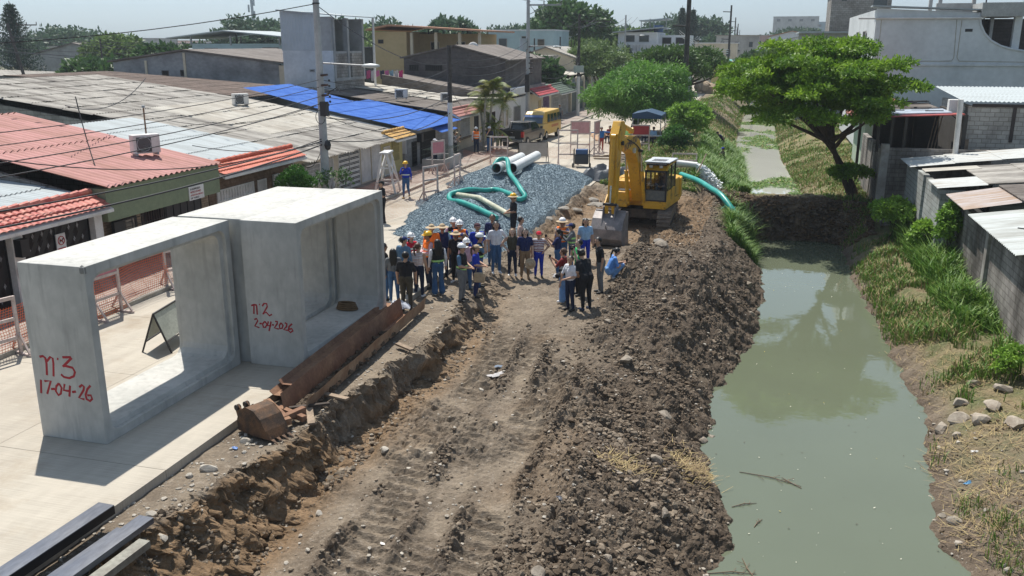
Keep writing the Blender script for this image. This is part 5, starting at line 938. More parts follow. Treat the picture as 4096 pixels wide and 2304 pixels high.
# black plastic and rags
def rag(x, y, s, label, mat, name='plastic_bag', cat='rubbish', z=None, rz=0, sy=.6, h=.25):
    n = 12; V = []; r = np.random.default_rng(int(abs(x * 97 + y * 13)))
    o1 = r.random(2) * 9
    for i in range(n + 1):
        for j in range(n + 1):
            u = i / n * 2 - 1; v = j / n * 2 - 1; e = 1 + .3 * float(vn(np.array([u * 2 + o1[0]]), np.array([v * 2]), 4)[0])
            zz = h * s * (1 - max(abs(u), abs(v)) ** 2) * (.6 + .7 * float(vn(np.array([u * 3 + o1[1]]), np.array([v * 5 + 2]), 6)[0])) + .02
            V.append((u * s * e, v * s * sy * e, max(zz, .0)))
    F = [(i * (n + 1) + j, i * (n + 1) + j + 1, (i + 1) * (n + 1) + j + 1, (i + 1) * (n + 1) + j) for i in range(n) for j in range(n)]
    m = MB(); m.add(V, F); o = m.build(name, mat, smooth=True); o.location = (x, y, TH(x, y) if z is None else z); o.rotation_euler = (0, 0, rz); return tag(o, label, cat)
rag(-3.05, 14.6, .16, 'crumpled dark grey plastic bag in the near bank', P('grey_plastic', (.06, .065, .08), .35), rz=-.6, sy=.4)
rag(-6.05, 20.2, .22, 'dirty white rag trodden into the track', P('rag_white', (.45, .43, .42), .9), name='rag', rz=.8, sy=.5, h=.15)
rag(-6.15, 20.8, .12, 'greyish blue rag beside the white one', P('rag_blue', (.16, .2, .26), .9), name='rag', rz=.3, h=.15); rag(-5.85, 12.6, .0501, 'tiny scrap of white paper low on the track', WHP, name='paper_scrap')
rag(4.9, 19.6, .12, 'small blue plastic scrap on the right mud bank', P('scrap_blue', (.08, .22, .38), .5), rz=1, sy=.4); rag(6.6, 17.8, .25, 'white and blue plastic rubbish at the right edge', P('scrap_white', (.5, .52, .58), .5), rz=.2); rag(5.3, 21.0, .12, 'white plastic scrap below the stones', WHP, rz=.3, sy=.3); rag(-9.4, 13.7, .07, 'blue foil scrap beside the squarish lump', P('foil_blue', (.1, .2, .45), .3)); rag(-9.65, 22.6, .28, 'clear white plastic sheet bunched at the end of the trench sheets', P('clear_plastic', (.6, .62, .68), .3), z=.1, h=.9)
rag(6.2, 30.0, .12, 'white scrap caught in the right bank grass', WHP)
rag(-8.6, 49.4, 1.0, 'dark grey plastic tarpaulin heaped behind the digger arm', M('tarpaulin', (.10, .105, .115), .45, (.19, .195, .2), sc=2, fine=.1), name='tarpaulin', cat='tarpaulin', h=.95, sy=.75, z=0)
rag(-7.2, 51.2, .8, 'second fold of grey tarpaulin behind the boom', M('tarpaulin', (.10, .105, .115), .45), name='tarpaulin', cat='tarpaulin', h=.9, sy=.7, z=0)
# ---------------------------------------------------------------- gravel heap with pipes and hose
GPK = [(-10.4, 30.8, .3), (-9.9, 32.6, .4), (-9.5, 36.6, .45), (-9.6, 38.6, .5), (-9.7, 42.4, .5), (-9.8, 44.6, .5), (-12.6, 31.9, .35), (-11.3, 32.6, .5), (-13.3, 33.6, .45), (-13.5, 37.2, .7), (-12.4, 43.2, .85), (-9.9, 40.5, .55), (-9.9, 34.5, .45), (-13.0, 36.0, .75), (-11.5, 34.0, .75), (-12.2, 32.6, .45), (-13.9, 40.5, .85), (-12.0, 38.5, .9), (-11, 41.5, .95), (-13.4, 45, 1.0), (-11.6, 45.5, 1.0), (-14.3, 48.5, .95), (-12.4, 48.6, 1.0), (-10.5, 37, .7), (-14.6, 46.5, .8), (-11.2, 48.0, 1.1), (-10.3, 43.5, .7), (-12.6, 35, .7), (-10.6, 32, .35)]
def gravel_h(x, y):
    h = np.full(np.shape(x), -1.0)
    w_ = .25 * fbm(x, y, .7, 3, 200)
    for cx, cy, hh in GPK:
        d = np.hypot(x - cx, (y - cy) * .72) * .44 + w_ * .35; h = np.maximum(h, hh - np.sqrt(d * d + .03))
    return h - np.clip(x + 8.95, 0, 9) * 1.6
def gravel_z(x, y):
    h = gravel_h(x, y); return np.maximum(h, -.6) + .03 * fbm(x, y, 2.2, 3, 210) + .035 * clod(x, y, 13, 211)
gv, gf = grid(np.linspace(-17, -8.2, 300), np.linspace(29, 54.5, 560), gravel_z); base_ = np.where(gv[:, 0] < -9.9, 0, terrain(gv[:, 0], gv[:, 1])); keep = ((gv[:, 2] - base_)[gf].max(1) > -.03); gf = gf[keep]
GRV = M('blue_grey_gravel', (.14, .19, .225), .95, (.24, .30, .33), sc=14, mixlo=.42, mixhi=.62, bump=.8, bsc=22, fine=.35)
tag(npmesh('gravel_heap', gv, gf, GRV), 'long heap of blue-grey crushed gravel on the street beside the crowd', 'gravel', kind='stuff')
x = -17 + 8.8 * rng.random(60000); y = 29.5 + 24.5 * rng.random(60000) ** 1.25; z = gravel_z(x, y); k = gravel_h(x, y) > np.where(x < -9.9, -.06, terrain(x, y)); x, y, z = x[k], y[k], z[k]
tag(blob_scatter('gravel_stones', np.stack([x, y, z + .01], -1), .014 + .017 * rng.random(len(x)), [M('stone_blue_grey', (.115, .165, .20), .9), M('stone_pale_blue', (.21, .27, .31), .9)], mi=(rng.random(len(x)) < .4).astype(int), seed=12), 'single crushed stones on the surface of the gravel heap', 'gravel', kind='stuff')
def GZ(x, y): return max(float(gravel_z(np.array([x]), np.array([y]))[0]), 0)
PVC = M('white_pvc', (.66, .67, .66), .4, (.56, .57, .56), sc=1.2, fine=.04); PIN = P('pipe_inside', (.30, .28, .25), .8)
for (a, b, lab) in (((-13.2, 44.3, 1.12), (-13.35, 49.9, 1.05), 'left of the two big white pipes on the gravel heap'), ((-12.45, 44.7, 1.1), (-12.6, 50.6, 1.08), 'right of the two big white pipes on the gravel heap')):
    t = thing('pipe', lab, 'pipe', a, 0, 'big white pipes on the gravel'); MB().pipe(a, b, .26, .025, 28, 0, 1).build('pipe_wall', [PVC, PIN], t, smooth=True)
    A = Vector(a); d = (Vector(b) - A).normalized(); MB().pipe(A - d * .02, A + d * .22, .28, .025, 28, 0).build('socket_collar', PVC, t, smooth=True)
def spline(pts, n=8):
    out = []; P_ = [Vector(p) for p in pts]
    for i in range(len(P_) - 1):
        p0 = P_[max(i - 1, 0)]; p1 = P_[i]; p2 = P_[i + 1]; p3 = P_[min(i + 2, len(P_) - 1)]
        for k in range(n): t = k / n; out.append(.5 * ((2 * p1) + (-p0 + p2) * t + (2 * p0 - 5 * p1 + 4 * p2 - p3) * t * t + (-p0 + 3 * p1 - 3 * p2 + p3) * t ** 3))
    return out + [P_[-1]]
TEAL = M('teal_hose', (.015, .26, .215), .38, (.03, .34, .29), sc=2, fine=.05, spec=.5)
hp = [(-10.77, 35.53), (-11.9, 36.63), (-12.84, 37.44), (-13.7, 38.5), (-13.95, 39.2), (-13.54, 39.7), (-13.24, 40.22), (-12.9, 41.3), (-12.34, 41.47), (-11.16, 39.9), (-10.66, 39.51), (-10.5, 39.9), (-10.78, 40.4), (-11.33, 41.4), (-12.3, 43.6), (-12.75, 44.9), (-13.0, 45.3), (-13.35, 45.1), (-13.5, 44.6)]
P3 = [(x, y, GZ(x, y) + .13) for x, y in hp]; P3[14] = (*P3[14][:2], 1.05); P3[15] = (*P3[15][:2], 1.42); P3[16] = (*P3[16][:2], 1.50); P3[17] = (*P3[17][:2], 1.45); P3[18] = (*P3[18][:2], 1.05)
sp_ = spline(P3, 10); hs = thing('hose', 'looping teal ribbed suction hose lying over the gravel and white pipes', 'hose', P3[0]); MB().tube(sp_, [.115 + .006 * (i % 2) for i in range(len(sp_))], 12).build('hose_wall', TEAL, hs, smooth=True)
MB().tube([P3[0], tuple(Vector(P3[0]) + Vector((.28, -.3, -.03)))], .10, 12).build('threaded_end', TEAL, hs)
tag(MB().tube([(-13.6, 39.25, GZ(-13.6, 39.25) + .17), (-12, 37.6, GZ(-12, 37.6) + .15), (-10.05, 35.6, GZ(-10.05, 35.6) + .16)], .115, 14).build('pipe', M('cream_pipe', (.50, .50, .38), .5, (.36, .36, .26), sc=1.5), smooth=True), 'muddy cream plastic pipe lying inside the hose loop', 'pipe')
hz = spline([(-4.3, 51.6, .15), (-3.2, 49.6, .12), (-2.4, 47.8, .0), (-1.75, 46.4, -.15), (-1.1, 45.4, -.75), (-.55, 44.6, -1.5), (-.25, 44.2, -2.25)], 8)
hs = thing('hose', 'teal hose running down the bank behind the digger into the pond', 'hose', (-4.3, 51.6, 0)); MB().tube(hz, .15, 12).build('hose_wall', TEAL, hs, smooth=True)
m = MB()
for i in range(26): a = Vector(hz[28 + i % 18]); m.bar(a + Vector((rng.normal(0, .16), rng.normal(0, .1), .12)), a + Vector((rng.normal(0, .3), rng.normal(0, .2) - .2, -.25)), .025)
m.build('net_wrap', TEAL, hs)
# ---------------------------------------------------------------- orange mesh, barriers
def net_mat(name, col, a=.055, b=.05, w_=.3):
    m = bpy.data.materials.new(name); m.use_nodes = True; t = m.node_tree; N = t.nodes; L = t.links; b_ = N['Principled BSDF']; b_.inputs['Base Color'].default_value = hexc(col); b_.inputs['Roughness'].default_value = .6
    uv = N.new('ShaderNodeUVMap'); sp = N.new('ShaderNodeSeparateXYZ'); L.new(uv.outputs[0], sp.inputs[0]); outs = []
    for k, s_ in ((0, a), (1, b)):
        d = N.new('ShaderNodeMath'); d.operation = 'DIVIDE'; d.inputs[1].default_value = s_; L.new(sp.outputs[k], d.inputs[0]); f = N.new('ShaderNodeMath'); f.operation = 'FRACT'; L.new(d.outputs[0], f.inputs[0]); l = N.new('ShaderNodeMath'); l.operation = 'LESS_THAN'; l.inputs[1].default_value = w_; L.new(f.outputs[0], l.inputs[0]); outs.append(l.outputs[0])
    mx = N.new('ShaderNodeMath'); mx.operation = 'MAXIMUM'; L.new(outs[0], mx.inputs[0]); L.new(outs[1], mx.inputs[1])
    tr = N.new('ShaderNodeBsdfTransparent'); ms = N.new('ShaderNodeMixShader'); L.new(mx.outputs[0], ms.inputs[0]); L.new(tr.outputs[0], ms.inputs[1]); L.new(b_.outputs[0], ms.inputs[2]); L.new(ms.outputs[0], N['Material Output'].inputs[0]); return m
NETM = net_mat('orange_mesh', (.75, .14, .035), a=.08, b=.07, w_=.17); NETF = net_mat('faded_mesh', (.62, .22, .12), a=.07, b=.06, w_=.10)
def net(label, pts, z0, z1, mat, sag=.12, seed=0):
    """mesh fence strung through ground points (x, y[, z0, z1])"""
    V = []; UV = []; L_ = 0; cols_ = []
    for i in range(len(pts) - 1):
        a = pts[i]; b = pts[i + 1]; d = math.dist(a[:2], b[:2]); n = max(2, int(d / .3))
        for k in range(n + (i == len(pts) - 2)):
            t = k / n; x = a[0] + (b[0] - a[0]) * t; y = a[1] + (b[1] - a[1]) * t; s_ = sag * 4 * t * (1 - t); w_ = .07 * math.sin(L_ * 1.7 + d * t * 2.2 + seed)
            top = (a[3] if len(a) > 3 else z1) * (1 - t) + (b[3] if len(b) > 3 else z1) * t; cols_.append((x + w_, y + w_ * .5, top - s_, L_ + d * t))
        L_ += d
    n = 5
    for x, y, top, l in cols_:
        for j in range(n + 1): t = j / n; V.append((x + .04 * math.sin(j * 1.9 + l), y, z0 + (top - z0) * t)); UV.append((l, (top - z0) * t))
    F = [(i * (n + 1) + j, (i + 1) * (n + 1) + j, (i + 1) * (n + 1) + j + 1, i * (n + 1) + j + 1) for i in range(len(cols_) - 1) for j in range(n)]
    me = bpy.data.meshes.new('safety_net'); me.from_pydata(V, [], F); me.materials.append(mat); uv = me.uv_layers.new(name='uv')
    for l in me.loops: uv.data[l.index].uv = UV[l.vertex_index]
    o = bpy.data.objects.new('safety_net', me); COL.objects.link(o); return tag(o, label, 'safety net', 'orange mesh fencing around the works')
net('bright orange mesh fence behind the nearest box culvert', [(-18.0, 12, .02, 1.2), (-17.5, 16.1, .02, 1.25), (-17.35, 19.9, .02, 1.4), (-17.6, 22.9, .02, 1.5)], .05, 1.3, NETM)
net('faded mesh fence along the kerb past the culverts', [(-17.6, 22.9), (-17.5, 28), (-17.5, 34.0), (-17.6, 40.8), (-16.3, 46)], .05, 1.15, NETF)
net('orange mesh fence before the man in black beside the culvert', [(-15.6, 33.2), (-15.1, 36.5), (-15.2, 40.0), (-15.45, 44.8), (-16.1, 54.0)], .05, 1.05, NETF, seed=2)
net('sagging orange mesh across the street before the pickup', [(-18.9, 56, .02, .7), (-16.1, 54.2, .02, 1.1), (-15.0, 58.5, .02, .9), (-12.2, 57.5, .02, 1.1), (-11.0, 61.5, .02, 1.0), (-8.2, 62.5, .02, 1.1)], .05, 1.05, NETF, sag=.3, seed=4)
PINKW = M('whitewashed_timber', (.55, .47, .44), .85, (.42, .33, .29), sc=4, fine=.1)
def barrier(x, y, rz, label, w_=.95, h=1.75, panel=None, kind='frame', lean=0):
    t = thing('barrier', label, 'barrier', (x, y, 0), rz, 'wooden barriers around the works'); mt = PINKW
    MB().bar((-w_ / 2, lean, 0), (-w_ / 2, lean * .2, h), .07).bar((w_ / 2, lean, 0), (w_ / 2, lean * .2, h), .07).each('upright', mt, t, local=True)
    MB().bar((-w_ / 2 + .035, 0, h - .04), (w_ / 2 - .035, 0, h - .04), .06, .09).bar((-w_ / 2 + .035, 0, h * .62), (w_ / 2 - .035, 0, h * .62), .05, .08).bar((-w_ / 2 + .035, 0, h * .3), (w_ / 2 - .035, 0, h * .3), .05, .08).each('rail', mt, t, local=True)
    m = MB()
    for s_ in (-1, 1): m.bar((s_ * w_ / 2, -.42, .03), (s_ * w_ / 2, .42, .03), .07, .06)
    m.each('skid', mt, t, local=True)
    m = MB()
    for s_ in (-1, 1):
        for q in (-1, 1): m.bar((s_ * w_ / 2, q * .38, .06), (s_ * w_ / 2, q * .035, .55), .045)
    m.each('brace', mt, t, local=True)
    if panel: MB().box((-w_ / 2 + .04, -.012, h * .64), (w_ / 2 - .04, .012, h - .08)).build('panel', panel, t, local=True)
    return t
PNK = P('pink_board', (.55, .30, .30), .7)
barrier(-15.2, 39.9, 1.15, 'whitish open barrier frame at the left edge of the gravel'); barrier(-15.5, 44.7, 1.6, 'barrier frame with long skids between gravel and mesh')
barrier(-15.97, 54.2, .4, 'barrier frame at the far top end of the gravel', w_=1.1); barrier(-11.7, 55.1, .35, 'tall ladder-like barrier left of the blue generator', w_=1.2, h=2.2); barrier(-12.0, 60.5, .2, 'pinkish panelled barrier behind the ladder-like one', w_=1.3, h=2.3, panel=PNK); barrier(-10.9, 60.8, 1.4, 'narrow pink barrier seen edge-on by the mesh', h=2.3, panel=PNK)
barrier(-17.3, 19.9, 1.5, 'barrier seen through the nearest culvert with torn pink sheet', h=1.9, panel=P('torn_pink', (.55, .22, .25), .8)); barrier(-17.35, 16.2, 1.3, 'barrier leg frame at the far left edge', h=1.5); barrier(-17.4, 23.3, 1.2, 'white barrier post at the far end of the bright mesh', h=1.9); barrier(-18.0, 48.6, 1.1, 'white and pink barrier behind the worker in the blue hood', h=2.0, panel=P('torn_pink', (.55, .22, .25), .8))
barrier(-8.2, 63.2, .25, 'red mesh covered barrier behind the digger boom', w_=1.2, h=1.9, panel=NETM and P('red_mesh_cloth', (.42, .05, .05), .8)); barrier(-4.3, 53.5, .2, 'low wooden frame holding the outlet pipe', w_=1.4, h=1.15)
# white A-frame trestle
t = thing('trestle', 'white wooden A-frame trestle standing on the street by the kerb', 'trestle', (-18.1, 41.4, 0), math.radians(100)); m = MB()
for s_ in (-1, 1):
    for q in (-1, 1): m.bar((s_ * .55, q * .55, 0), (s_ * .5, q * .12, 2.1), .09)
m.each('leg', WHP, t, local=True); m = MB(); m.box((-.62, -.22, 2.1), (.62, .22, 2.18)); m.build('top_board', WHP, t, local=True); m = MB()
for q in (-1, 1): m.bar((-.52, q * .42, .6), (.52, q * .42, .6), .07); m.bar((-.5, q * .4, .7), (.48, q * .16, 1.95), .06); m.bar((.5, q * .4, .7), (-.48, q * .16, 1.95), .06)
for s_ in (-1, 1): m.bar((s_ * .54, -.42, .66), (s_ * .54, .42, .66), .07); m.bar((s_ * .52, -.27, 1.4), (s_ * .52, .27, 1.4), .06)
m.each('cross_brace', WHP, t, local=True)
# folding sign seen through the nearest culvert, sign behind the pipes
def aboard(x, y, rz, label, w_=1.5, h=1.0, mat=None):
    t = thing('folding_sign', label, 'sign', (x, y, 0), rz); fr = MB()
    for q in (-1, 1):
        for s_ in (-1, 1): fr.bar((s_ * w_ / 2, q * .38, 0), (s_ * w_ / 2, 0, h), .035)
    fr.each('leg', BLK, t, local=True); fr = MB()
    for q in (-1, 1): fr.bar((-w_ / 2, q * .27, h * .28), (w_ / 2, q * .27, h * .28), .03)
    fr.bar((-w_ / 2, 0, h), (w_ / 2, 0, h), .035); fr.each('rail', BLK, t, local=True)
    for q in (-1, 1): MB().add([(-w_ / 2 + .03, q * .26, h * .31), (w_ / 2 - .03, q * .26, h * .31), (w_ / 2 - .03, q * .015, h * .97), (-w_ / 2 + .03, q * .015, h * .97)], [(0, 1, 2, 3)]).build('panel', mat or M('dull_white_sheet', (.46, .48, .42), .5, (.36, .38, .33), sc=2), t, local=True)
    return t
aboard(-14.2, 18.4, math.radians(100), 'folding board with black frame seen through the nearest culvert'); aboard(-14.1, 55.6, .45, 'folding sign with dark frame behind the white pipes', w_=1.9, h=1.3, mat=P('board_tan', (.42, .36, .30), .7))
# planter box with cage, generator, pallets
t = thing('planter', 'concrete box with a wire cage on top outside the black gate', 'planter', (-18.7, 51.2, .1)); m = MB()
m.box((-19.4, 49.6, 0), (-18.0, 49.75, .75)); m.box((-19.4, 52.6, 0), (-18.0, 52.75, .75)); m.box((-19.4, 49.75, 0), (-19.27, 52.6, .75)); m.box((-18.13, 49.75, 0), (-18.0, 52.6, .75)); m.each('box_wall', GRY3, t); MB().box((-19.27, 49.75, .4), (-18.13, 52.6, .45)).build('soil', clodm, t); m = MB()
for i in range(13): y = 49.65 + i * .25; m.bar((-18.05, y, .75), (-18.05, y, 1.3), .015); m.bar((-19.35, y, .75), (-19.35, y, 1.3), .015); m.bar((-19.35, y, 1.3), (-18.05, y, 1.3), .015)
for x in (-18.05, -19.35): m.bar((x, 49.6, 1.3), (x, 52.7, 1.3), .02); m.bar((x, 49.6, 1.0), (x, 52.7, 1.0), .015)
m.build('wire_cage', P('green_wire', (.06, .09, .07), .5), t)
t = thing('generator', 'dark blue portable generator on wheels behind the gravel heap', 'generator', (-10.65, 54.3, 0), .15)
m = MB(); m.box((-.42, -.3, .2), (.42, .3, .8)); m.build('casing', P('generator_black', (.03, .035, .045), .5), t, local=True, bevel=.04); MB().box((-.38, -.27, .8), (.38, .27, 1.1)).build('fuel_tank', P('tank_dark_blue', (.03, .08, .2), .35), t, local=True, bevel=.06)
m = MB()
for s_ in (-1, 1): m.tube([(s_ * .48, -.36, .05), (s_ * .48, -.36, 1.1), (s_ * .48, .36, 1.1), (s_ * .48, .36, .05)], .022, 6); m.bar((s_ * .48, -.36, .12), (s_ * .48, .36, .12), .04)
m.each('tube_frame', BLK, t, local=True); m = MB(); [m.cyl((s_ * .5, -.25, .14), (s_ * .58, -.25, .14), .14, n=12) for s_ in (-1, 1)]; m.each('wheel', BLK, t, local=True)
for i, (x, y, z, r_, lab) in enumerate(((-9.6, 59.8, .05, .3, 'lowest long weathered board beside the digger arm'), (-9.5, 59.0, .12, .15, 'crooked board on the pile by the digger arm'), (-9.3, 58.2, .05, -.1, 'short board at the front of the pile'), (-8.9, 59.5, .2, .5, 'board lying across the top of the pile'), (-8.3, 58.9, .12, .05, 'dark board ending behind the digger arm'))):
    o = tag(MB().box((-1.3, -.09, 0), (1.3, .09, .07)).build('board', WOOD), lab, 'board', 'weathered boards piled by the digger'); o.location = (x, y, z); o.rotation_euler = (0, -.03, r_)
for i, (x, y, s_, lab) in enumerate(((-12.6, 71.5, .8, 'orange-brown boulder under the round tree'), (-11.4, 73, 1.1, 'largest sandy boulder behind the tree trunk'), (-9.9, 72.5, .8, 'reddish broken slab right of the trunk'), (-8.8, 73.5, .9, 'tan boulder near the blue awning'), (-13.2, 73, .6, 'small stone at the road side of the pile'), (-12.4, 69.8, .5, 'flat stone at the front left of the pile'))): rock(x, y, s_, lab, z=0, mat=M('orange_rubble', (.50, .30, .18), .9, (.42, .33, .24), sc=2, bump=.3), group='boulders under the tree', seed=i + 200)
for i in range(14):
    x = -9.8 + rng.random() * 5.2; y = 141 + rng.random() * 8; rock(x, y, .7 + .7 * rng.random(), 'tan boulder in the rubble bank closing the far end of the road', z=-.1 + .9 * rng.random(), mat=M('far_rubble', (.36, .28, .19), .9), group='far rubble boulders', seed=i + 300, flat=.8)
# pump outlet: white pipe on a crossed pole, falling water
tag(MB().pipe((-6.2, 53.6, .68), (-3.5, 53.05, .52), .17, .015, 18).build('outlet_pipe', PVC, smooth=True), 'white outlet pipe pouring water over the bank', 'pipe')
tag(MB().tube([(-3.6, 51.8, -.2), (-3.3, 52.7, .5), (-3.05, 53.4, 1.15)], .04, 7).build('pole', WOOD), 'crooked wooden pole propped against the outlet pipe', 'pole')
n = 5200; tt = rng.random(n) ** .8; sx = -3.5 + 1.2 * tt; sy = 53.05 + 0 * tt; sz_ = .50 - .35 * tt - 1.65 * tt * tt; sp2 = .09 + .42 * tt
FOAM = M('white_water', (.90, .92, .93), .4, (.78, .82, .84), sc=3, fine=.1)
pts = np.stack([sx + rng.normal(0, 1, n) * sp2 * .5, sy + rng.normal(0, 1, n) * sp2 * .5, sz_ + rng.normal(0, 1, n) * sp2 * .3], -1)
pts = np.concatenate([pts, np.stack([-2.2 + rng.normal(0, .35, 900), 53 + rng.normal(0, .5, 900), -1.62 + .25 * rng.random(900) ** 2], -1)])
tag(blob_scatter('falling_water', pts, .025 + .06 * rng.random(len(pts)), FOAM, seed=15), 'white foaming water falling from the outlet pipe', 'water', kind='stuff')
# ---------------------------------------------------------------- excavator (local frame: +Y = boom direction, z = 0 ground)
YM = M('excavator_yellow', (.62, .33, .016), .42, (.50, .26, .02), sc=1.2, fine=.06, spec=.5, mixlo=.5, mixhi=.72)
def dirty():
    m = YM; t = m.node_tree; N = t.nodes; L = t.links; b = N['Principled BSDF']; src = b.inputs['Base Color'].links[0].from_socket; tc = N.new('ShaderNodeTexCoord')
    n = N.new('ShaderNodeTexNoise'); n.inputs['Scale'].default_value = 2.6; n.inputs['Detail'].default_value = 9; n.inputs['Roughness'].default_value = .75; L.new(tc.outputs['Object'], n.inputs[0])
    r = N.new('ShaderNodeMapRange'); r.inputs[1].default_value = .54; r.inputs[2].default_value = .64; r.inputs[4].default_value = .75; L.new(n.outputs[0], r.inputs[0]); mx = N.new('ShaderNodeMix'); mx.data_type = 'RGBA'; L.new(r.outputs[0], mx.inputs[0]); L.new(src, mx.inputs[6]); mx.inputs[7].default_value = (.13, .085, .04, 1); L.new(mx.outputs[2], b.inputs['Base Color'])
dirty()
TRK = M('muddy_track_steel', (.15, .12, .095), .9, (.24, .19, .145), sc=3, bump=.4, fine=.25); DK = P('machine_black', (.03, .03, .032), .6); CHR = P('polished_rod', (.55, .54, .5), .2, metal=.9, fine=0)
BKT = M('worn_bucket_steel', (.17, .16, .16), .55, (.28, .25, .24), sc=2.5, bump=.1, metal=.35, fine=.12); CG = glass('cab_glass', (.03, .045, .045), .05)
E0 = (-4.98, 40.15, TH(-5.2, 39) - .02); 
ex = thing('excavator', 'yellow tracked excavator with its grey bucket resting on the pit floor', 'excavator', E0, 0)
Ru = Matrix.Rotation(math.radians(181), 4, 'Z'); Rh = Matrix.Rotation(math.radians(173), 4, 'Z')
def b(name, m, mat, parent, R_=Rh, **k): m.xf(R_); return m.build(name, mat, parent, local=True, **k)
for s_ in (-1, 1):
    xc = s_ * 1.12; prof = []
    for k in range(9): a = math.radians(-90 - 180 * k / 8); prof.append((-1.62 + .42 * math.cos(a), .42 + .42 * math.sin(a)))
    for k in range(9): a = math.radians(90 - 180 * k / 8); prof.append((1.62 + .42 * math.cos(a), .42 + .42 * math.sin(a)))
    m = MB(); m.prism([(y, z) for y, z in prof], xc - .22, xc + .22, 'x'); tr = b('track_frame', m, TRK, ex, Ru)
    # shoes around the loop
    loop = []; n = len(prof)
    for i in range(n):
        a = Vector(prof[i]); c = Vector(prof[(i + 1) % n]); d = (c - a).length
        for k in range(max(1, round(d / .19))): loop.append(a.lerp(c, k / max(1, round(d / .19))))
    for i in range(len(loop)):
        a = loop[i]; c = loop[(i + 1) % len(loop)]; q = (c - a).normalized(); nrm = Vector((q.y, -q.x)); mid = (a + c) / 2
        if nrm.dot(mid - Vector((0, .42))) < 0: nrm = -nrm
        m = MB(); e = .012; pp = [a + q * e, c - q * e, c - q * e + nrm * .035, c - q * .05 + nrm * .035, c - q * .06 + nrm * .065, c - q * .08 + nrm * .035, a + q * e + nrm * .035]
        m.prism([(p.x, p.y) for p in pp], xc - .3, xc + .3, 'x'); b('track_shoe', m, TRK, tr, Ru)
    for k in range(7): m = MB(); m.cyl((xc - .235 if s_ < 0 else xc + .22, -1.3 + k * .43, .2), (xc - .22 if s_ < 0 else xc + .235, -1.3 + k * .43, .2), .11, n=10); b('roller', m, DK, tr, Ru)
    for yy in (-1.62, 1.62): m = MB(); m.cyl((xc - .24, yy, .42), (xc + .24, yy, .42), .3, n=18); b('sprocket', m, TRK, tr, Ru)
m = MB(); m.box((-.95, -.55, .35), (.95, .55, .75)); m.box((-.9, -1.1, .42), (-.5, 1.1, .66)); m.box((.5, -1.1, .42), (.9, 1.1, .66)); b('undercarriage', m, TRK, ex, Ru)
m = MB(); m.cyl((0, 0, .75), (0, 0, .95), .62, n=28); b('slew_ring', m, DK, ex)
# superstructure
m = MB(); m.prism([(-1.36, -1.55), (1.36, -1.55), (1.36, 1.45), (.38, 1.45), (.38, .8), (-.36, .8), (-.36, 1.45), (-1.36, 1.45)], .95, 1.2, 'z'); b('deck', m, YM, ex, bevel=.02)
pts = [(-1.36, -1.55), (-1.3, -2.2), (-.9, -2.62), (0, -2.78), (.9, -2.62), (1.3, -2.2), (1.36, -1.55)]
m = MB(); m.prism(pts, 1.0, 1.95, 'z'); b('counterweight', m, YM, ex, bevel=.06)
m = MB(); m.prism([(-1.30, -1.55), (1.3, -1.55), (1.3, -.45), (-1.3, -.45)], 1.2, 2.02, 'z'); en = b('engine_cover', m, YM, ex, bevel=.04)
m = MB(); m.box((.42, -.42, 1.2), (1.3, .55, 1.98)); b('fuel_tank', m, YM, ex, bevel=.03); m = MB(); m.box((.42, .57, 1.2), (1.3, 1.4, 1.62)); b('tool_box', m, YM, ex, bevel=.03); m = MB(); m.box((.40, .62, 1.62), (1.2, 1.2, 1.65)); b('step_plate', m, DK, ex)
m = MB(); m.cyl((.6, -1.0, 2.0), (.6, -1.0, 2.4), .06); b('exhaust', m, DK, en)
for y in (-.1, .25): m = MB(); m.cyl((.75, y, 1.98), (.75, y, 2.1), .09); b('filler_cap', m, YM, ex)
m = MB(); m.tube([(1.25, 1.35, 1.65), (1.25, 1.35, 2.35), (1.25, .5, 2.5), (1.25, -.4, 2.4)], .02, 6); b('hand_rail', m, YM, ex)
m = MB(); m.box((-1.0, 1.455, 1.0), (-.95, 1.46, 1.05)); 
# cab on machine left (x < 0)
X0, X1, Y0_, Y1_ = -1.36, -.38, -.35, 1.42
cab = thing('x', None, None); bpy.data.objects.remove(cab)
m = MB(); m.box((X0, Y0_, 1.2), (X1, Y1_, 1.28)); cab = b('cab', m, YM, ex)
fr = []
for x in (X0, X1 - .07):
    fr.append(((x, Y1_ - .07, 1.28), (x + .07, Y1_, 2.62), 0)); fr.append(((x, Y0_, 1.28), (x + .07, Y0_ + .08, 2.9), 0)); fr.append(((x, .42, 1.28), (x + .07, .5, 2.88), 0))
for a, c, _ in fr: m = MB(); m.box(a, c); b('cab_pillar', m, DK, cab)
m = MB(); m.prism([(Y1_ - .07, 2.62), (Y1_, 2.62), (Y1_ - .25, 2.86), (Y0_, 2.92), (Y0_, 2.84), (Y1_ - .3, 2.79)], X0, X1, 'x'); rf = b('cab_roof', m, YM, cab, bevel=.02)
m = MB(); m.box((X0 - .06, Y0_ - .05, 2.95), (X1 + .06, Y1_ - .1, 3.0)); b('roof_guard', m, P('guard_white', (.52, .54, .56), .4), rf, bevel=.01)
for k in range(9): m = MB(); m.box((X0 + .2 + k * .07, .35, 3.001), (X0 + .24 + k * .07, 1.05, 3.008)); b('guard_slot', m, DK, rf)
m = MB(); m.box((X0 + .05, Y1_ - .12, 2.86), (X1 - .05, Y1_ + .02, 2.93)); b('roof_visor', m, DK, rf)
for k in range(2): m = MB(); m.box((X0 + .2 + k * .45, Y1_ - .02, 2.76), (X0 + .34 + k * .45, Y1_ + .05, 2.86)); b('work_lamp', m, P('lamp_glass', (.5, .5, .45), .2), rf)
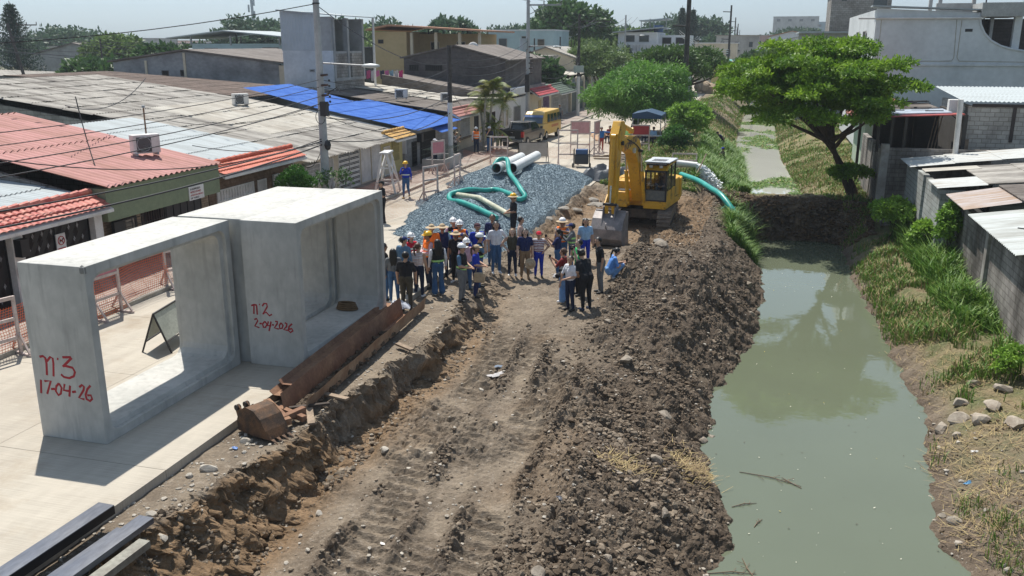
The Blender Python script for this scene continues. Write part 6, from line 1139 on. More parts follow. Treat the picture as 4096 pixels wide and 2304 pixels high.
m = MB(); m.box((X0 + .0, Y1_ - .03, 1.28), (X1, Y1_ - .01, 1.34)); m.box((X0, Y1_ - .03, 1.76), (X1, Y1_, 1.80)); m.box((X0, Y1_ - .03, 2.56), (X1, Y1_, 2.64)); b('windscreen_frame', m, DK, cab)
for z0, z1 in ((1.34, 1.76),): m = MB(); m.box((X0 + .07, Y1_ - .03, z0), (X1 - .07, Y1_ - .015, z1)); b('lower_windscreen', m, M('dusty_lower_glass', (.10, .12, .12), .3, (.16, .16, .14), sc=8, spec=.6), cab)
CGT = bpy.data.materials.new('clear_glass'); CGT.use_nodes = True; N_ = CGT.node_tree; g1 = N_.nodes.new('ShaderNodeBsdfTransparent'); g1.inputs[0].default_value = (.72, .78, .76, 1); g2 = N_.nodes.new('ShaderNodeBsdfGlossy'); g2.inputs['Roughness'].default_value = .05; g3 = N_.nodes.new('ShaderNodeMixShader'); g3.inputs[0].default_value = .12; N_.links.new(g1.outputs[0], g3.inputs[1]); N_.links.new(g2.outputs[0], g3.inputs[2]); N_.links.new(g3.outputs[0], N_.nodes['Material Output'].inputs[0])
m = MB(); m.box((X0 + .07, Y1_ - .03, 1.8), (X1 - .07, Y1_ - .02, 2.58)); b('windscreen', m, CGT, cab)
for y0, y1 in ((-.27, .42), (.5, Y1_ - .07)):
    m = MB(); m.box((X0 + .01, y0, 1.75), (X0 + .02, y1, 2.72)); b('door_glass', m, CGT, cab); m = MB(); m.box((X1 - .02, y0, 1.6), (X1 - .01, y1, 2.72)); b('side_glass', m, CGT, cab)
m = MB(); m.box((X0, -.27, 1.28), (X0 + .03, .42, 1.75)); m.box((X0, .5, 1.28), (X0 + .03, Y1_ - .07, 1.72)); b('door', m, YM, cab); m = MB(); m.box((X0 + .07, Y0_ + .01, 1.28), (X1 - .07, Y0_ + .04, 2.2)); b('rear_panel', m, DK, cab)
m = MB(); m.box((X0 + .25, -.1, 1.28), (X1 - .2, .35, 1.72)); m.box((X0 + .25, -.2, 1.7), (X1 - .2, -.05, 2.45)); b('seat', m, P('seat_black', (.02, .02, .02), .8), cab, bevel=.03); m = MB(); m.bar((X0 + .2, .85, 1.28), (X0 + .2, .8, 1.95), .05); m.bar((X1 - .2, .85, 1.28), (X1 - .2, .8, 1.95), .05); b('control_lever', m, DK, cab)
# boom, arm, bucket in the x = XB plane
def plate(poly, x0, x1, name, mat, parent, bev=.015): m = MB(); m.prism(poly, x0, x1, 'x'); return b(name, m, mat, parent, bevel=bev)
boom = plate([(.75, 1.25), (1.15, 1.2), (1.55, 2.0), (2.1, 3.0), (2.55, 3.42), (3.6, 3.75), (4.75, 4.02), (4.80, 4.25), (3.9, 4.32), (2.6, 4.22), (1.9, 3.95), (1.45, 3.2), (.72, 1.75)], -.24, .24, 'boom', YM, ex)
for s_ in (-1, 1): plate([(2.0, 3.35), (2.45, 3.8), (2.3, 3.95), (1.85, 3.6)], s_ * .245 - .01, s_ * .245 + .01, 'boom_rib', YM, boom)
def ram(p, q, r1, r2, f=.55, parent=boom, nm='lift_ram'):
    p = Vector(p); q = Vector(q); c = p.lerp(q, f); m = MB(); m.cyl(p, c, r1, n=14); o = b(nm, m, YM, parent, smooth=True); m = MB(); m.cyl(c, q, r2, n=12); b('ram_rod', m, CHR, o, smooth=True)
    m = MB(); m.cyl(Vector(p) - Vector((.09, 0, 0)), Vector(p) + Vector((.09, 0, 0)), r1 * 1.25, n=12); b('ram_eye', m, YM, o)
for s_ in (-1, 1): ram((s_ * .37, 1.35, 1.15), (s_ * .33, 2.15, 3.55), .085, .05, .62)
m = MB(); m.cyl((-.42, 2.15, 3.55), (.42, 2.15, 3.55), .06); b('boom_pin', m, DK, boom)
TX = (4.72, 4.12)
arm = plate([(3.95, 4.62), (4.25, 4.95), (4.72, 4.98), (5.08, 4.5), (5.16, 3.9), (5.2, 1.62), (4.98, 1.55), (4.86, 1.75), (4.62, 3.4), (4.5, 3.9), (4.3, 4.15)], -.17, .17, 'dipper_arm', YM, ex)
for s_ in (-1, 1): plate([(4.42, 3.85), (4.95, 3.85), (5.05, 4.45), (4.72, 4.8), (4.3, 4.45)], s_ * .19 - .015, s_ * .19 + .015, 'arm_cheek', YM, arm)
m = MB(); m.cyl((-.3, 4.72, 4.12), (.3, 4.72, 4.12), .09); b('arm_pin', m, DK, arm)
ram((0, 2.55, 4.42), (0, 4.1, 4.78), .10, .06, .72, nm='arm_ram'); ram((0, 5.14, 4.4), (0, 5.42, 1.75), .085, .05, .72, arm, nm='bucket_ram')
for s_ in (-1, 1):
    m = MB(); m.bar((s_ * .2, 5.42, 1.75), (s_ * .2, 5.06, 2.05), .05, .14); m.bar((s_ * .14, 5.42, 1.75), (s_ * .14, 5.35, 1.3), .05, .14); b('bucket_link', m, YM, arm)
m = MB(); m.cyl((-.28, 5.42, 1.75), (.28, 5.42, 1.75), .06); b('link_pin', m, DK, arm)
for k in range(3):
    hp_ = [(.2 + .03 * k, 3.0, 4.25), (.24 + .03 * k, 3.9, 4.55 + .04 * k), (.24 + .02 * k, 4.25, 4.1 - .12 * k), (.24, 4.62, 3.5 - .08 * k), (.2, 4.8, 3.0)]; m = MB(); m.tube(spline(hp_, 6), .022, 6); b('hydraulic_hose', m, DK, boom, smooth=True)
m = MB(); m.tube(spline([(-.26, 1.2, 1.9), (-.28, 1.8, 3.3), (-.26, 2.5, 3.8), (-.25, 4.0, 4.2)], 6), .025, 6); b('hydraulic_pipe', m, DK, boom, smooth=True)
for k in range(7): m = MB(); x = -.27 + k * .09; m.tube(spline([(x, .85, 1.25), (x * 1.2, 1.2, 1.55 + .05 * (k % 3)), (x * .7, 1.05, 2.0)], 5), .02, 5); b('hydraulic_hose', m, DK if k % 2 else YM, ex, smooth=True)
m = MB(); m.box((-.33, 2.9, 3.55), (-.24, 3.1, 3.75)); b('boom_lamp', m, P('lamp_glass', (.5, .5, .45), .2), boom)
# bucket: open side towards the machine, curved back towards the camera
outer = [(4.95, 1.42), (5.25, 1.45), (5.62, 1.2), (5.86, .8), (5.86, .42), (5.68, .15), (5.35, .02), (4.75, .0)]; innr = [(p[0] - .04 if p[0] > 5.3 else p[0], p[1] - .035 if i < 3 else p[1] + .04) for i, p in enumerate(outer)]
bk = plate(outer + innr[::-1], -.62, .62, 'bucket', BKT, ex, .008)
for s_ in (-1, 1): plate([(4.95, 1.42), (5.25, 1.45), (5.62, 1.2), (5.86, .8), (5.86, .42), (5.68, .15), (5.35, .02), (4.75, 0), (4.9, .6)], s_ * .63 - .018, s_ * .63 + .018, 'bucket_side', BKT, bk, .005)
for s_ in (-1, 1): plate([(5.0, 1.4), (5.1, 1.72), (5.5, 1.62), (5.6, 1.3), (5.78, .95), (5.72, .9), (5.5, 1.2), (5.25, 1.42)], s_ * .24 - .025, s_ * .24 + .025, 'bucket_lug', BKT, bk)
m = MB(); m.cyl((-.62, 5.22, 1.45), (.62, 5.22, 1.45), .05); b('top_rail', m, BKT, bk)
m = MB(); m.tube([(.0, 5.86 + .08 * math.sin(a * .6), .95 + .1 * math.cos(a * .6)) for a in range(8)], .03, 6); b('lifting_eye', m, BKT, bk)
for k in range(5): m = MB(); x = -.54 + k * .27; m.prism([(4.75, -.02), (4.75, .06), (4.5, .0)], x - .05, x + .05, 'x'); b('tooth', m, BKT, bk)
for s_, yaw in ((-1, -math.pi / 2), (1, math.pi / 2)):
    o = text3d('boom_lettering', 'KOMATSU', P('decal_navy', (.02, .03, .09), .5), (0, 0, 0), .42, face=(0, 0, 0), parent=boom, align='CENTER'); me = o.data
    # lay the word on the boom side, reading along the boom
    Rl = Matrix(((0, 0, s_, s_ * .25), (s_, -.13, 0, 3.45), (.13, 1, 0, 3.86), (0, 0, 0, 1)))
    me.transform(Matrix.Translation(woff(boom)) ); me.transform(Rl); me.transform(Rh)
# ---------------------------------------------------------------- vehicles
def wheel(parent, x, y, r, w_, local=True):
    m = MB(); m.cyl((x - w_ / 2, y, r), (x + w_ / 2, y, r), r, n=22); o = m.build('wheel', P('tyre_rubber', (.02, .02, .02), .8), parent, local=True, bevel=.02)
    s_ = 1 if x > 0 else -1; m = MB(); m.cyl((x + s_ * w_ / 2, y, r), (x + s_ * (w_ / 2 + .012), y, r), r * .58, n=14); m.build('rim', P('alloy', (.35, .35, .36), .3, metal=.7), o, local=True)
LAMPR = P('tail_lamp_red', (.45, .02, .02), .3); PB = P('truck_black', (.022, .022, .024), .28, spec=.6)
tk = thing('pickup_truck', 'black double-cab pickup truck seen from behind at the kerb', 'pickup truck', (-17.35, 65.4, 0), math.radians(-4)) # forward +Y
W = .89
m = MB(); m.prism([(-2.55, .45), (2.5, .42), (2.6, .7), (2.55, 1.0), (1.6, 1.1), (-2.55, 1.1)], -W, W, 'x'); body = m.build('body', PB, tk, local=True, bevel=.04)
m = MB(); m.box((-W, -2.55, 1.1), (-W + .08, -.75, 1.32)); m.box((W - .08, -2.55, 1.1), (W, -.75, 1.32)); m.box((-W + .08, -2.55, 1.1), (W - .08, -2.47, 1.32)); m.build('cargo_bed_side', PB, tk, local=True); m = MB(); m.box((-W + .08, -2.47, 1.101), (W - .08, -.8, 1.13)); m.build('bed_liner', DARKIN, tk, local=True)
m = MB(); m.prism([(-.78, 1.1), (1.65, 1.1), (.85, 1.74), (-.55, 1.78)], -W + .05, W - .05, 'x')
for i, v in enumerate(m.v):
    if v[2] > 1.5: m.v[i] = (v[0] * .86, v[1], v[2])
cabn = m.build('cab', PB, tk, local=True, bevel=.05)
WG = glass('tinted_glass', (.02, .028, .03), .05)
m = MB(); m.add([(-.7, -.785, 1.2), (.7, -.785, 1.2), (.62, -.60, 1.66), (-.62, -.60, 1.66)], [(0, 1, 2, 3)]); m.build('rear_window', WG, cabn, local=True)
for s_ in (-1, 1):
    for y0, y1, y2, y3 in ((-.62, .3, .3, -.48), (.38, 1.35, .72, .38)): m = MB(); m.add([(s_ * .852, y0, 1.17), (s_ * .852, y1, 1.17), (s_ * .752, y2, 1.66), (s_ * .752, y3, 1.66)], [(0, 1, 2, 3)]); m.build('side_window', WG, cabn, local=True)
    m = MB(); m.box((s_ * W - .03 if s_ > 0 else -W - .012, -2.56, .82), (s_ * W + .012 if s_ > 0 else -W + .03, -2.42, 1.22)); m.box((s_ * (W - .1) - .1, -2.575, .82), (s_ * (W - .1) + .1, -2.551, 1.22)); m.build('tail_lamp', LAMPR, tk, local=True)
    m = MB(); m.box((s_ * 1.05 - .1, 1.15, 1.15), (s_ * 1.05 + .1, 1.25, 1.35)); m.build('wing_mirror', PB, tk, local=True, bevel=.02)
    m = MB(); m.box((s_ * .95 - .07, -.8, .38), (s_ * .95 + .07, 1.4, .43)); m.build('side_step', CHR, tk, local=True)
    for y in (-1.65, 1.6): wheel(tk, s_ * .8, y, .40, .26)
m = MB(); m.box((-W, -2.72, .48), (W, -2.56, .68)); m.build('rear_bumper', P('chrome_bumper', (.42, .43, .44), .25, metal=.8), tk, local=True, bevel=.02)
m = MB(); m.box((-W + .2, -2.562, .78), (W - .2, -2.553, 1.27)); tg = m.build('tailgate', PB, tk, local=True); MB().box((-.22, -2.57, .72), (.22, -2.565, .86)).build('licence_plate', P('plate_white', (.5, .5, .48), .5), tk, local=True); MB().box((-.1, -2.575, 1.12), (.1, -2.565, 1.18)).build('handle', P('chrome_bumper', (.42, .43, .44), .25), tg, local=True)
m = MB(); m.tube([(-.8, -.9, 1.3), (-.7, -.88, 1.75), (.7, -.88, 1.75), (.8, -.9, 1.3)], .035, 8); m.build('roll_bar', PB, tk, local=True)
rag_ = MB(); 
VY = M('van_yellow', (.60, .36, .045), .4, (.56, .38, .12), sc=.8, fine=.05, spec=.5)
vn_ = thing('van', 'yellow high-roof minibus facing the camera behind the pickup', 'van', (-17.3, 70.9, 0), math.radians(176))
m = MB(); m.prism([(-2.5, .4), (2.3, .38), (2.55, .55), (2.5, 1.0), (2.3, 1.3), (-2.5, 1.3)], -.93, .93, 'x'); m.build('body', VY, vn_, local=True, bevel=.05)
m = MB(); m.prism([(-2.5, 1.3), (2.3, 1.3), (1.75, 2.0), (1.4, 2.18), (-2.35, 2.24)], -.91, .91, 'x')
for i, v in enumerate(m.v):
    if v[2] > 1.9: m.v[i] = (v[0] * .87, v[1], v[2])
up_ = m.build('cabin', VY, vn_, local=True, bevel=.08)
m = MB(); m.add([(-.82, 2.285, 1.33), (.82, 2.285, 1.33), (.74, 1.82, 1.93), (-.74, 1.82, 1.93)], [(0, 1, 2, 3)]); m.xf(Matrix.Translation((0, .02, .01))); m.build('windscreen', glass('van_windscreen', (.06, .09, .12), .04), up_, local=True)
m = MB(); m.add([(-.78, 1.98, 1.76), (.78, 1.98, 1.76), (.76, 1.85, 1.93), (-.76, 1.85, 1.93)], [(0, 1, 2, 3)]); m.xf(Matrix.Translation((0, .035, .02))); st_ = m.build('sunstrip', P('sunstrip_blue', (.12, .2, .4), .4), up_, local=True)
o = text3d('sunstrip_lettering', 'EXPRESO ESCOLAR', WHP, (0, 0, 0), .11, face=(0, 0, 0), parent=st_, align='CENTER'); o.data.transform(Matrix.Translation(woff(st_))); o.data.transform(Matrix.Translation((0, 1.985, 1.81)) @ Matrix.Rotation(math.pi, 4, 'Z') @ Matrix.Rotation(math.radians(52), 4, 'X'))
for s_ in (-1, 1):
    for k in range(4): y = 1.25 - k * .92; m = MB(); m.add([(s_ * .925, y - .8, 1.36), (s_ * .925, y, 1.36), (s_ * .84, y - (.05 if k else .25), 1.95), (s_ * .84, y - .8, 1.95)], [(0, 1, 2, 3)]); m.build('side_window', WG, up_, local=True)
    m = MB(); m.box((s_ * .72 - .17, 2.5, .78), (s_ * .72 + .17, 2.57, 1.02)); m.build('headlight', P('headlight_glass', (.6, .62, .62), .15), vn_, local=True, bevel=.02)
    for y in (-1.6, 1.55): wheel(vn_, s_ * .84, y, .36, .22)
m = MB(); m.box((-.9, 2.5, .38), (.9, 2.68, .66)); m.build('front_bumper', P('bumper_black', (.04, .04, .045), .6), vn_, local=True, bevel=.03); MB().box((-.5, 2.53, .74), (.5, 2.575, .92)).build('grille', P('bumper_black', (.04, .04, .045), .6), vn_, local=True); MB().box((-.2, 2.69, .46), (.2, 2.7, .6)).build('licence_plate', P('plate_orange', (.55, .2, .06), .5), vn_, local=True); MB().box((.932, -1.7, .9), (.937, .2, 1.1)).box((-.937, -1.7, .9), (-.932, .2, 1.1)).each('side_band', P('band_orange', (.5, .16, .05), .5), vn_, local=True)
# dump lorry / backhoe behind the trees
t = thing('backhoe_loader', 'dark backhoe loader half hidden behind the round tree on the verge', 'backhoe', (-7.4, 88, 0), .1)
m = MB(); m.box((-.9, -2, .8), (.9, 1.8, 1.7)); m.build('body', DK, t, local=True, bevel=.05); m = MB(); m.box((-.7, -.8, 1.7), (.7, .9, 2.9)); m.build('cab', CG, t, local=True); m = MB(); m.box((-.8, -.9, 2.9), (.8, 1.0, 3.0)); m.build('cab_roof', DK, t, local=True)
m = MB(); m.bar((0, -2.0, 1.2), (0, -2.4, 4.2), .3, .35, 0); m.bar((0, -2.4, 4.2), (0, -3.2, 2.2), .25); m.each('digging_arm', M('rust_arm', (.32, .17, .1), .8), t, local=True); [wheel(t, x, y, r_, .4) for x in (-.95, .95) for y, r_ in ((-1.2, .75), (1.4, .5))]
# ---------------------------------------------------------------- poles and wires
CON = M('pole_concrete', (.40, .41, .41), .85, (.30, .31, .31), sc=1, fine=.08); DPW = M('creosote_pole', (.045, .042, .04), .9, (.08, .07, .065), sc=4); PWH = P('pole_whitewash', (.6, .6, .58), .85)
POLES = {}
def pole(key, x, y, h, r, label, mat=CON, white=0, z=0, arm=None, lamp=None, gear=0, r2=None, group='utility poles', lean=(0, 0)):
    t = thing('utility_pole', label, 'utility pole', (x, y, z), 0, group); T = Vector((x + lean[0], y + lean[1], z + h)); B = Vector((x, y, z))
    MB().cyl(B, T, r, (r2 or r * .6), n=14).build('shaft', mat, t, smooth=True)
    if white: MB().cyl(B + Vector((0, 0, .01)), B.lerp(T, white / h), r + .006, r - (r - (r2 or r * .6)) * white / h + .006, n=14).build('painted_base', PWH, t, smooth=True)
    if arm:
        zz, x0, x1, yy = arm; a = MB().bar((x + x0, y - yy * .0, z + zz), (x + x1, y + yy, z + zz), .11, .12).build('crossarm', GREYM if mat == CON else DPW, t)
        n = 3
        for k in range(n): q = Vector((x + x0, y, z + zz)).lerp(Vector((x + x1, y + yy, z + zz)), k / (n - 1)); MB().cyl(q + Vector((0, 0, .06)), q + Vector((0, 0, .34)), .05, .035, n=8).build('insulator', P('insulator_brown', (.05, .03, .025), .3), a)
        MB().bar((x, y, z + zz - .75), (x + (x1 if abs(x1) > abs(x0) else x0) * .6, y + yy * .6, z + zz - .05), .05).build('arm_brace', GREYM, t)
    if lamp:
        zz, dx, dy = lamp; e = Vector((x + dx, y + dy, z + zz - .1)); lt = MB().tube([(x, y, z + zz), tuple(e)], .035, 7).build('lamp_bracket', GREYM, t); d = (e - Vector((x, y, z + zz))).normalized()
        m = MB(); m.ball((0, 0, 0), (.42, .14, .1), 10); m.xf(Matrix.Translation(e + d * .3) @ Matrix.Rotation(math.atan2(dy, dx), 4, 'Z')); m.build('lamp_head', P('lamp_casing', (.45, .48, .48), .4), lt, smooth=True)
    for k in range(gear):
        zz = z + h * .42 + k * .42; MB().cyl((x + .1, y - .1, zz), (x + .42, y - .12, zz + .03), .05, .05, n=8).build('insulator', P('insulator_brown', (.05, .03, .025), .3), t)
    POLES[key] = T; return t
p1 = pole('A', -18.42, 35.4, 10.5, .20, 'thick pale concrete pole rising in front of the blue roof', lamp=(6.6, 1.9, .35), gear=5)
m = MB(); m.box((-18.3, 35.0, 4.4), (-18.0, 35.25, 5.0)); m.build('junction_box', DK, p1); m = MB(); m.tube([(-18.35 + .22 * math.cos(a * .5), 35.1, 4.35 + .3 * math.sin(a * .5)) for a in range(13)], .015, 5); m.build('cable_coil', DK, p1); m = MB(); m.ball((-18.1, 35.15, 3.15), (.16, .14, .24), 8); m.build('splice_closure', DK, p1); MB().cyl((-18.42, 35.4, 9.0), (-18.42, 35.4, 9.05), .16, n=12).build('strap_band', DK, p1)
m = MB(); m.tube([(-18.1, 35.3, 5.3), (-17.6, 35.3, 5.6), (-17.4, 35.2, 5.4)], .02, 5); [m.ball((-17.9 + .0, 35.2, 5.0 + .22 * k), .06, 6) for k in range(5)]; m.build('secondary_rack', DK, p1)
pole('B', -18.6, 52.5, 7.3, .15, 'thin pole painted white below and black above beside the blue roof', mat=DPW, white=3.9, r2=.13)
pC = pole('C', -18.6, 71.5, 12, .20, 'concrete pole with transformer by the pickup', arm=(10.35, -.1, 2.6, .3), gear=6); MB().cyl((-18.9, 71.2, 6.9), (-18.9, 71.2, 7.8), .3, n=16).build('transformer', P('transformer_grey', (.36, .4, .42), .5), pC, smooth=True); m = MB(); m.box((-18.75, 71.1, 3.6), (-18.4, 71.35, 5.0)); m.build('junction_box', DK, pC); MB().tube([(-18.6, 71.5, 7.2), (-16.6, 71.7, 7.2)], .035, 6).build('lamp_bracket', GREYM, pC); m = MB(); m.ball((-16.3, 71.75, 7.15), (.4, .14, .1), 8); m.build('lamp_head', P('lamp_casing', (.45, .48, .48), .4), pC, smooth=True)
pD = pole('D', -18.75, 92.9, 10.3, .18, 'dark pole with white base at the far street corner', mat=DPW, white=4.1, arm=(9.6, -.1, 3.2, .3), r2=.12); MB().box((-19.2, 92.6, 4.5), (-18.2, 92.9, 5.2)).build('meter_box', P('box_pale_green', (.35, .42, .38), .6), pD)
pole('E', -19.3, 128, 11.2, .16, 'slim grey pole before the white three-storey house', lamp=(8.6, 2.0, .2), r2=.1); pole('E2', -17.4, 140, 11, .16, 'second slim grey pole at the white house corner', r2=.1)
def armed(key, y, x, h, r, label):
    t = pole(key, x, y, h, r, label, mat=DPW, r2=r * .62, group='dark power poles along the canal')
    for k in range(3): MB().cyl((x - r * .6, y, h - 1.0 - k * 2.2 * h / 14), (x - 1.25, y, h - .95 - k * 2.2 * h / 14), .07, n=7).build('standoff_insulator', DK, t)
armed('K1', 78, -6.55, 14.3, .26, 'nearest and thickest dark power pole rising out of frame'); armed('K2', 150, -6.0, 13.2, .22, 'second dark power pole with a pointed top'); armed('K3', 235, -8.2, 13.6, .22, 'third dark power pole in the row'); armed('K4', 300, -9.6, 13.4, .22, 'fourth dark power pole in the row'); armed('K5', 380, -12.5, 13.5, .22, 'fifth dark power pole in the row'); armed('K6', 450, -13.5, 13.6, .22, 'sixth and smallest dark power pole in the row')
pole('G', -80.5, 85, 9.6, .2, 'leaning dark pole with crossarm at upper left', mat=DPW, arm=(9.4, -.9, 1.6, .2), lean=(-2.2, 0), r2=.14); pole('H', -83, 100, 8.0, .16, 'dark pole with transformer drum among the left roofs', mat=DPW); pole('I', -70, 112, 8.6, .15, 'thin dark pole left of the peach house', mat=DPW); pole('J', -58, 92, 8.4, .15, 'dark pole by the pale blue house', mat=DPW, lamp=(6.9, -2.2, 0)); pole('L', -36, 95, 8.9, .14, 'dark pole left of the tall narrow house', mat=DPW, lamp=(6.2, 1.8, 0)); pole('Mm', -27.5, 88, 6.6, .12, 'short dark pole behind the clothes line', mat=DPW); pole('N', -27.3, 108, 8.0, .14, 'dark pole before the low cream house', mat=DPW); pole('O', -25.0, 112, 8.2, .14, 'second dark pole before the low cream house', mat=DPW); pole('Q', -21.8, 104, 7.6, .14, 'leaning dark pole left of the round hedge tree', mat=DPW, lean=(.8, 0))
for kx, ky, kh, lab in ((-25.6, 33.0, 1.9, 'rusty service mast with loop of cable on the orange-tiled house'), (-20.9, 18.6, 1.9, 'black service mast on the red tile canopy')): 
    zb = 2.9; t = thing('service_mast', lab, 'mast', (kx, ky, zb)); MB().cyl((kx, ky, zb), (kx, ky, zb + kh), .035, n=7).build('tube', RUST if 'rusty' in lab else DK, t); MB().tube([(kx + .2 * math.cos(a * .5), ky, zb + .5 + .2 * math.sin(a * .5)) for a in range(13)], .02, 5).build('cable_coil', DK, t); MB().ball((kx, ky, zb + kh), .08, 7).build('cap', GREYM, t)
CBL = P('cable_black', (.02, .02, .022), .6, fine=0); CBG = P('cable_grey', (.10, .10, .11), .6, fine=0)
def cable(label, a, c, sag=.5, r=.016, mat=CBL, n=18, group='overhead cables'):
    a = Vector(a); c = Vector(c); pts = [a.lerp(c, k / n) - Vector((0, 0, sag * 4 * (k / n) * (1 - k / n))) for k in range(n + 1)]
    return tag(MB().tube(pts, r, 5).build('overhead_cable', mat), label, 'cable', group)
A_ = (-18.42, 35.3)
cable('uppermost cable sloping from upper left to the thick concrete pole', (-45, 22, 8.0), (*A_, 9.0), 1.2, .018); cable('cable from the top of the thick pole down towards the ochre house', (*A_, 9.0), (-28.4, 90, 7.2), 2.2, .018)
for k, (zl, zr, s_, r_) in enumerate(((5.35, 5.9, .5, .013), (5.0, 5.6, .5, .013), (4.6, 5.2, .55, .016), (4.2, 4.9, .55, .018), (3.75, 3.3, .5, .026), (3.45, 3.15, .7, .03))):
    cable(('upper', 'second', 'third', 'fourth', 'thick black', 'lowest thick black')[k] + ' cable crossing the faded red roof to the thick pole', (-18.9 - .1 * k, 6.0, zl + .2), (*A_, zr), s_, r_)
for k, (z_, dx) in enumerate(((5.9, -.1), (5.6, 0), (5.2, .1), (4.3, 0), (3.3, .05))): cable(('top', 'second', 'middle', 'fourth', 'lowest') + () [0:0] if False else ('top', 'second', 'middle', 'fourth', 'lowest')[k] + ' cable of the bundle between the thick pole and the white-based pole', (-18.42, 35.5, z_), (-18.6 + dx, 52.5, min(z_, 6.2 - .35 * k)), .6, .014 if k < 3 else .022)
for k, (z_, zz) in enumerate(((6.6, 7.6), (6.2, 7.0), (5.7, 6.4), (4.9, 5.4), (4.2, 4.6))): cable(('top', 'second', 'middle', 'fourth', 'lowest')[k] + ' cable of the bundle from the white-based pole to the transformer pole', (-18.6, 52.5, z_), (-18.6, 71.5, zz), .7, .016)
for k, (z_, zz) in enumerate(((10.5, 9.7), (10.4, 9.75), (7.0, 6.2), (5.5, 5.5))): cable(('left high', 'right high', 'middle', 'lowest')[k] + ' cable from the transformer pole to the corner pole', (-18.6 + (1.3 if k == 1 else 0), 71.5, z_), (-18.7 + (1.5 if k == 1 else 0), 92.9, zz), 1.2, .02)
for k in range(3): cable(('left', 'middle', 'right')[k] + ' high cable running from the corner pole to the slim grey pole', (-18.5 + k * 1.4, 92.9, 9.9), (-19.3 + k * .8, 128, 10.9), 1.0, .02, CBG)
for k in range(3): cable(('left', 'middle', 'right')[k] + ' high cable running off the top of the frame near the transformer pole', (-18.4 + k * 1.2, 71.5, 10.6), (-16 + k * 1.5, 30, 12.8), .6, .016, CBG)
cable('service cable from the thick pole to the long asbestos roof', (*A_, 4.9), (-27, 36.5, 3.9), .5, .014); cable('service cable from the thick pole to the orange-tiled house', (*A_, 3.2), (-22.3, 31.5, 3.4), .3, .016); cable('looped service cable at the foot of the asbestos eave', (*A_, 3.1), (-20.8, 37.5, 2.1), .6, .016); cable('long service cable from the thick pole to the red canopy mast', (*A_, 3.4), (-20.9, 18.6, 4.7), .9, .018); cable('service cable dropping from the thick pole to the blue canopy', (*A_, 4.5), (-20.3, 55, 2.6), .8, .014); cable('service cable to the cream house by the palm', (-18.6, 52.5, 5.0), (-20.5, 62, 2.9), .5, .014)
tag(MB().tube(spline([(-24.5, 21.5, 5.9), (-23.2, 20.9, 5.6), (-22.2, 20.6, 4.6), (-22.0, 20.4, 3.9), (-21.2, 19.6, 3.3), (-20.9, 18.7, 3.6)], 6), .02, 5).build('overhead_cable', CBL), 'black cable looping down the left side over the faded red roof', 'cable', 'overhead cables'); cable('black cable hanging in a long loop before the faded red roof', (-23.3, 26.5, 5.6), (-20.2, 24.1, 2.6), .9, .02); cable('cable hanging from the roof hook over the pale asbestos roof', (-27, 35.2, 5.9), (-23.6, 26.3, 5.3), .6, .016)
for k in range(9): a_ = rng.random(4); cable('thin tangled wire %s over the far left roofs' % ('highest', 'second highest', 'third', 'fourth', 'fifth', 'sixth', 'seventh', 'second lowest', 'lowest')[k], (-95 + 20 * a_[0], 80 + 20 * a_[1], 8.6 - k * .4), (-56 + 12 * a_[2], 92 + 10 * a_[3], 8.2 - k * .42), 1.0, .025, CBG)
for k in range(6): cable('fan wire %s spreading from the transformer pole over the dark roofs' % ('first', 'second', 'third', 'fourth', 'fifth', 'sixth')[k], (-18.6, 71.5, 5.6 - k * .1), (-29 + k * 1.7, 60 + k * 1.5, 3.9), .8, .018, CBG)
for k in range(3): cable('pale thick wire %s swooping from the white house to the second power pole' % ('upper', 'middle', 'lower')[k], (-12.5, 135, 9.2 - k * .3), (-6.0, 150, 6.5 - k * .3), .8, .05, P('cable_pale', (.5, .5, .48), .6))
t = thing('radio_mast', 'tall slender telecom mast with antennas on the far left skyline', 'mast', (-181, 300, 0)); MB().cyl((-181, 300, 0), (-182.3, 300, 32), .75, .35, n=8).build('shaft', P('mast_grey', (.34, .4, .44), .6), t)
for k in range(7): MB().box((-182.2 - 1.1 + (k % 2) * 2.2, 299.6, 14 + k * 2.2), (-182.2 - .7 + (k % 2) * 2.2, 300.2, 16.6 + k * 2.2)).build('antenna', P('mast_grey', (.34, .4, .44), .6), t)
MB().cyl((-182.3, 300, 32), (-182.5, 300, 36), .1, n=5).build('spike', P('mast_grey', (.34, .4, .44), .6), t)
t = thing('awning', 'dark blue awning tent stretched below the round tree', 'awning', (-9.0, 69, 0)); m = MB(); m.prism([(-9.5, 1.95), (-7.3, 1.95), (-7.3, 2.2), (-8.4, 2.5), (-9.5, 2.3)], 67.8, 71, 'y'); m.build('canopy', P('awning_blue', (.02, .06, .12), .7), t)
m = MB(); [m.cyl((x, y, 0), (x, y, 2.0), .04, n=6) for x in (-9.45, -7.35) for y in (67.9, 70.9)]; m.each('pole', GREYM, t)
def chair(x, y, rz, label):
    t = thing('plastic_chair', label, 'chair', (x, y, 0), rz, 'white plastic chairs by the awning'); MB().box((-.25, -.24, .42), (.25, .24, .46)).build('seat', WHP, t, local=True, bevel=.015); MB().prism([(-.22, .44), (-.27, .44), (-.33, .88), (-.28, .9)], -.24, .24, 'x').build('backrest', WHP, t, local=True)
    for sx, sy in ((-1, -1), (1, -1), (-1, 1), (1, 1)): MB().bar((sx * .22, sy * .2, .42), (sx * .27, sy * .25, 0), .05).build('leg', WHP, t, local=True)
chair(-6.6, 66.8, .2, 'white plastic chair left of the leafy shrub'); chair(-5.9, 66.9, 0, 'white plastic chair right, beside the leafy shrub')
tag(MB().box((-8.6, 67.2, .72), (-6.9, 67.9, .76)).build('table_top', P('table_white', (.5, .52, .55), .6)), 'table top under the dark blue awning', 'table')
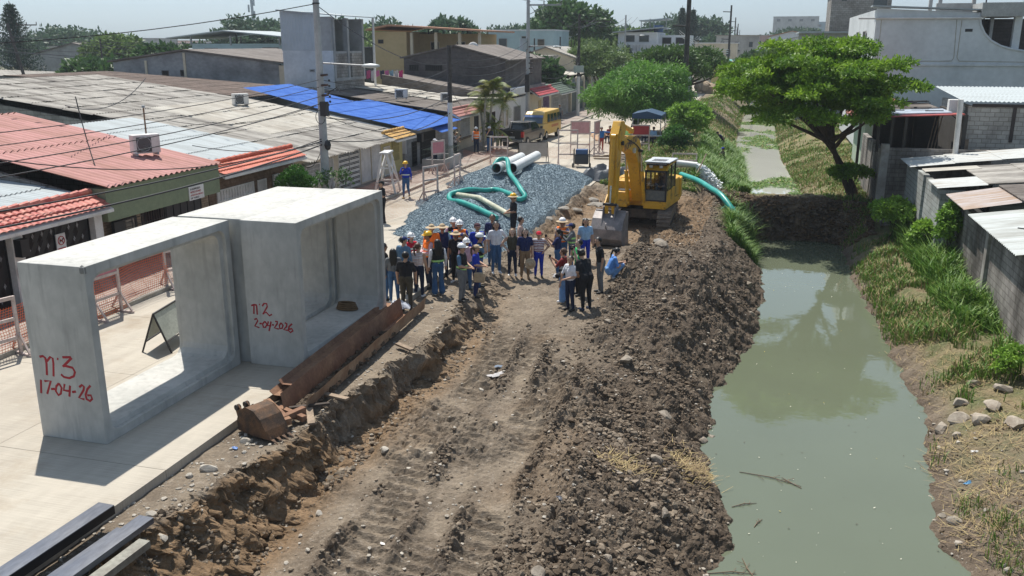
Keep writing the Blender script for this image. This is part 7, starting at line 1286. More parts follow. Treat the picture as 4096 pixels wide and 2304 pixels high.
t = thing('satellite_dish', 'white satellite dish on the roof left of the transformer pole', 'satellite dish', (-26.0, 80, 6.5)); m = MB(); m.ball((-26.0, 80, 7.0), (.55, .15, .55), 12); m.build('dish', WHP, t, smooth=True); MB().cyl((-26, 80.1, 5.8), (-26, 80.1, 7), .05, n=6).build('mast', GREYM, t)
# ---------------------------------------------------------------- people
SK = [P('skin_tan', (.50, .30, .20), .6, spec=.3), P('skin_brown', (.33, .18, .11), .6), P('skin_fair', (.60, .40, .30), .6)]
HAIR = P('hair_black', (.012, .010, .009), .45); HBR = P('hair_brown', (.09, .045, .025), .5); HBL = P('hair_light_brown', (.20, .12, .06), .5)
def cl(name, c, **k): return M('cloth_' + name, c, .9, fine=.1, sc=6, col2=tuple(x * .75 for x in c), **k)
JN = cl('jeans', (.05, .12, .25)); JL = cl('light_jeans', (.17, .32, .58)); JD = cl('dark_jeans', (.018, .028, .06)); BK = cl('black', (.02, .02, .023)); NV = cl('navy', (.02, .03, .10)); RB = cl('royal_blue', (.015, .04, .38)); WT = cl('white', (.70, .70, .73)); PK = cl('pink', (.62, .38, .42)); GY = cl('grey', (.16, .17, .18)); OL = cl('olive', (.07, .065, .045)); KH = cl('khaki', (.26, .17, .095)); OR = M('vest_orange', (.95, .20, .02), .7, fine=.05); REF = P('reflective_tape', (.62, .66, .60), .4); LIM = P('lime_tape', (.40, .75, .25), .5); CB = cl('chambray', (.10, .19, .30)); SKB = cl('sky_blue', (.12, .30, .72)); RD = cl('red', (.50, .02, .04)); GN = cl('green', (.02, .38, .12)); BG = cl('beige', (.58, .42, .35)); DG = cl('dark_olive', (.075, .065, .045)); CHK = M('cloth_check', (.45, .47, .55), .9, (.08, .1, .22), sc=14, mixlo=.48, mixhi=.52); FLW = M('cloth_floral', (.6, .58, .58), .9, (.08, .07, .08), sc=12, mixlo=.48, mixhi=.52); BLT = cl('light_blue', (.30, .48, .68)); PUR = cl('maroon', (.22, .03, .03))
SHW = P('shoe_white', (.68, .68, .68), .6); SHB = P('shoe_black', (.02, .02, .02), .5); SHT = P('boot_tan', (.28, .17, .09), .8); SHY = P('boot_yellow', (.45, .27, .08), .8)
YH = P('helmet_yellow', (.85, .48, .01), .3, spec=.5); WH = P('helmet_white', (.80, .80, .80), .3, spec=.5); CAPB = cl('cap_blue', (.015, .03, .12)); STRAW = M('straw', (.46, .36, .24), .9, (.36, .27, .17), sc=12)
ARM = dict(down=((.25, -.02, 1.13), (.26, .06, .88)), hip=((.37, -.07, 1.16), (.20, .08, 1.0)), phone=((.22, .17, 1.17), (.08, .38, 1.36)), fold=((.25, .08, 1.13), (.0, .25, 1.12)), front=((.24, .03, 1.12), (.07, .28, 1.05)), point=((.30, .22, 1.34), (.22, .52, 1.44)), out=((.47, 0, 1.34), (.72, .06, 1.33)), face=((.22, .15, 1.17), (.07, .2, 1.44)), low=((.25, .10, 1.14), (.16, .30, .95)), hang=((.24, .12, 1.13), (.22, .22, .86)))
HC = Vector((0, 0, .93))
def capsule(bm, a, b_, ra, rb, n=8):
    a = Vector(a); b_ = Vector(b_); d = b_ - a; L_ = max(d.length, 1e-4); q = Vector((0, 0, 1)).rotation_difference(d.normalized() if d.length > 1e-4 else Vector((0, 0, 1)))
    rings = []
    for t, r, off in ((0, 0, -1), (0, .7, -.7), (0, 1, 0), (1, 1, 0), (1, .7, .7), (1, 0, 1)):
        rr_ = (ra if t == 0 else rb); z = (0 if t == 0 else L_) + off * rr_
        if r == 0: rings.append([bm.verts.new(a + q @ Vector((0, 0, z)))])
        else: rings.append([bm.verts.new(a + q @ Vector((rr_ * r * math.cos(6.2832 * j / n), rr_ * r * math.sin(6.2832 * j / n), z))) for j in range(n)])
    for u, v in zip(rings[:-1], rings[1:]):
        for j in range(n):
            if len(u) == 1: bm.faces.new((u[0], v[(j + 1) % n], v[j]))
            elif len(v) == 1: bm.faces.new((u[j], u[(j + 1) % n], v[0]))
            else: bm.faces.new((u[j], u[(j + 1) % n], v[(j + 1) % n], v[j]))
def person(x, y, f, label, skin=0, top=WT, bot=JN, shoe=SHB, hair=HAIR, hl='short', hat=None, la='down', ra='down', h=1.68, w_=1.0, lean=0, legs='stand', sleeve='short', vest=None, vband=None, shorts=False, flare=0, turn=0, z=None, group=None, stripes=None, look=0, vox=.0145):
    k = h / 1.68 * 1.03; zz = (0.0 if x < -9.95 else TH(x, y)) if z is None else z
    t = thing('person', label, 'person', (x, y, zz - .005), math.radians(f) + YAW, group)
    hip = Vector((0, 0, .93)); kn = {s: Vector((s * .10, .02, .50)) for s in (-1, 1)}; an = {s: Vector((s * .115, -.02, .08)) for s in (-1, 1)}; tz = math.radians(turn)
    if legs == 'walk': kn[1] = Vector((.09, .16, .52)); an[1] = Vector((.09, .20, .09)); kn[-1] = Vector((-.09, .0, .49)); an[-1] = Vector((-.09, -.24, .12))
    if legs == 'crouch': hip = Vector((0, -.12, .30)); kn = {s: Vector((s * .15, .30, .46 + .04 * s)) for s in (-1, 1)}; an = {s: Vector((s * .12, .02, .10)) for s in (-1, 1)}
    if legs == 'sit': hip = Vector((0, 0, .50)); kn = {s: Vector((s * .12, .42, .50)) for s in (-1, 1)}; an = {s: Vector((s * .12, .42, .08)) for s in (-1, 1)}
    R_ = Matrix.Rotation(-math.radians(lean), 3, 'X'); T = lambda p: hip + R_ @ (Vector(p) - HC)
    seg = []
    def sg(a, b_, ra_, rb_, part): q = k * {'head': 1.13, 'neck': 1.05, 'torso': 1.10, 'leg': 1.16, 'shin': 1.2, 'uarm': 1.14, 'uarm2': 1.14, 'farm': 1.2}.get(part, 1.08); seg.append((Vector(a) * k, Vector(b_) * k, ra_ * q, rb_ * q, part))
    for s in (-1, 1):
        sg(hip + Vector((s * .075 * w_, 0, -.02)), hip + Vector((s * .07 * w_, -.02, .03)), .105 * w_, .10 * w_, 'leg'); sg(hip + Vector((s * .088 * w_, 0, -.06)), kn[s], .088 * w_, .060 + flare * .01, 'leg'); sg(kn[s], an[s] + Vector((0, 0, .04)), .058, .042 + flare, 'shin'); sg(an[s] + Vector((0, -.03, -.035)), an[s] + Vector((s * .015, .15, -.045)), .042, .036, 'foot')
        sg(T((s * .06 * w_, .0, .99)), T((s * .095 * w_, 0, 1.30)), .098 * w_, .098, 'torso'); sg(T((s * .03, .0, 1.36)), T((s * .155, -.005, 1.385)), .075, .062, 'torso')
        e, wr = ARM[ra if s > 0 else la]; sh = T((s * .185, -.005, 1.38)); el = T((s * e[0], e[1], e[2])); wp = T((s * wr[0], wr[1], wr[2]))
        if legs in ('crouch', 'sit') and (ra if s > 0 else la) == 'low': el = Vector((s * .26, .12, .62)); wp = Vector((s * .1, .34, .58))
        sg(sh, sh.lerp(el, .55), .056, .05, 'uarm'); sg(sh.lerp(el, .55), el, .045, .04, 'uarm2'); sg(el, wp, .040, .027, 'farm'); d = (wp - el).normalized(); sg(wp, wp + d * .06, .028, .03, 'hand')
    sg(T((0, .03 * (w_ - 1) * 5, 1.06)), T((0, .01, 1.25)), .11 * w_, .11, 'torso'); sg(T((0, 0, 1.40)), T((0, .012, 1.50)), .055, .05, 'neck')
    hc = T((0, .02, 1.585)); Rz = Matrix.Rotation(math.radians(look), 3, 'Z'); up = (R_ @ Vector((0, 0, 1))); fw = (R_ @ (Rz @ Vector((0, 1, 0)))); sd = fw.cross(up)
    sg(hc + up * .03 - fw * .01, hc + up * .03 - fw * .012, .092, .09, 'head'); sg(hc + up * .02, hc - up * .055 + fw * .022, .08, .055, 'head'); sg(hc + fw * .085 + up * .0, hc + fw * .105 - up * .018, .012, .015, 'head')
    for s in (-1, 1): sg(hc + sd * s * .088, hc + sd * s * .092 - up * .02, .016, .014, 'head')
    bm = bmesh.new()
    for a, b_, r1, r2, _ in seg: capsule(bm, a, b_, r1, r2)
    me = bpy.data.meshes.new('tmp'); bm.to_mesh(me); bm.free(); o = bpy.data.objects.new('tmp', me); COL.objects.link(o)
    md = o.modifiers.new('r', 'REMESH'); md.mode = 'VOXEL'; md.voxel_size = vox; md.use_smooth_shade = True; s2 = o.modifiers.new('s', 'SMOOTH'); s2.factor = .5; s2.iterations = 2
    dg = bpy.context.evaluated_depsgraph_get(); m2 = bpy.data.meshes.new_from_object(o.evaluated_get(dg)); bpy.data.objects.remove(o)
    n = len(m2.polygons); C_ = np.zeros(n * 3); m2.polygons.foreach_get('center', C_); C_ = C_.reshape(-1, 3); D = []
    for a, b_, r1, r2, part in seg:
        a = np.array(a); ab = np.array(b_) - a; L2 = max(ab @ ab, 1e-8); tt_ = np.clip((C_ - a) @ ab / L2, 0, 1); D.append(np.linalg.norm(C_ - a - tt_[:, None] * ab, axis=1) - (r1 + (r2 - r1) * tt_))
    near = np.argmin(np.array(D), 0); parts = np.array([s_[4] for s_ in seg])[near]
    mats = [SK[skin], top, bot, shoe, stripes[0] if stripes else top]; idx = np.zeros(n, int)
    for pn, mi in (('torso', 1), ('uarm', 1), ('uarm2', 1 if sleeve != 'none' else 0), ('farm', 1 if sleeve == 'long' else 0), ('leg', 2), ('shin', 0 if shorts else 2), ('foot', 3)): idx[parts == pn] = mi
    if sleeve == 'none': idx[parts == 'uarm'] = 0
    if stripes: idx[(idx == 1) & ((C_[:, 2] / stripes[1]) % 1 < .5)] = 4
    for m_ in mats: m2.materials.append(m_)
    m2.polygons.foreach_set('material_index', idx.astype(np.int32)); m2.polygons.foreach_set('use_smooth', np.ones(n, bool)); m2.name = 'body'
    # fingers, eyes, mouth joined into the same body mesh
    bm = bmesh.new(); bm.from_mesh(m2); base = len(bm.faces)
    for s in (-1, 1):
        hd = [q for q in seg if q[4] == 'hand'][0 if s < 0 else 1]; d = (hd[1] - hd[0]).normalized(); sd2 = d.cross(Vector((0, .3, 1))).normalized(); dn = sd2.cross(d)
        for q, ln in ((-1.5, .055), (-.5, .068), (.5, .072), (1.5, .062)):
            r0 = hd[1] + sd2 * q * .017 * k + d * .01; mdl = r0 + d * ln * .55 * k + dn * .006; capsule(bm, r0, mdl, .0095 * k, .009 * k, 5); capsule(bm, mdl, mdl + (d * .7 + dn * .7 * (1 if dn.z < 0 else -1)) * ln * .5 * k, .009 * k, .0075 * k, 5)
        th_ = hd[0] + d * .02 + sd2 * s * -.028 * k; capsule(bm, th_, th_ + (d + sd2 * s * -.6).normalized() * .06 * k, .011 * k, .009 * k, 5)
    bm.faces.ensure_lookup_table()
    nf = len(bm.faces)
    for s in (-1, 1): capsule(bm, (hc + sd * s * .034 + fw * .082 + up * .018) * k, (hc + sd * s * .035 + fw * .083 + up * .018) * k, .011 * k, .011 * k, 5)
    capsule(bm, (hc + fw * .083 - up * .05 - sd * .02) * k, (hc + fw * .083 - up * .05 + sd * .02) * k, .007 * k, .007 * k, 5)
    for f_ in list(bm.faces)[nf:]: f_.material_index = 5
    bm.to_mesh(m2); bm.free(); m2.materials.append(HAIR); o = bpy.data.objects.new('body', m2); COL.objects.link(o); o.parent = t
    cut = [i for i, p_ in enumerate(parts) if p_ == 'torso']
    F3 = Matrix((sd, fw, up)).transposed()
    def place(m): 
        for i, v in enumerate(m.v): m.v[i] = tuple((hc + F3 @ Vector(v)) * k)
        return m
    if hl != 'bald' :
        m = MB(); m.ball((0, -.026, .038), (.105, .112, .104), 12)
        m.f = [q for q in m.f if not (sum(m.v[i][1] for i in q) / 4 > .035 and sum(m.v[i][2] for i in q) / 4 < .075)] if not hat else [q for q in m.f if sum(m.v[i][1] for i in q) / 4 < .03]
        m.m = [0] * len(m.f)
        if hl == 'long': 
            for q in (-.06, -.02, .02, .06): m.tube([(q, -.07, .06), (q * 1.2, -.115, -.08), (q * 1.1, -.12, -.25), (q * .8, -.10, -.40)], [.05, .052, .045, .02], 7)
        if hl == 'pony': m.tube([(0, -.10, .06), (0, -.16, .02), (.01, -.16, -.14), (.01, -.13, -.26)], [.03, .036, .03, .012], 7)
        if hl == 'curly':
            for q in range(26): a_ = rng.random(2) * 6.28; m.ball((.09 * math.cos(a_[0]), -.03 + .085 * math.sin(a_[0]) * abs(math.sin(a_[1])), .05 + .07 * math.cos(a_[1])), .04, 5)
        place(m).build('hair', hair, t, local=True, smooth=True)
    if hat:
        kind, hm = hat; m = MB()
        if kind == 'hard': m.ball((0, -.01, .06), (.118, .138, .115), 16, half=True); m.cyl((0, 0, .052), (0, 0, .064), .128, .122, 18); m.prism([(-.09, .08), (.09, .08), (.07, .175), (-.07, .175)], .05, .062, 'z'); m.box((-.012, -.13, .12), (.012, .11, .178)); nm = 'hard_hat'
        if kind == 'cap': m.ball((0, -.005, .055), (.103, .118, .085), 14, half=True); m.prism([(-.08, .08), (.08, .08), (.06, .19), (-.06, .19)], .05, .06, 'z'); nm = 'cap'
        if kind == 'sun': m.ball((0, -.01, .07), (.10, .11, .09), 14, half=True); m.tube([(0, 0, .075), (0, 0, .06), (0, 0, .045)], [.1, .17, .205], 18); nm = 'sun_hat'
        if kind == 'both': m.ball((0, -.01, .085), (.115, .13, .11), 14, half=True); nm = 'hard_hat'; m3 = MB(); m3.tube([(0, 0, .085), (0, 0, .06)], [.12, .20], 18); m3.ball((0, -.06, -.03), (.09, .08, .12), 8); place(m3).build('sun_brim', STRAW, t, local=True, smooth=True)
        if kind == 'hood': m.ball((0, -.03, .02), (.108, .112, .13), 12); m.f = [q for q in m.f if sum(m.v[i][1] for i in q) / 4 < .035]; m.m = [0] * len(m.f); nm = 'hood'
        place(m).build(nm, hm, t, local=True, smooth=True)
        if kind == 'hood': m = MB(); m.ball((0, -.01, .07), (.122, .14, .115), 14, half=True); m.cyl((0, .01, .062), (0, .01, .074), .14, .13, 16); place(m).build('hard_hat', YH, t, local=True, smooth=True)
    if vest:
        vm, bandm, zs = vest; co = np.zeros(len(m2.vertices) * 3); m2.vertices.foreach_get('co', co); co = co.reshape(-1, 3); no = np.zeros(len(m2.vertices) * 3); m2.vertices.foreach_get('normal', no); no = no.reshape(-1, 3)
        for nm, mt, off, test in (('vest', vm, .014, lambda z: True), ('reflective_band', bandm, .019, lambda z: any(abs(z - q * k) < .028 for q in zs))):
            fs_ = [tuple(m2.polygons[i].vertices) for i in cut if test(C_[i, 2])]; us = sorted({i for q in fs_ for i in q}); mp = {a_: i for i, a_ in enumerate(us)}
            if not us: continue
            mv = co[us] + no[us] * off * k; mm = bpy.data.meshes.new(nm); mm.from_pydata(mv.tolist(), [], [tuple(mp[i] for i in q) for q in fs_]); mm.materials.append(mt); mm.polygons.foreach_set('use_smooth', [True] * len(mm.polygons)); vo = bpy.data.objects.new(nm, mm); COL.objects.link(vo); vo.parent = t if nm == 'vest' else VO
            if nm == 'vest': VO = vo
    hs_ = [q for q in seg if q[4] == 'hand']; Mw = Matrix.Translation(t.location) @ Matrix.Rotation(t.rotation_euler[2], 4, 'Z')
    t['_'] = 1; del t['_']
    return [Mw @ hs_[0][1], Mw @ hs_[1][1]], t
def phone(p, label, s=1):
    o = tag(MB().box((-.04, -.006, -.02), (.04, .006, .12)).build('mobile_phone', P('phone_black', (.02, .02, .025), .2), bevel=.004), label, 'phone', 'phones held by the onlookers'); o.location = p; o.rotation_euler = (.3, 0, YAW)
CR = 'crowd watching the digger'
OV = (OR, REF, (1.06, 1.22)); NVV = (BK, LIM, (1.0, 1.08))
def cp(*a, **k): return person(*a, group=CR, **k)
cp(-10.5, 23.55, 300, 'man with dark hair mostly hidden behind the culvert edge', 1, BK, JN, h=1.66)
cp(-10.12, 23.35, 10, 'woman in grey top and jeans with long black plait, back to camera', 1, GY, JN, SHW, hl='long', h=1.56, sleeve='long', ra='low')
cp(-10.2, 24.35, 330, 'man in blue cap and denim shirt beside the culvert', 0, CB, JD, hat=('cap', CAPB), h=1.70, sleeve='long', look=-50)
cp(-9.65, 23.15, 350, 'man in black tee shirt and olive cargo trousers, back to camera', 0, BK, DG, SHB, h=1.70, ra='hang', w_=1.08)
cp(-9.85, 24.65, 340, 'woman in white striped sleeveless top with brown ponytail', 0, WT, JD, SHW, HBR, 'pony', h=1.62, sleeve='none', stripes=(BG, .05), look=-30)
cp(-10.3, 25.2, 215, 'woman in white hard hat and red vest talking', 0, WT, JD, hat=('hard', WH), hl='pony', h=1.62, sleeve='long', ra='front', la='front', vest=(RD, REF, (1.25,)))
cp(-9.9, 25.65, 120, 'man in yellow hard hat with orange vest over pink shirt', 1, PK, JD, SHB, hat=('hard', YH), h=1.74, w_=1.12, sleeve='long', vest=OV, la='fold', ra='fold')
cp(-9.35, 25.0, 20, 'woman with very long black hair in navy vest and wide blue jeans', 0, WT, JN, SHW, hl='long', h=1.68, sleeve='long', flare=.045, vest=NVV)
cp(-10.1, 26.5, 190, 'person in cream sun hat glimpsed behind the yellow hard hat', 0, OR, JD, hat=('sun', STRAW), h=1.66)
cp(-9.95, 27.1, 185, 'man with dark skin in straw sun hat and open blue vest', 1, BLT, JD, hat=('sun', STRAW), h=1.72, vest=(NV, NV, ()))
cp(-9.85, 27.9, 200, 'man in white hard hat and pink shirt standing furthest back', 0, PK, JD, hat=('hard', WH), h=1.76, sleeve='long', vest=(BK, LIM, (1.3,)))
cp(-9.45, 27.4, 185, 'tall man in white hard hat with orange vest over royal blue shirt', 0, RB, GY, SHB, hat=('hard', WH), h=1.80, w_=1.08, vest=OV)
cp(-9.3, 26.6, 165, 'woman in black with tan sun hat turned sideways', 1, BK, BK, SHW, hat=('sun', STRAW), hl='pony', h=1.64)
cp(-9.0, 26.5, 60, 'woman in dark blue cap with light brown ponytail', 0, RB, GY, SHB, HBL, 'pony', hat=('cap', CAPB), h=1.62, ra='hip')
cp(-8.35, 24.35, 250, 'stout man in white hard hat and navy vest with lime bands, foremost in the group', 0, CB, GY, SHB, hat=('hard', WH), h=1.68, w_=1.15, vest=NVV, la='front', ra='front')
cp(-8.15, 25.1, 260, 'woman in cream visor and royal blue shirt holding a beige bag', 0, RB, NV, SHB, HBR, 'pony', hat=('cap', STRAW), h=1.58, ra='front', la='front')
cp(-8.35, 26.1, 270, 'man in white hard hat and dark vest raising both hands', 0, CB, JN, SHB, hat=('hard', WH), h=1.70, vest=(BK, LIM, (1.05, 1.25)), ra='face', la='face')
cp(-8.65, 25.7, 200, 'woman in white hard hat with goggles partly hidden in the group', 0, PK, JN, hat=('hard', WH), h=1.60)
cp(-8.9, 27.6, 200, 'man in royal blue shirt and dark red-brimmed cap', 0, RB, JD, hat=('cap', cl('maroon_cap', (.07, .03, .04))), h=1.74)
cp(-8.85, 29.2, 170, 'bearded man in sunglasses and dark blue shirt by the gravel', 1, NV, JN, h=1.76)
cp(-8.35, 27.95, 195, 'young woman in white polo and tight jeans with hand on hip', 0, WT, JN, SHW, hl='long', h=1.70, ra='down', la='hip')
cp(-7.95, 28.55, 180, 'woman in olive tank top with long light brown hair and thumbs in pockets', 2, OL, JD, SHW, HBL, 'long', h=1.58, sleeve='none', la='hip', ra='hip')
cp(-8.05, 30.0, 270, 'short-haired man in pale salmon shirt seen from the side', 0, BG, JD, h=1.72)
cp(-7.5, 28.55, 185, 'woman in navy polo and khaki trousers with long black hair', 2, NV, KH, SHT, hl='long', h=1.66, ra='down')
cp(-7.08, 28.8, 180, 'older woman in red cap and red-and-white striped shirt', 0, WT, RB, SHB, HBL, 'short', hat=('cap', RD), h=1.55, w_=1.08, shorts=False, stripes=(PUR, .055), la='hip')
cp(-6.5, 29.9, 150, 'man in white hat over sun hat with orange vest and checked shirt', 1, CHK, JN, hat=('both', WH), h=1.76, vest=OV, la='point')
hA, _ = cp(-6.45, 29.0, 80, 'woman in navy tee shirt photographing with her phone to the left', 0, NV, JN, SHW, HAIR, 'pony', h=1.62, w_=1.08, la='phone', ra='phone'); phone(hA[0], 'phone held up by the woman in the navy tee shirt')
hA, _ = cp(-6.05, 29.4, 85, 'man in blue cap and grey shirt with lime bands holding a phone', 0, GY, JN, hat=('cap', CAPB), h=1.70, sleeve='long', la='phone', ra='phone', vest=(GY, LIM, (1.1, 1.25))); phone(hA[0], 'phone held up by the man in the blue cap')
cp(-5.75, 30.3, 185, 'young woman with long curly black hair in a pale blue dress', 0, BLT, RB, hl='long', h=1.64)
hA, _ = cp(-5.65, 26.2, 70, 'woman with curly brown hair and wide light blue jeans, back to camera', 0, PUR, JL, SHW, HBR, 'curly', h=1.64, flare=.05, la='phone', ra='phone'); phone(hA[0], 'phone held by the curly haired woman')
cp(-5.25, 25.4, 130, 'young man in white tee shirt and black trousers nearest the camera', 0, WT, JD, SHB, h=1.62, ra='hang', la='front', look=20)
hA, _ = cp(-5.3, 26.9, 110, 'man in bright green shirt aiming a camera', 2, GN, BK, SHB, h=1.74, la='face', ra='face'); C0 = hA[0].lerp(hA[1], .5)
cp(-4.75, 25.35, 30, 'large man all in black bending forward with his back to the camera', 0, BK, BK, JD, HAIR, 'curly', h=1.80, w_=1.12, lean=24, ra='hang', la='front')
cp(-4.6, 26.95, 100, 'man in black polo and grey jeans looking down', 0, BK, GY, SHB, h=1.74, look=20, lean=8)
hA, _ = cp(-4.4, 28.05, 275, 'woman in sky blue shirt crouching on the heap taking a photograph', 0, SKB, JL, SHW, HAIR, 'pony', legs='crouch', lean=22, la='phone', ra='phone', h=1.66); phone(hA[1], 'phone of the crouching woman in sky blue')
t = thing('camera', 'black photo camera held by the man in green', 'camera', C0); MB().box((-.08, -.05, -.05), (.08, .03, .06)).build('camera_body', BK, t, local=True, bevel=.01); MB().cyl((0, -.05, 0), (0, -.15, -.01), .045, n=12).build('lens', BK, t, local=True)
t = thing('video_camera', 'black shoulder video camera with red strap by the man in white', 'camera', (-5.55, 25.75, TH(-5.5, 25.7) + 1.12)); MB().box((-.10, -.22, -.08), (.10, .2, .12)).build('camera_body', BK, t, local=True, bevel=.02); MB().cyl((-.02, -.2, .0), (-.1, -.42, -.06), .06, .075, n=12).build('lens', BK, t, local=True); MB().box((.08, -.05, -.12), (.16, .2, .08)).build('strap', RD, t, local=True, bevel=.02)
t = thing('handbag', 'beige shoulder bag held by the woman in the visor', 'bag', (-7.98, 24.92, TH(-8, 25) + .82)); MB().box((-.17, -.07, 0), (.17, .07, .3)).build('bag_body', STRAW, t, local=True, bevel=.03); MB().tube([(-.12, 0, .28), (-.08, 0, .45), (.08, 0, .45), (.12, 0, .28)], .012, 5).build('handle', STRAW, t, local=True)
o = tag(MB().tube([(0, 0, .1), (0, 0, .03), (0, 0, 0)], [.07, .11, .19], 16).build('hat', STRAW), 'woven sun hat carried in the hand of the woman in khaki trousers', 'hat'); o.location = (-7.25, 28.3, TH(-7.3, 28.3) + .62); o.rotation_euler = (1.3, 0, .3)
SP = None
person(-9.25, 33.4, 110, 'man in yellow hard hat over sun hat standing at the edge of the gravel', 1, BK, BK, SHB, hat=('both', YH), h=1.74, ra='front', la='front', shorts=True)
person(-15.35, 34.5, 120, 'man in black uniform and cap behind the mesh at the culvert corner', 0, BK, BK, SHB, hat=('cap', BK), h=1.72, ra='front', la='front')
hA, _ = person(-16.8, 40.7, 175, 'worker in blue hooded jacket and yellow hard hat looking at a phone', 0, RB, JN, SHY, hat=('hood', RB), h=1.70, sleeve='long', ra='phone', legs='walk', vest=(RB, REF, (1.12,))); phone(hA[1], 'phone held by the worker in the blue hood')
person(-18.2, 30.1, 150, 'man in black cap and jacket glimpsed over the culvert', 0, BK, BK, hat=('cap', BK), h=1.74, sleeve='long', la='front')
person(-19.0, 50.7, 230, 'man in light blue shirt and white cap by the white pole', 1, BLT, JD, hat=('cap', WT), h=1.68, z=.1); hA, _ = person(-19.6, 56.2, 250, 'woman in straw hat and floral shirt with phone at the black gate', 0, FLW, BK, hat=('sun', STRAW), h=1.62, ra='phone', la='front', z=.1); phone(hA[1], 'phone held by the woman in the straw hat')
person(-18.9, 58.6, 190, 'worker in white hard hat and orange vest with reflective ankles beside the palm', 0, WT, JD, hat=('hard', WH), hl='long', h=1.68, sleeve='long', vest=OV, z=.1); person(-18.2, 59.4, 190, 'worker in white hard hat and dark vest speaking on the phone by the palm', 0, NV, JN, hat=('hard', WH), h=1.66, ra='face', vest=(BK, REF, (1.1,)), z=.1); person(-18.2, 61.9, 200, 'police officer in black with cap behind the pickup tailgate', 0, BK, BK, hat=('cap', BK), h=1.7, la='front', ra='front', z=0)
person(-10.9, 62.6, 180, 'woman in blue top and red trousers with arms spread on the road', 1, cl('mid_blue', (.03, .16, .42)), cl('brick', (.30, .05, .05)), hl='pony', h=1.66, la='out', ra='out', sleeve='long'); person(-10.1, 62.9, 120, 'person in pale clothes partly hidden by the digger arm', 1, BG, BG, h=1.6)
for x_, y_, c_, lab in ((-19.5, 78.5, RB, 'person in blue standing in front of the white house'), (-19.4, 80.0, NV, 'dark haired person between the blue and the red shirts'), (-19.0, 79.6, RD, 'person in red in the doorway group'), (-18.6, 83.5, GY, 'person in dark grey leaning by the purple window')): person(x_, y_, 200, lab, 1, c_, JD, h=1.68, z=.1, group='people behind the van', vox=.02)
for x_, y_, c_, lab in ((-11.3, 68.6, PUR, 'leftmost person sitting under the tree'), (-10.7, 68.9, cl('dusk_pink', (.35, .12, .14)), 'person in dark red sitting under the tree'), (-9.9, 68.3, LIM, 'person in lime top sitting under the tree'), (-9.2, 68.5, NV, 'person in navy sitting below the awning'), (-8.6, 69.3, BK, 'person in black cap sitting below the awning'), (-7.9, 68.4, BLT, 'person in pale blue shirt and black cap sitting below the awning')): person(x_, y_, 150, lab, 1, c_, JD, legs='sit', la='low', ra='low', h=1.68, z=0, group='people seated under the tree', vox=.02, hat=('cap', BK) if 'cap' in lab else None)
person(-3.0, 74.5, 100, 'person in dark clothes stooping behind the leafy shrub', 1, NV, BK, lean=45, h=1.65, vox=.02); person(-2.7, 66.0, 100, 'person with blue cap low in the grass on the canal bank', 1, BK, BK, legs='crouch', la='low', ra='low', hat=('cap', RB), h=1.65, vox=.02)
# driver in the cab
c0 = Rh @ Vector((-.87, .12, 0)); _, dr = person(E0[0] + c0.x, E0[1] + c0.y, 173 - math.degrees(YAW), 'driver in navy shirt and dark cap seated in the digger cab', 0, NV, JN, legs='sit', la='low', ra='low', hat=('cap', GY), h=1.7, sleeve='long', z=E0[2] + 1.22, look=30)
# ---------------------------------------------------------------- vegetation
def leafmat(name, c1, c2, sc=.8, tr=.25):
    m = M(name, c1, .55, c2, sc=sc, mixlo=.38, mixhi=.64, fine=.25, spec=.35); t = m.node_tree; N = t.nodes; L = t.links; b_ = N['Principled BSDF']; src = b_.inputs['Base Color'].links[0].from_socket
    tl = N.new('ShaderNodeBsdfTranslucent'); L.new(src, tl.inputs[0]); ms = N.new('ShaderNodeMixShader'); ms.inputs[0].default_value = tr; L.new(b_.outputs[0], ms.inputs[1]); L.new(tl.outputs[0], ms.inputs[2]); L.new(ms.outputs[0], N['Material Output'].inputs[0]); return m
LM = leafmat('mango_leaf', (.17, .34, .05), (.07, .18, .03), tr=.35); LR = leafmat('feathery_leaf', (.22, .36, .03), (.07, .16, .018), tr=.4); LD = leafmat('dark_leaf', (.075, .15, .04), (.04, .09, .028)); LO = leafmat('olive_leaf', (.17, .25, .07), (.09, .15, .045)); LC = leafmat('conifer_leaf', (.03, .065, .04), (.018, .04, .025)); LB_ = leafmat('bright_leaf', (.22, .37, .045), (.11, .23, .03), tr=.35); LP = leafmat('palm_leaf', (.10, .16, .03), (.20, .18, .03)); LF = leafmat('far_leaf', (.085, .15, .075), (.05, .095, .055))
BARK = M('bark', (.085, .06, .045), .95, (.045, .035, .028), sc=5, bump=.5, fine=.2, stretch=(1, 1, .3))
def leaves(C, R, n, size, asp=.35, droop=.2, seed=1, shell=.45, clump=1, updir=.5):
    """leaf quads spread over clump ellipsoids; C (k,3) centres, R (k,3) radii"""
    r = np.random.default_rng(seed); k = len(C); wgt = (R[:, 0] * R[:, 1] + R[:, 0] * R[:, 2]); i = r.choice(k, n, p=wgt / wgt.sum())
    d = r.normal(0, 1, (n, 3)); d /= np.linalg.norm(d, axis=1)[:, None]; d[:, 2] = np.where(d[:, 2] < -.35, -d[:, 2] * .6, d[:, 2]); rad = shell + (1 - shell) * r.random(n) ** .5
    P_ = C[i] + d * R[i] * rad[:, None]
    u = d * .7 + r.normal(0, .7, (n, 3)); u[:, 2] -= droop; u /= np.linalg.norm(u, axis=1)[:, None]; nn = r.normal(0, .6, (n, 3)); nn[:, 2] += updir; s = np.cross(u, nn); s /= np.linalg.norm(s, axis=1)[:, None] + 1e-9
    L_ = size * (.6 + .8 * r.random(n)); a = u * L_[:, None]; b_ = s * (L_ * asp)[:, None]
    V = np.stack([P_, P_ + a * .5 + b_ * .5, P_ + a, P_ + a * .5 - b_ * .5], 1).reshape(-1, 3); F = np.arange(4 * n).reshape(-1, 4); return V, F
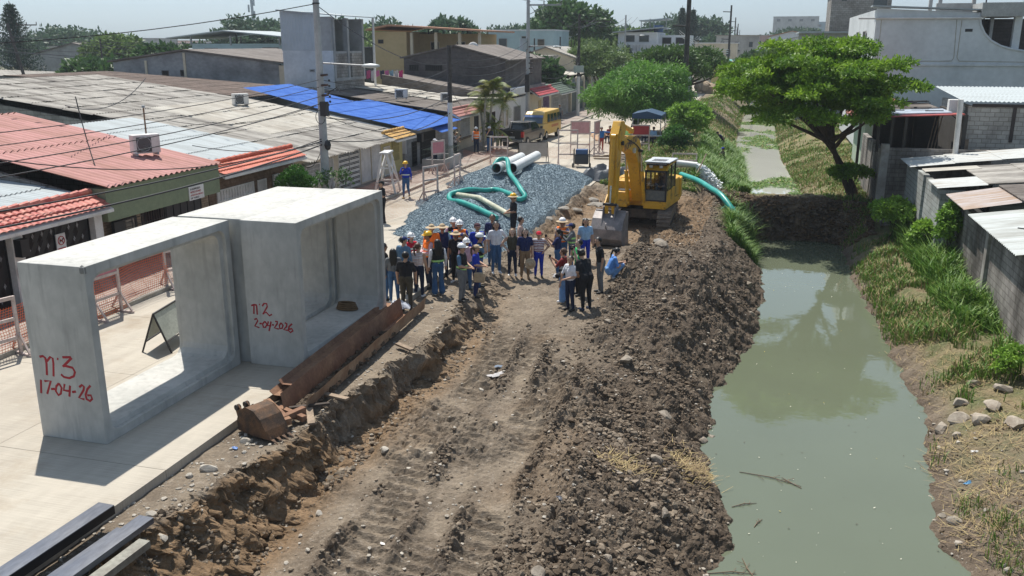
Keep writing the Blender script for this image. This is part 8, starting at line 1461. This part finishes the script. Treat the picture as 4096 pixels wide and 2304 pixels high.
def clumps(c, R, n, s, seed=1, flat=1.0, lo=-.35, fill=.6):
    r = np.random.default_rng(seed); d = r.normal(0, 1, (n, 3)); d /= np.linalg.norm(d, axis=1)[:, None]; d[:, 2] = np.where(d[:, 2] < lo, -d[:, 2], d[:, 2]); q = fill + (1 - fill) * r.random((n, 1)); C = np.array(c) + d * np.array(R) * q
    rr_ = s * (.6 + .8 * r.random(n)); return C, np.stack([rr_, rr_, rr_ * flat], -1)
def tree(name, label, x, y, z0, c, R, n, nc, cs, size, mat, trunk=.2, seed=1, flat=.8, asp=.35, droop=.2, shell=.45, limbs=6, cat='tree', group=None, lo=-.35, trunks=None, fill=.6):
    t = thing(name, label, cat, (x, y, z0), 0, group); C, R2 = clumps(c, R, nc, cs, seed, flat, lo, fill); V, F = leaves(C, R2, n, size, asp, droop, seed, shell); npmesh('crown', V - np.array((x, y, z0)), F, mat, t)
    if trunk:
        r = random.Random(seed); top = Vector(c) - Vector((0, 0, R[2] * .3)); m = MB(); B = Vector((x, y, z0 - .2)); J = B.lerp(top, .55)
        for P0 in (trunks or [None]): m.tube(spline([P0 or B, Vector(P0 or B).lerp(J, .6) + Vector((r.uniform(-.15, .15), 0, 0)), J, top], 4), [trunk * (1 - .06 * i) for i in range(13)], 9)
        for i in range(limbs): q = Vector(C[r.randrange(nc)]); m.tube(spline([J.lerp(top, r.random() * .5), J.lerp(q, .5) + Vector((0, 0, .25)), q], 4), [trunk * .5 * (1 - .1 * k) for k in range(9)], 6)
        m.build('trunk', BARK, t, smooth=True)
    return t
tree('shade_tree', 'dense round mango-like tree with drooping leaves over the awning and seated people', -10.6, 77, 0, (-10.1, 76.5, 3.15), (4.15, 4.0, 2.2), 52000, 130, 1.05, .34, LM, .42, 3, .8, .22, .8, lo=-1)
tree('shade_tree', 'broad dark leafy tree behind the dense round one on the left verge', -8.0, 100, 0, (-9.0, 100, 4.7), (4.9, 5.0, 2.1), 26000, 80, 1.2, .40, LD if 0 else leafmat('verge_leaf', (.09, .17, .03), (.04, .09, .015)), .35, 5, .7, .4)
tree('shade_tree', 'clipped round green tree beyond the far street corner', -19.6, 112, 0, (-19.9, 112, 4.4), (4.2, 4.2, 3.0), 22000, 90, 1.0, .36, LO, .3, 7, .8, .3)
tree('shade_tree', 'big feathery spreading tree leaning over the canal from the yard wall', 5.4, 52, -1.2, (2.45, 47.6, 5.2), (4.75, 4.6, 2.45), 100000, 190, .85, .2, LR, .27, 11, .36, .42, .3, shell=.25, limbs=18, lo=-.7, trunks=[Vector((5.25, 50.2, -1.2)), Vector((5.4, 53.2, -1.0)), Vector((5.35, 51.2, -1.2))], fill=.35)
t = thing('tree_bough', 'low right-hand bough of the spreading tree', 'tree', (5.4, 49, 3)) if 0 else None
tree('shrub', 'leafy light green shrub at the verge behind the digger', -5.3, 68, 0, (-5.3, 68, 1.8), (1.35, 1.3, 1.3), 7000, 34, .6, .26, LB_, .06, 13, .8, .45, group='verge shrubs'); tree('shrub', 'round low green bush in front of the leafy shrub', -5.9, 63.5, 0, (-5.9, 63.5, .75), (1.0, 1.0, .75), 6000, 30, .42, .2, leafmat('bush_leaf', (.07, .18, .03), (.035, .09, .02)), 0, 17, .8, .45, group='verge shrubs')
tree('shrub', 'clipped dark green conical shrub by the brown stone house', -18.9, 33.6, 0, (-18.9, 33.6, 1.05), (.75, .75, 1.15), 9000, 26, .32, .12, leafmat('hedge_leaf', (.06, .17, .02), (.03, .09, .015)), 0, 19, 1, .4, -.6, shell=.7, fill=.5); tree('shrub', 'sparse citrus bush at the foot of the thick concrete pole', -18.1, 35.1, 0, (-18.1, 35.3, 1.55), (.7, .6, .5), 420, 12, .25, .15, LD, .02, 23, .9, .5, limbs=9)
tree('tree', 'low leafy branch clump growing from the trunks beside the yard wall', 4.9, 47.8, -1, (4.5, 47.8, .9), (1.0, .8, .5), 2600, 16, .4, .2, LR, .05, 29, .5, .45)
tree('shrub', 'bright moringa-like shrub against the yard corner', 6.1, 42.8, -1.4, (6.0, 42.8, -.1), (.95, .9, .7), 5000, 26, .35, .15, LB_, .04, 31, .6, .6, group='bank shrubs'); tree('shrub', 'second bright shrub by the pale block wall', 6.7, 39.0, -1.4, (6.75, 39.0, -.3), (.6, .8, .7), 3200, 20, .3, .14, LB_, .03, 37, .7, .6, group='bank shrubs'); tree('shrub', 'tall climbing shrub at the corner of the stained wall', 7.3, 36.9, -1.4, (7.25, 36.9, .3), (.35, .5, 1.1), 4200, 26, .26, .13, LB_, .03, 41, 1, .6, group='bank shrubs')
tree('shrub', 'dark leafy plant at the bottom right corner', 5.6, 14.2, -1.7, (5.55, 14.4, -1.35), (.75, .9, .35), 3600, 22, .28, .10, LD, .02, 43, .7, .55); tree('shrub', 'small leafy sprout on the root stump below the wall', 6.9, 25.2, -1.4, (6.95, 25.3, -.9), (.4, .5, .35), 1100, 12, .2, .10, LB_, .02, 47, .7, .6)
# background trees
BT = 'leafy trees on the skyline'
for i, (x, y, zc, rx, rz, mt, lab) in enumerate(((-100, 165, 6.4, 9, 4.6, LF, 'big dark tree behind the pale blue house, left one'), (-84, 160, 6.8, 8, 4.4, LF, 'big dark tree behind the pale blue house, middle one'), (-72, 165, 6.0, 9, 4.0, LF, 'wide green tree left of the tall narrow house'), (-57, 205, 6.8, 7, 3.2, LF, 'distant umbrella tree left of the tall narrow house'), (-45, 128, 6.8, 4.5, 3.2, LF, 'dark tree right of the tall narrow house'), (-46, 190, 8.5, 4.0, 3.6, LF, 'small round tree above the ochre roof'), (-29.5, 140, 9.0, 6.5, 3.6, LD, 'large ragged dark tree behind the transformer pole'), (-38, 230, 7.5, 7, 2.8, LF, 'distant tree in the gap right of the ragged one'), (-26, 232, 7.4, 6, 2.8, LF, 'second distant tree in the gap'), (-20.5, 240, 9.8, 9.5, 2.4, LF, 'flat-topped umbrella tree behind the white three-storey house'), (-20.5, 150, 5.4, 5, 3, LO, 'pale green tree left of the three-storey house'), (-30, 155, 4.6, 4, 3, LO, 'small tree before the far red building'), (-118, 110, 3.8, 6, 3.8, LD, 'dark bushy tree at the left frame edge'), (-92, 115, 4.4, 5, 3.4, LO, 'yellow-green tree among the far left roofs'), (-82, 118, 4.0, 5, 2.8, LD, 'green tree beside the yellow-green one'), (-58, 125, 5.2, 7, 3.2, LO, 'olive tree clump right of the pale blue house'), (-49, 115, 4.8, 4, 2.8, LO, 'lighter tree in front of the clump'), (-68, 92, 4.2, 3, 2.4, LD, 'small dark tree beside the white gabled house'), (-150, 170, 4.8, 12, 4, LF, 'broad tree far left behind the conifer'), (-72, 86, 3.4, 3.4, 1.8, LD, 'low bush by the white gabled house'), (-24.2, 96, 3.3, 2.6, 2.2, LD, 'dark bush beyond the green tiles'), (-1.5, 130, 2.8, 3.2, 3.2, LD, 'small dark tree at the bend of the canal'), (3.0, 118, 3.4, 4.5, 3, leafmat('yellowgreen_leaf', (.12, .19, .03), (.06, .12, .02)), 'yellow-green tree on the right bank beyond the big one'), (8, 300, 7, 9, 3.5, LF, 'distant tree below the far tower blocks'), (-10, 210, 5, 5, 3, LF, 'distant tree right of the twin conifers'))):
    tree('shade_tree', lab, x, y, 0, (x, y, zc), (rx, rx * .8, rz), int(3200 + 500 * rx), int(26 + rx * 3), rx * .22 + .5, .55 + y * .0022, mt, .25, 60 + i, .8, .5, group=BT, limbs=3)
def conifer(x, y, h, r, label, seed):
    t = thing('conifer', label, 'conifer', (x, y, 0), 0, 'tall conifers'); MB().cyl((x, y, 0), (x, y, h), .22, .04, n=7).build('trunk', BARK, t); rr_ = np.random.default_rng(seed); A = []
    n_l = int(h * 1.9)
    for k in range(n_l):
        z = h * (.12 + .86 * k / n_l); ln = r * (1 - k / n_l) ** .8 + .15
        for j in range(7):
            a = j * .9 + k * 1.3 + rr_.random() * .4; s_ = np.linspace(.1, 1, 26); px = x + np.cos(a) * ln * s_; py = y + np.sin(a) * ln * s_; pz = z + .28 * ln * s_ ** 2 - .1
            A.append(np.stack([px, py, pz], -1))
    P_ = np.concatenate(A); n = len(P_); P_ = np.repeat(P_, 2, 0) + rr_.normal(0, .06, (2 * n, 3)); n *= 2; u = rr_.normal(0, 1, (n, 3)); u[:, 2] += .8; u /= np.linalg.norm(u, axis=1)[:, None]; s = np.cross(u, rr_.normal(0, 1, (n, 3))); s /= np.linalg.norm(s, axis=1)[:, None]; L_ = .38
    V = np.stack([P_, P_ + u * L_ * .5 + s * .06, P_ + u * L_, P_ + u * L_ * .5 - s * .06], 1).reshape(-1, 3); npmesh('crown', V - np.array((x, y, 0)), np.arange(4 * n).reshape(-1, 4), LC, t)
conifer(-96.5, 100, 12.8, 3.9, 'tall dark layered conifer at the far left', 5); conifer(-17.2, 190, 14.8, 2.7, 'left of the twin slender conifers near the dark power pole', 6); conifer(-15.2, 192, 14.5, 2.8, 'right of the twin slender conifers near the dark power pole', 7); conifer(-119, 190, 12.5, 3.5, 'small conifer above the far left roofs', 8); conifer(-93, 190, 11, 3, 'smaller conifer right of the far left one', 9)
for x, h_ in ((-21.4, 6.2), (-19.6, 6.8)): tree('cypress', 'slim dark cypress %s before the white three-storey house' % ('left' if x < -20 else 'right'), x, 132, 0, (x, 132, h_ * .55), (.55, .55, h_ * .5), 2500, 24, .4, .35, LC, .08, 90, 1.4, .3, limbs=0)
# palm cluster
def palm(x, y, h, r, nf, label, seed, lean=(0, 0)):
    t = thing('palm', label, 'palm tree', (x, y, .1), 0, 'palms before the cream house'); T_ = Vector((x + lean[0], y + lean[1], h)); MB().tube(spline([(x, y, 0), (x + lean[0] * .3, y, h * .5), T_], 5), .075, 9).build('trunk', M('palm_trunk', (.36, .35, .30), .9, (.25, .22, .18), sc=6), t, smooth=True); rr_ = random.Random(seed)
    V = []; F = []
    for k in range(nf):
        a = k * 2.399 + rr_.random() * .3; el = math.radians(rr_.uniform(-5, 75)); L_ = r * rr_.uniform(.8, 1.1); pts = []
        for i in range(15): s_ = i / 14; hx = math.cos(el) * L_ * s_; pts.append(T_ + Vector((math.cos(a) * hx, math.sin(a) * hx, math.sin(el) * L_ * s_ - .62 * L_ * s_ * s_ * (1.1 - .3 * math.sin(el)))))
        sd = Vector((-math.sin(a), math.cos(a), 0))
        for i in range(1, 15):
            d = (pts[i] - pts[i - 1]).normalized()
            for s_ in (-1, 1):
                for q in (0, .5):
                    b0 = pts[i - 1].lerp(pts[i], q); ll = .5 * math.sin(math.pi * min((i + 1.5) / 16, 1)) + .1; e = b0 + (sd * s_ * .8 + d * .55 + Vector((0, 0, -.45))) * ll; j = len(V); V += [b0, b0 + d * .045, e]; F.append((j, j + 1, j + 2))
    m = MB(); m.v = [tuple(v) for v in V]; m.f = F; m.m = [0] * len(F); m.build('fronds', LP, t)
palm(-18.9, 60.3, 3.9, 1.9, 16, 'tallest palm of the clump beside the lattice window', 1, (.2, 0)); palm(-18.2, 61.2, 3.4, 1.8, 15, 'right-hand palm of the clump with yellowing fronds', 2, (.5, .1)); palm(-18.6, 60.6, 4.4, 1.8, 14, 'central upright palm of the clump', 3, (.35, .1)); palm(-18.4, 60.9, 1.6, 1.5, 12, 'low young palm at the foot of the clump', 4); palm(-19.1, 61.0, 2.8, 1.6, 12, 'left drooping palm of the clump', 5, (-.2, 0))
# grasses
def grass(name, label, n, area, hmin, hmax, mats, dens, seed, wd=.012, bend=.5, kind='stuff', cat='grass', bias=1.4, col=None):
    r = np.random.default_rng(seed); x0, x1, y0, y1 = area; x = x0 + (x1 - x0) * r.random(n * 3); y = y0 + (y1 - y0) * r.random(n * 3) ** bias; p = dens(x, y); k = r.random(len(x)) < p; x, y = x[k][:n], y[k][:n]; k = ((x + 2.5) / 1.0) ** 2 + ((y - 51) / 3.8) ** 2 > 1; x, y = x[k], y[k]; z = terrain(x, y); n = len(x)
    h = hmin + (hmax - hmin) * r.random(n) ** 1.5 * np.clip(.4 + .8 * (fbm(x, y, .8, 2, seed) + .5), .2, 1.2); a = r.random(n) * 6.28; dx, dy = np.cos(a), np.sin(a); bd = bend * h * (.4 + r.random(n)); w_ = wd * (1 + y / 45)
    B = np.stack([x, y, z - .02], -1); S_ = np.stack([-dy, dx, dx * 0], -1) * w_[:, None]; Mi = B + np.stack([dx * bd * .3, dy * bd * .3, h * .62], -1); T_ = B + np.stack([dx * bd, dy * bd, h * (1 - .25 * bend)], -1)
    V = np.stack([B - S_, B + S_, Mi + S_ * .8, Mi - S_ * .8, T_], 1).reshape(-1, 3); o5 = np.arange(n) * 5; F = np.concatenate([np.stack([o5, o5 + 1, o5 + 2], -1), np.stack([o5, o5 + 2, o5 + 3], -1), np.stack([o5 + 3, o5 + 2, o5 + 4], -1)]); mi = np.tile((r.random(n) * len(mats)).astype(int), 3)
    return tag(npmesh(name, V, F, mats, mi=mi), label, cat, kind=kind)
GG_ = [leafmat('grass_green', (.10, .22, .025), (.06, .14, .02), 2), leafmat('grass_light', (.18, .28, .05), (.11, .2, .03), 2), M('grass_straw', (.38, .30, .15), .9, (.28, .21, .1))]; STW = [M('grass_straw', (.38, .30, .15), .9), M('straw_brown', (.24, .17, .10), .9)]
pr = lambda y, k: profile(y)[0][k]
grass('bank_grass', 'patchy green grass and weeds on the right bank below the block walls', 42000, (3.6, 7.6, 17, 47), .05, .6, GG_, lambda x, y: ss(-.1, .5, x - pr(y, 9)) * np.clip(-.12 + 2.2 * fbm(x, y, .75, 3, 71) + .45 * ss(24, 32, y), 0, 1) * ss(18.5, 24, y), 71, wd=.009)
grass('reed_grass', 'tall bright reeds standing in front of the stained block wall', 9000, (6.1, 7.5, 25, 45), .4, 1.35, GG_[:2], lambda x, y: np.clip(.1 + 2.2 * fbm(x, y, .5, 2, 77), 0, 1) * ss(5.9, 6.8, x), 77, wd=.014, bend=.6)
grass('cane_grass', 'clump of long arching cane grass on the left bank by the teal hose', 9000, (-1.9, .4, 40.2, 46.4), .35, 1.25, GG_[:2], lambda x, y: 1.0 * (x < pr(y, 6) + .15) * (x > pr(y, 6) - 1.1) * np.clip(.5 + fbm(x, y, 1, 2, 78), 0, 1), 78, wd=.011, bend=.8)
grass('verge_grass', 'long bright green grass on the left bank beyond the dam', 42000, (-4.6, -.2, 50, 78), .3, 1.0, GG_[:2], lambda x, y: 1.0 * (x < pr(y, 6) + .6) * (x > pr(y, 5) - 1.2) * np.clip(.75 + fbm(x, y, .5, 2, 79), 0, 1), 79, wd=.012, bend=.6)
grass('verge_scrub', 'mixed green and straw-coloured scrub along both canal banks', 110000, (-8.4, 7.6, 48, 130), .06, .45, GG_, lambda x, y: ((x < pr(y, 6)) | (x > pr(y, 9))) * np.clip(.5 + 1.2 * fbm(x, y, .35, 3, 80), 0, 1) * (1 - .65 * ss(66, 76, y) * (x < -3)), 80, wd=.011)
grass('near_bank_tuft', 'green tufts at the lower right corner bank', 5000, (4.4, 7.6, 11, 20), .06, .38, GG_, lambda x, y: np.clip(2.5 * fbm(x, y, .8, 2, 81) - .1, 0, 1) * (x > pr(y, 9) + .35), 81, wd=.006)
def straw(name, label, n, pts, seed, L_=.35):
    r = np.random.default_rng(seed); V = []; c = np.array([pts[i] for i in r.integers(0, len(pts), n)]); x = c[:, 0] + r.normal(0, 1, n) * c[:, 2]; y = c[:, 1] + r.normal(0, 1, n) * c[:, 2]; z = terrain(x, y) + .03 + .05 * r.random(n); a = r.random(n) * 3.14; l = L_ * (.3 + r.random(n)); d = np.stack([np.cos(a) * l, np.sin(a) * l, r.normal(0, .06, n)], -1); s = np.stack([-np.sin(a), np.cos(a), a * 0], -1) * .007; B = np.stack([x, y, z], -1)
    V = np.stack([B - s, B + s, B + d + s * .6, B + d - s * .6], 1).reshape(-1, 3); return tag(npmesh(name, V, np.arange(4 * n).reshape(-1, 4), STW, mi=(r.random(n) < .4).astype(int)), label, 'dry grass', kind='stuff')
straw('dry_straw', 'dry straw and roots strewn over the mud banks', 2600, [(-.9, 18.6, .3), (-1.1, 18.0, .22), (5.0, 21.2, .5), (5.3, 20.2, .5), (5.2, 18.8, .4), (5.6, 26.5, .6), (5.3, 28.5, .5), (5.8, 24.9, .5), (4.8, 17.4, .4), (-2.2, 16.6, .25), (5.4, 31.5, .7), (6, 22, .6)], 83, .3)
straw('cut_vegetation', 'raked brown cut vegetation heaped on the far banks', 9000, [(-6.0, 92, 1.6), (-5.2, 84, 1.1), (-3.6, 96, 1.0), (-6.2, 104, 1.8), (5, 60, 1.2), (4.6, 66, 1.3), (5.2, 53, 1.0), (4, 90, 1.5), (-5, 76, .8)], 84, .7)
# floating plants and twigs
def lily(label, n, dens, seed, z, area, name='water_plants', sz=.09, mats=None):
    r = np.random.default_rng(seed); x = area[0] + (area[1] - area[0]) * r.random(n * 3); y = area[2] + (area[3] - area[2]) * r.random(n * 3); k = r.random(len(x)) < dens(x, y); x, y = x[k][:n], y[k][:n]; n = len(x); a = r.random(n) * 6.28; s_ = sz * (.4 + r.random(n)); t_ = .5 * r.normal(0, 1, (n, 2))
    q = np.array([(1, 0), (0, .6), (-1, 0), (0, -.6)]); V = np.stack([x[:, None] + s_[:, None] * (np.cos(a)[:, None] * q[:, 0] - np.sin(a)[:, None] * q[:, 1]), y[:, None] + s_[:, None] * (np.sin(a)[:, None] * q[:, 0] + np.cos(a)[:, None] * q[:, 1]), z + .02 + s_[:, None] * (np.abs(t_[:, :1]) * (q[:, 0] + 1) * .6)], -1)
    return tag(npmesh(name, V.reshape(-1, 3), np.arange(4 * n).reshape(-1, 4), mats or GG_, mi=(r.random(n) * 2.2).astype(int)), label, 'water plants', kind='stuff')
lily('mats of green water weed floating on the upstream canal', 70000, lambda x, y: (x > pr(y, 6) - .2) * (x < pr(y, 9) + .2) * np.clip(-.15 + 2.6 * fbm(x, y * .5, .45, 3, 91) + .9 * ss(.9, 2.4, x) * ss(75, 55, y) + .5 * ss(110, 140, y), 0, 1), 91, WZ2, (-3, 4, 48, 150), sz=.08)
lily('leaf flecks and scraps drifting on the pond', 260, lambda x, y: (x > pr(y, 6)) * (x < pr(y, 9)) * .8, 92, WZ - .008, (-1, 5, 9, 44), 'floating_leaves', .022, [P('fleck_pale', (.6, .58, .45), .8), P('fleck_dark', (.1, .09, .06), .8), P('fleck_yellow', (.5, .4, .1), .8)])
for x, y, rz, s_, lab in ((.75, 19.3, -.2, .7, 'thin floating twig with side shoots in mid pond'), (1.2, 19.2, 2.4, .3, 'short twig crossing the longer floating one'), (.2, 17.9, .6, .3, 'small twig drifting near the left shore'), (.05, 15.2, .3, .45, 'tangled twig bundle caught by the left shore'), (.35, 15.4, 2.0, .4, 'bent straw stalk beside the tangled twigs'), (.5, 17.2, 1.2, .2, 'tiny twig drifting alone')):
    m = MB(); m.tube([(-s_, 0, 0), (0, .05 * s_, .015), (s_, -.1 * s_, 0)], [.008, .012, .005], 5); [m.tube([(q * s_, 0, .01), ((q + .25) * s_, (.3 if k % 2 else -.25) * s_, .02)], .005, 4) for k, q in enumerate((-.4, 0, .2, .45))]; o = tag(m.build('twig', M('wet_twig', (.17, .12, .08), .8)), lab, 'twig', 'floating twigs'); o.location = (x, y, WZ + .012); o.rotation_euler = (0, 0, rz)
# ---------------------------------------------------------------- air
hm = bpy.data.materials.new('haze_air'); hm.use_nodes = True; N = hm.node_tree.nodes; N.remove(N['Principled BSDF']); pv = N.new('ShaderNodeVolumePrincipled'); pv.inputs['Color'].default_value = (.80, .88, .96, 1); pv.inputs['Density'].default_value = .00035; pv.inputs['Anisotropy'].default_value = .3
hm.node_tree.links.new(pv.outputs[0], N['Material Output'].inputs['Volume'])
tag(MB().box((-700, -60, -4), (500, 1200, 60)).build('haze', hm), kind='stuff')
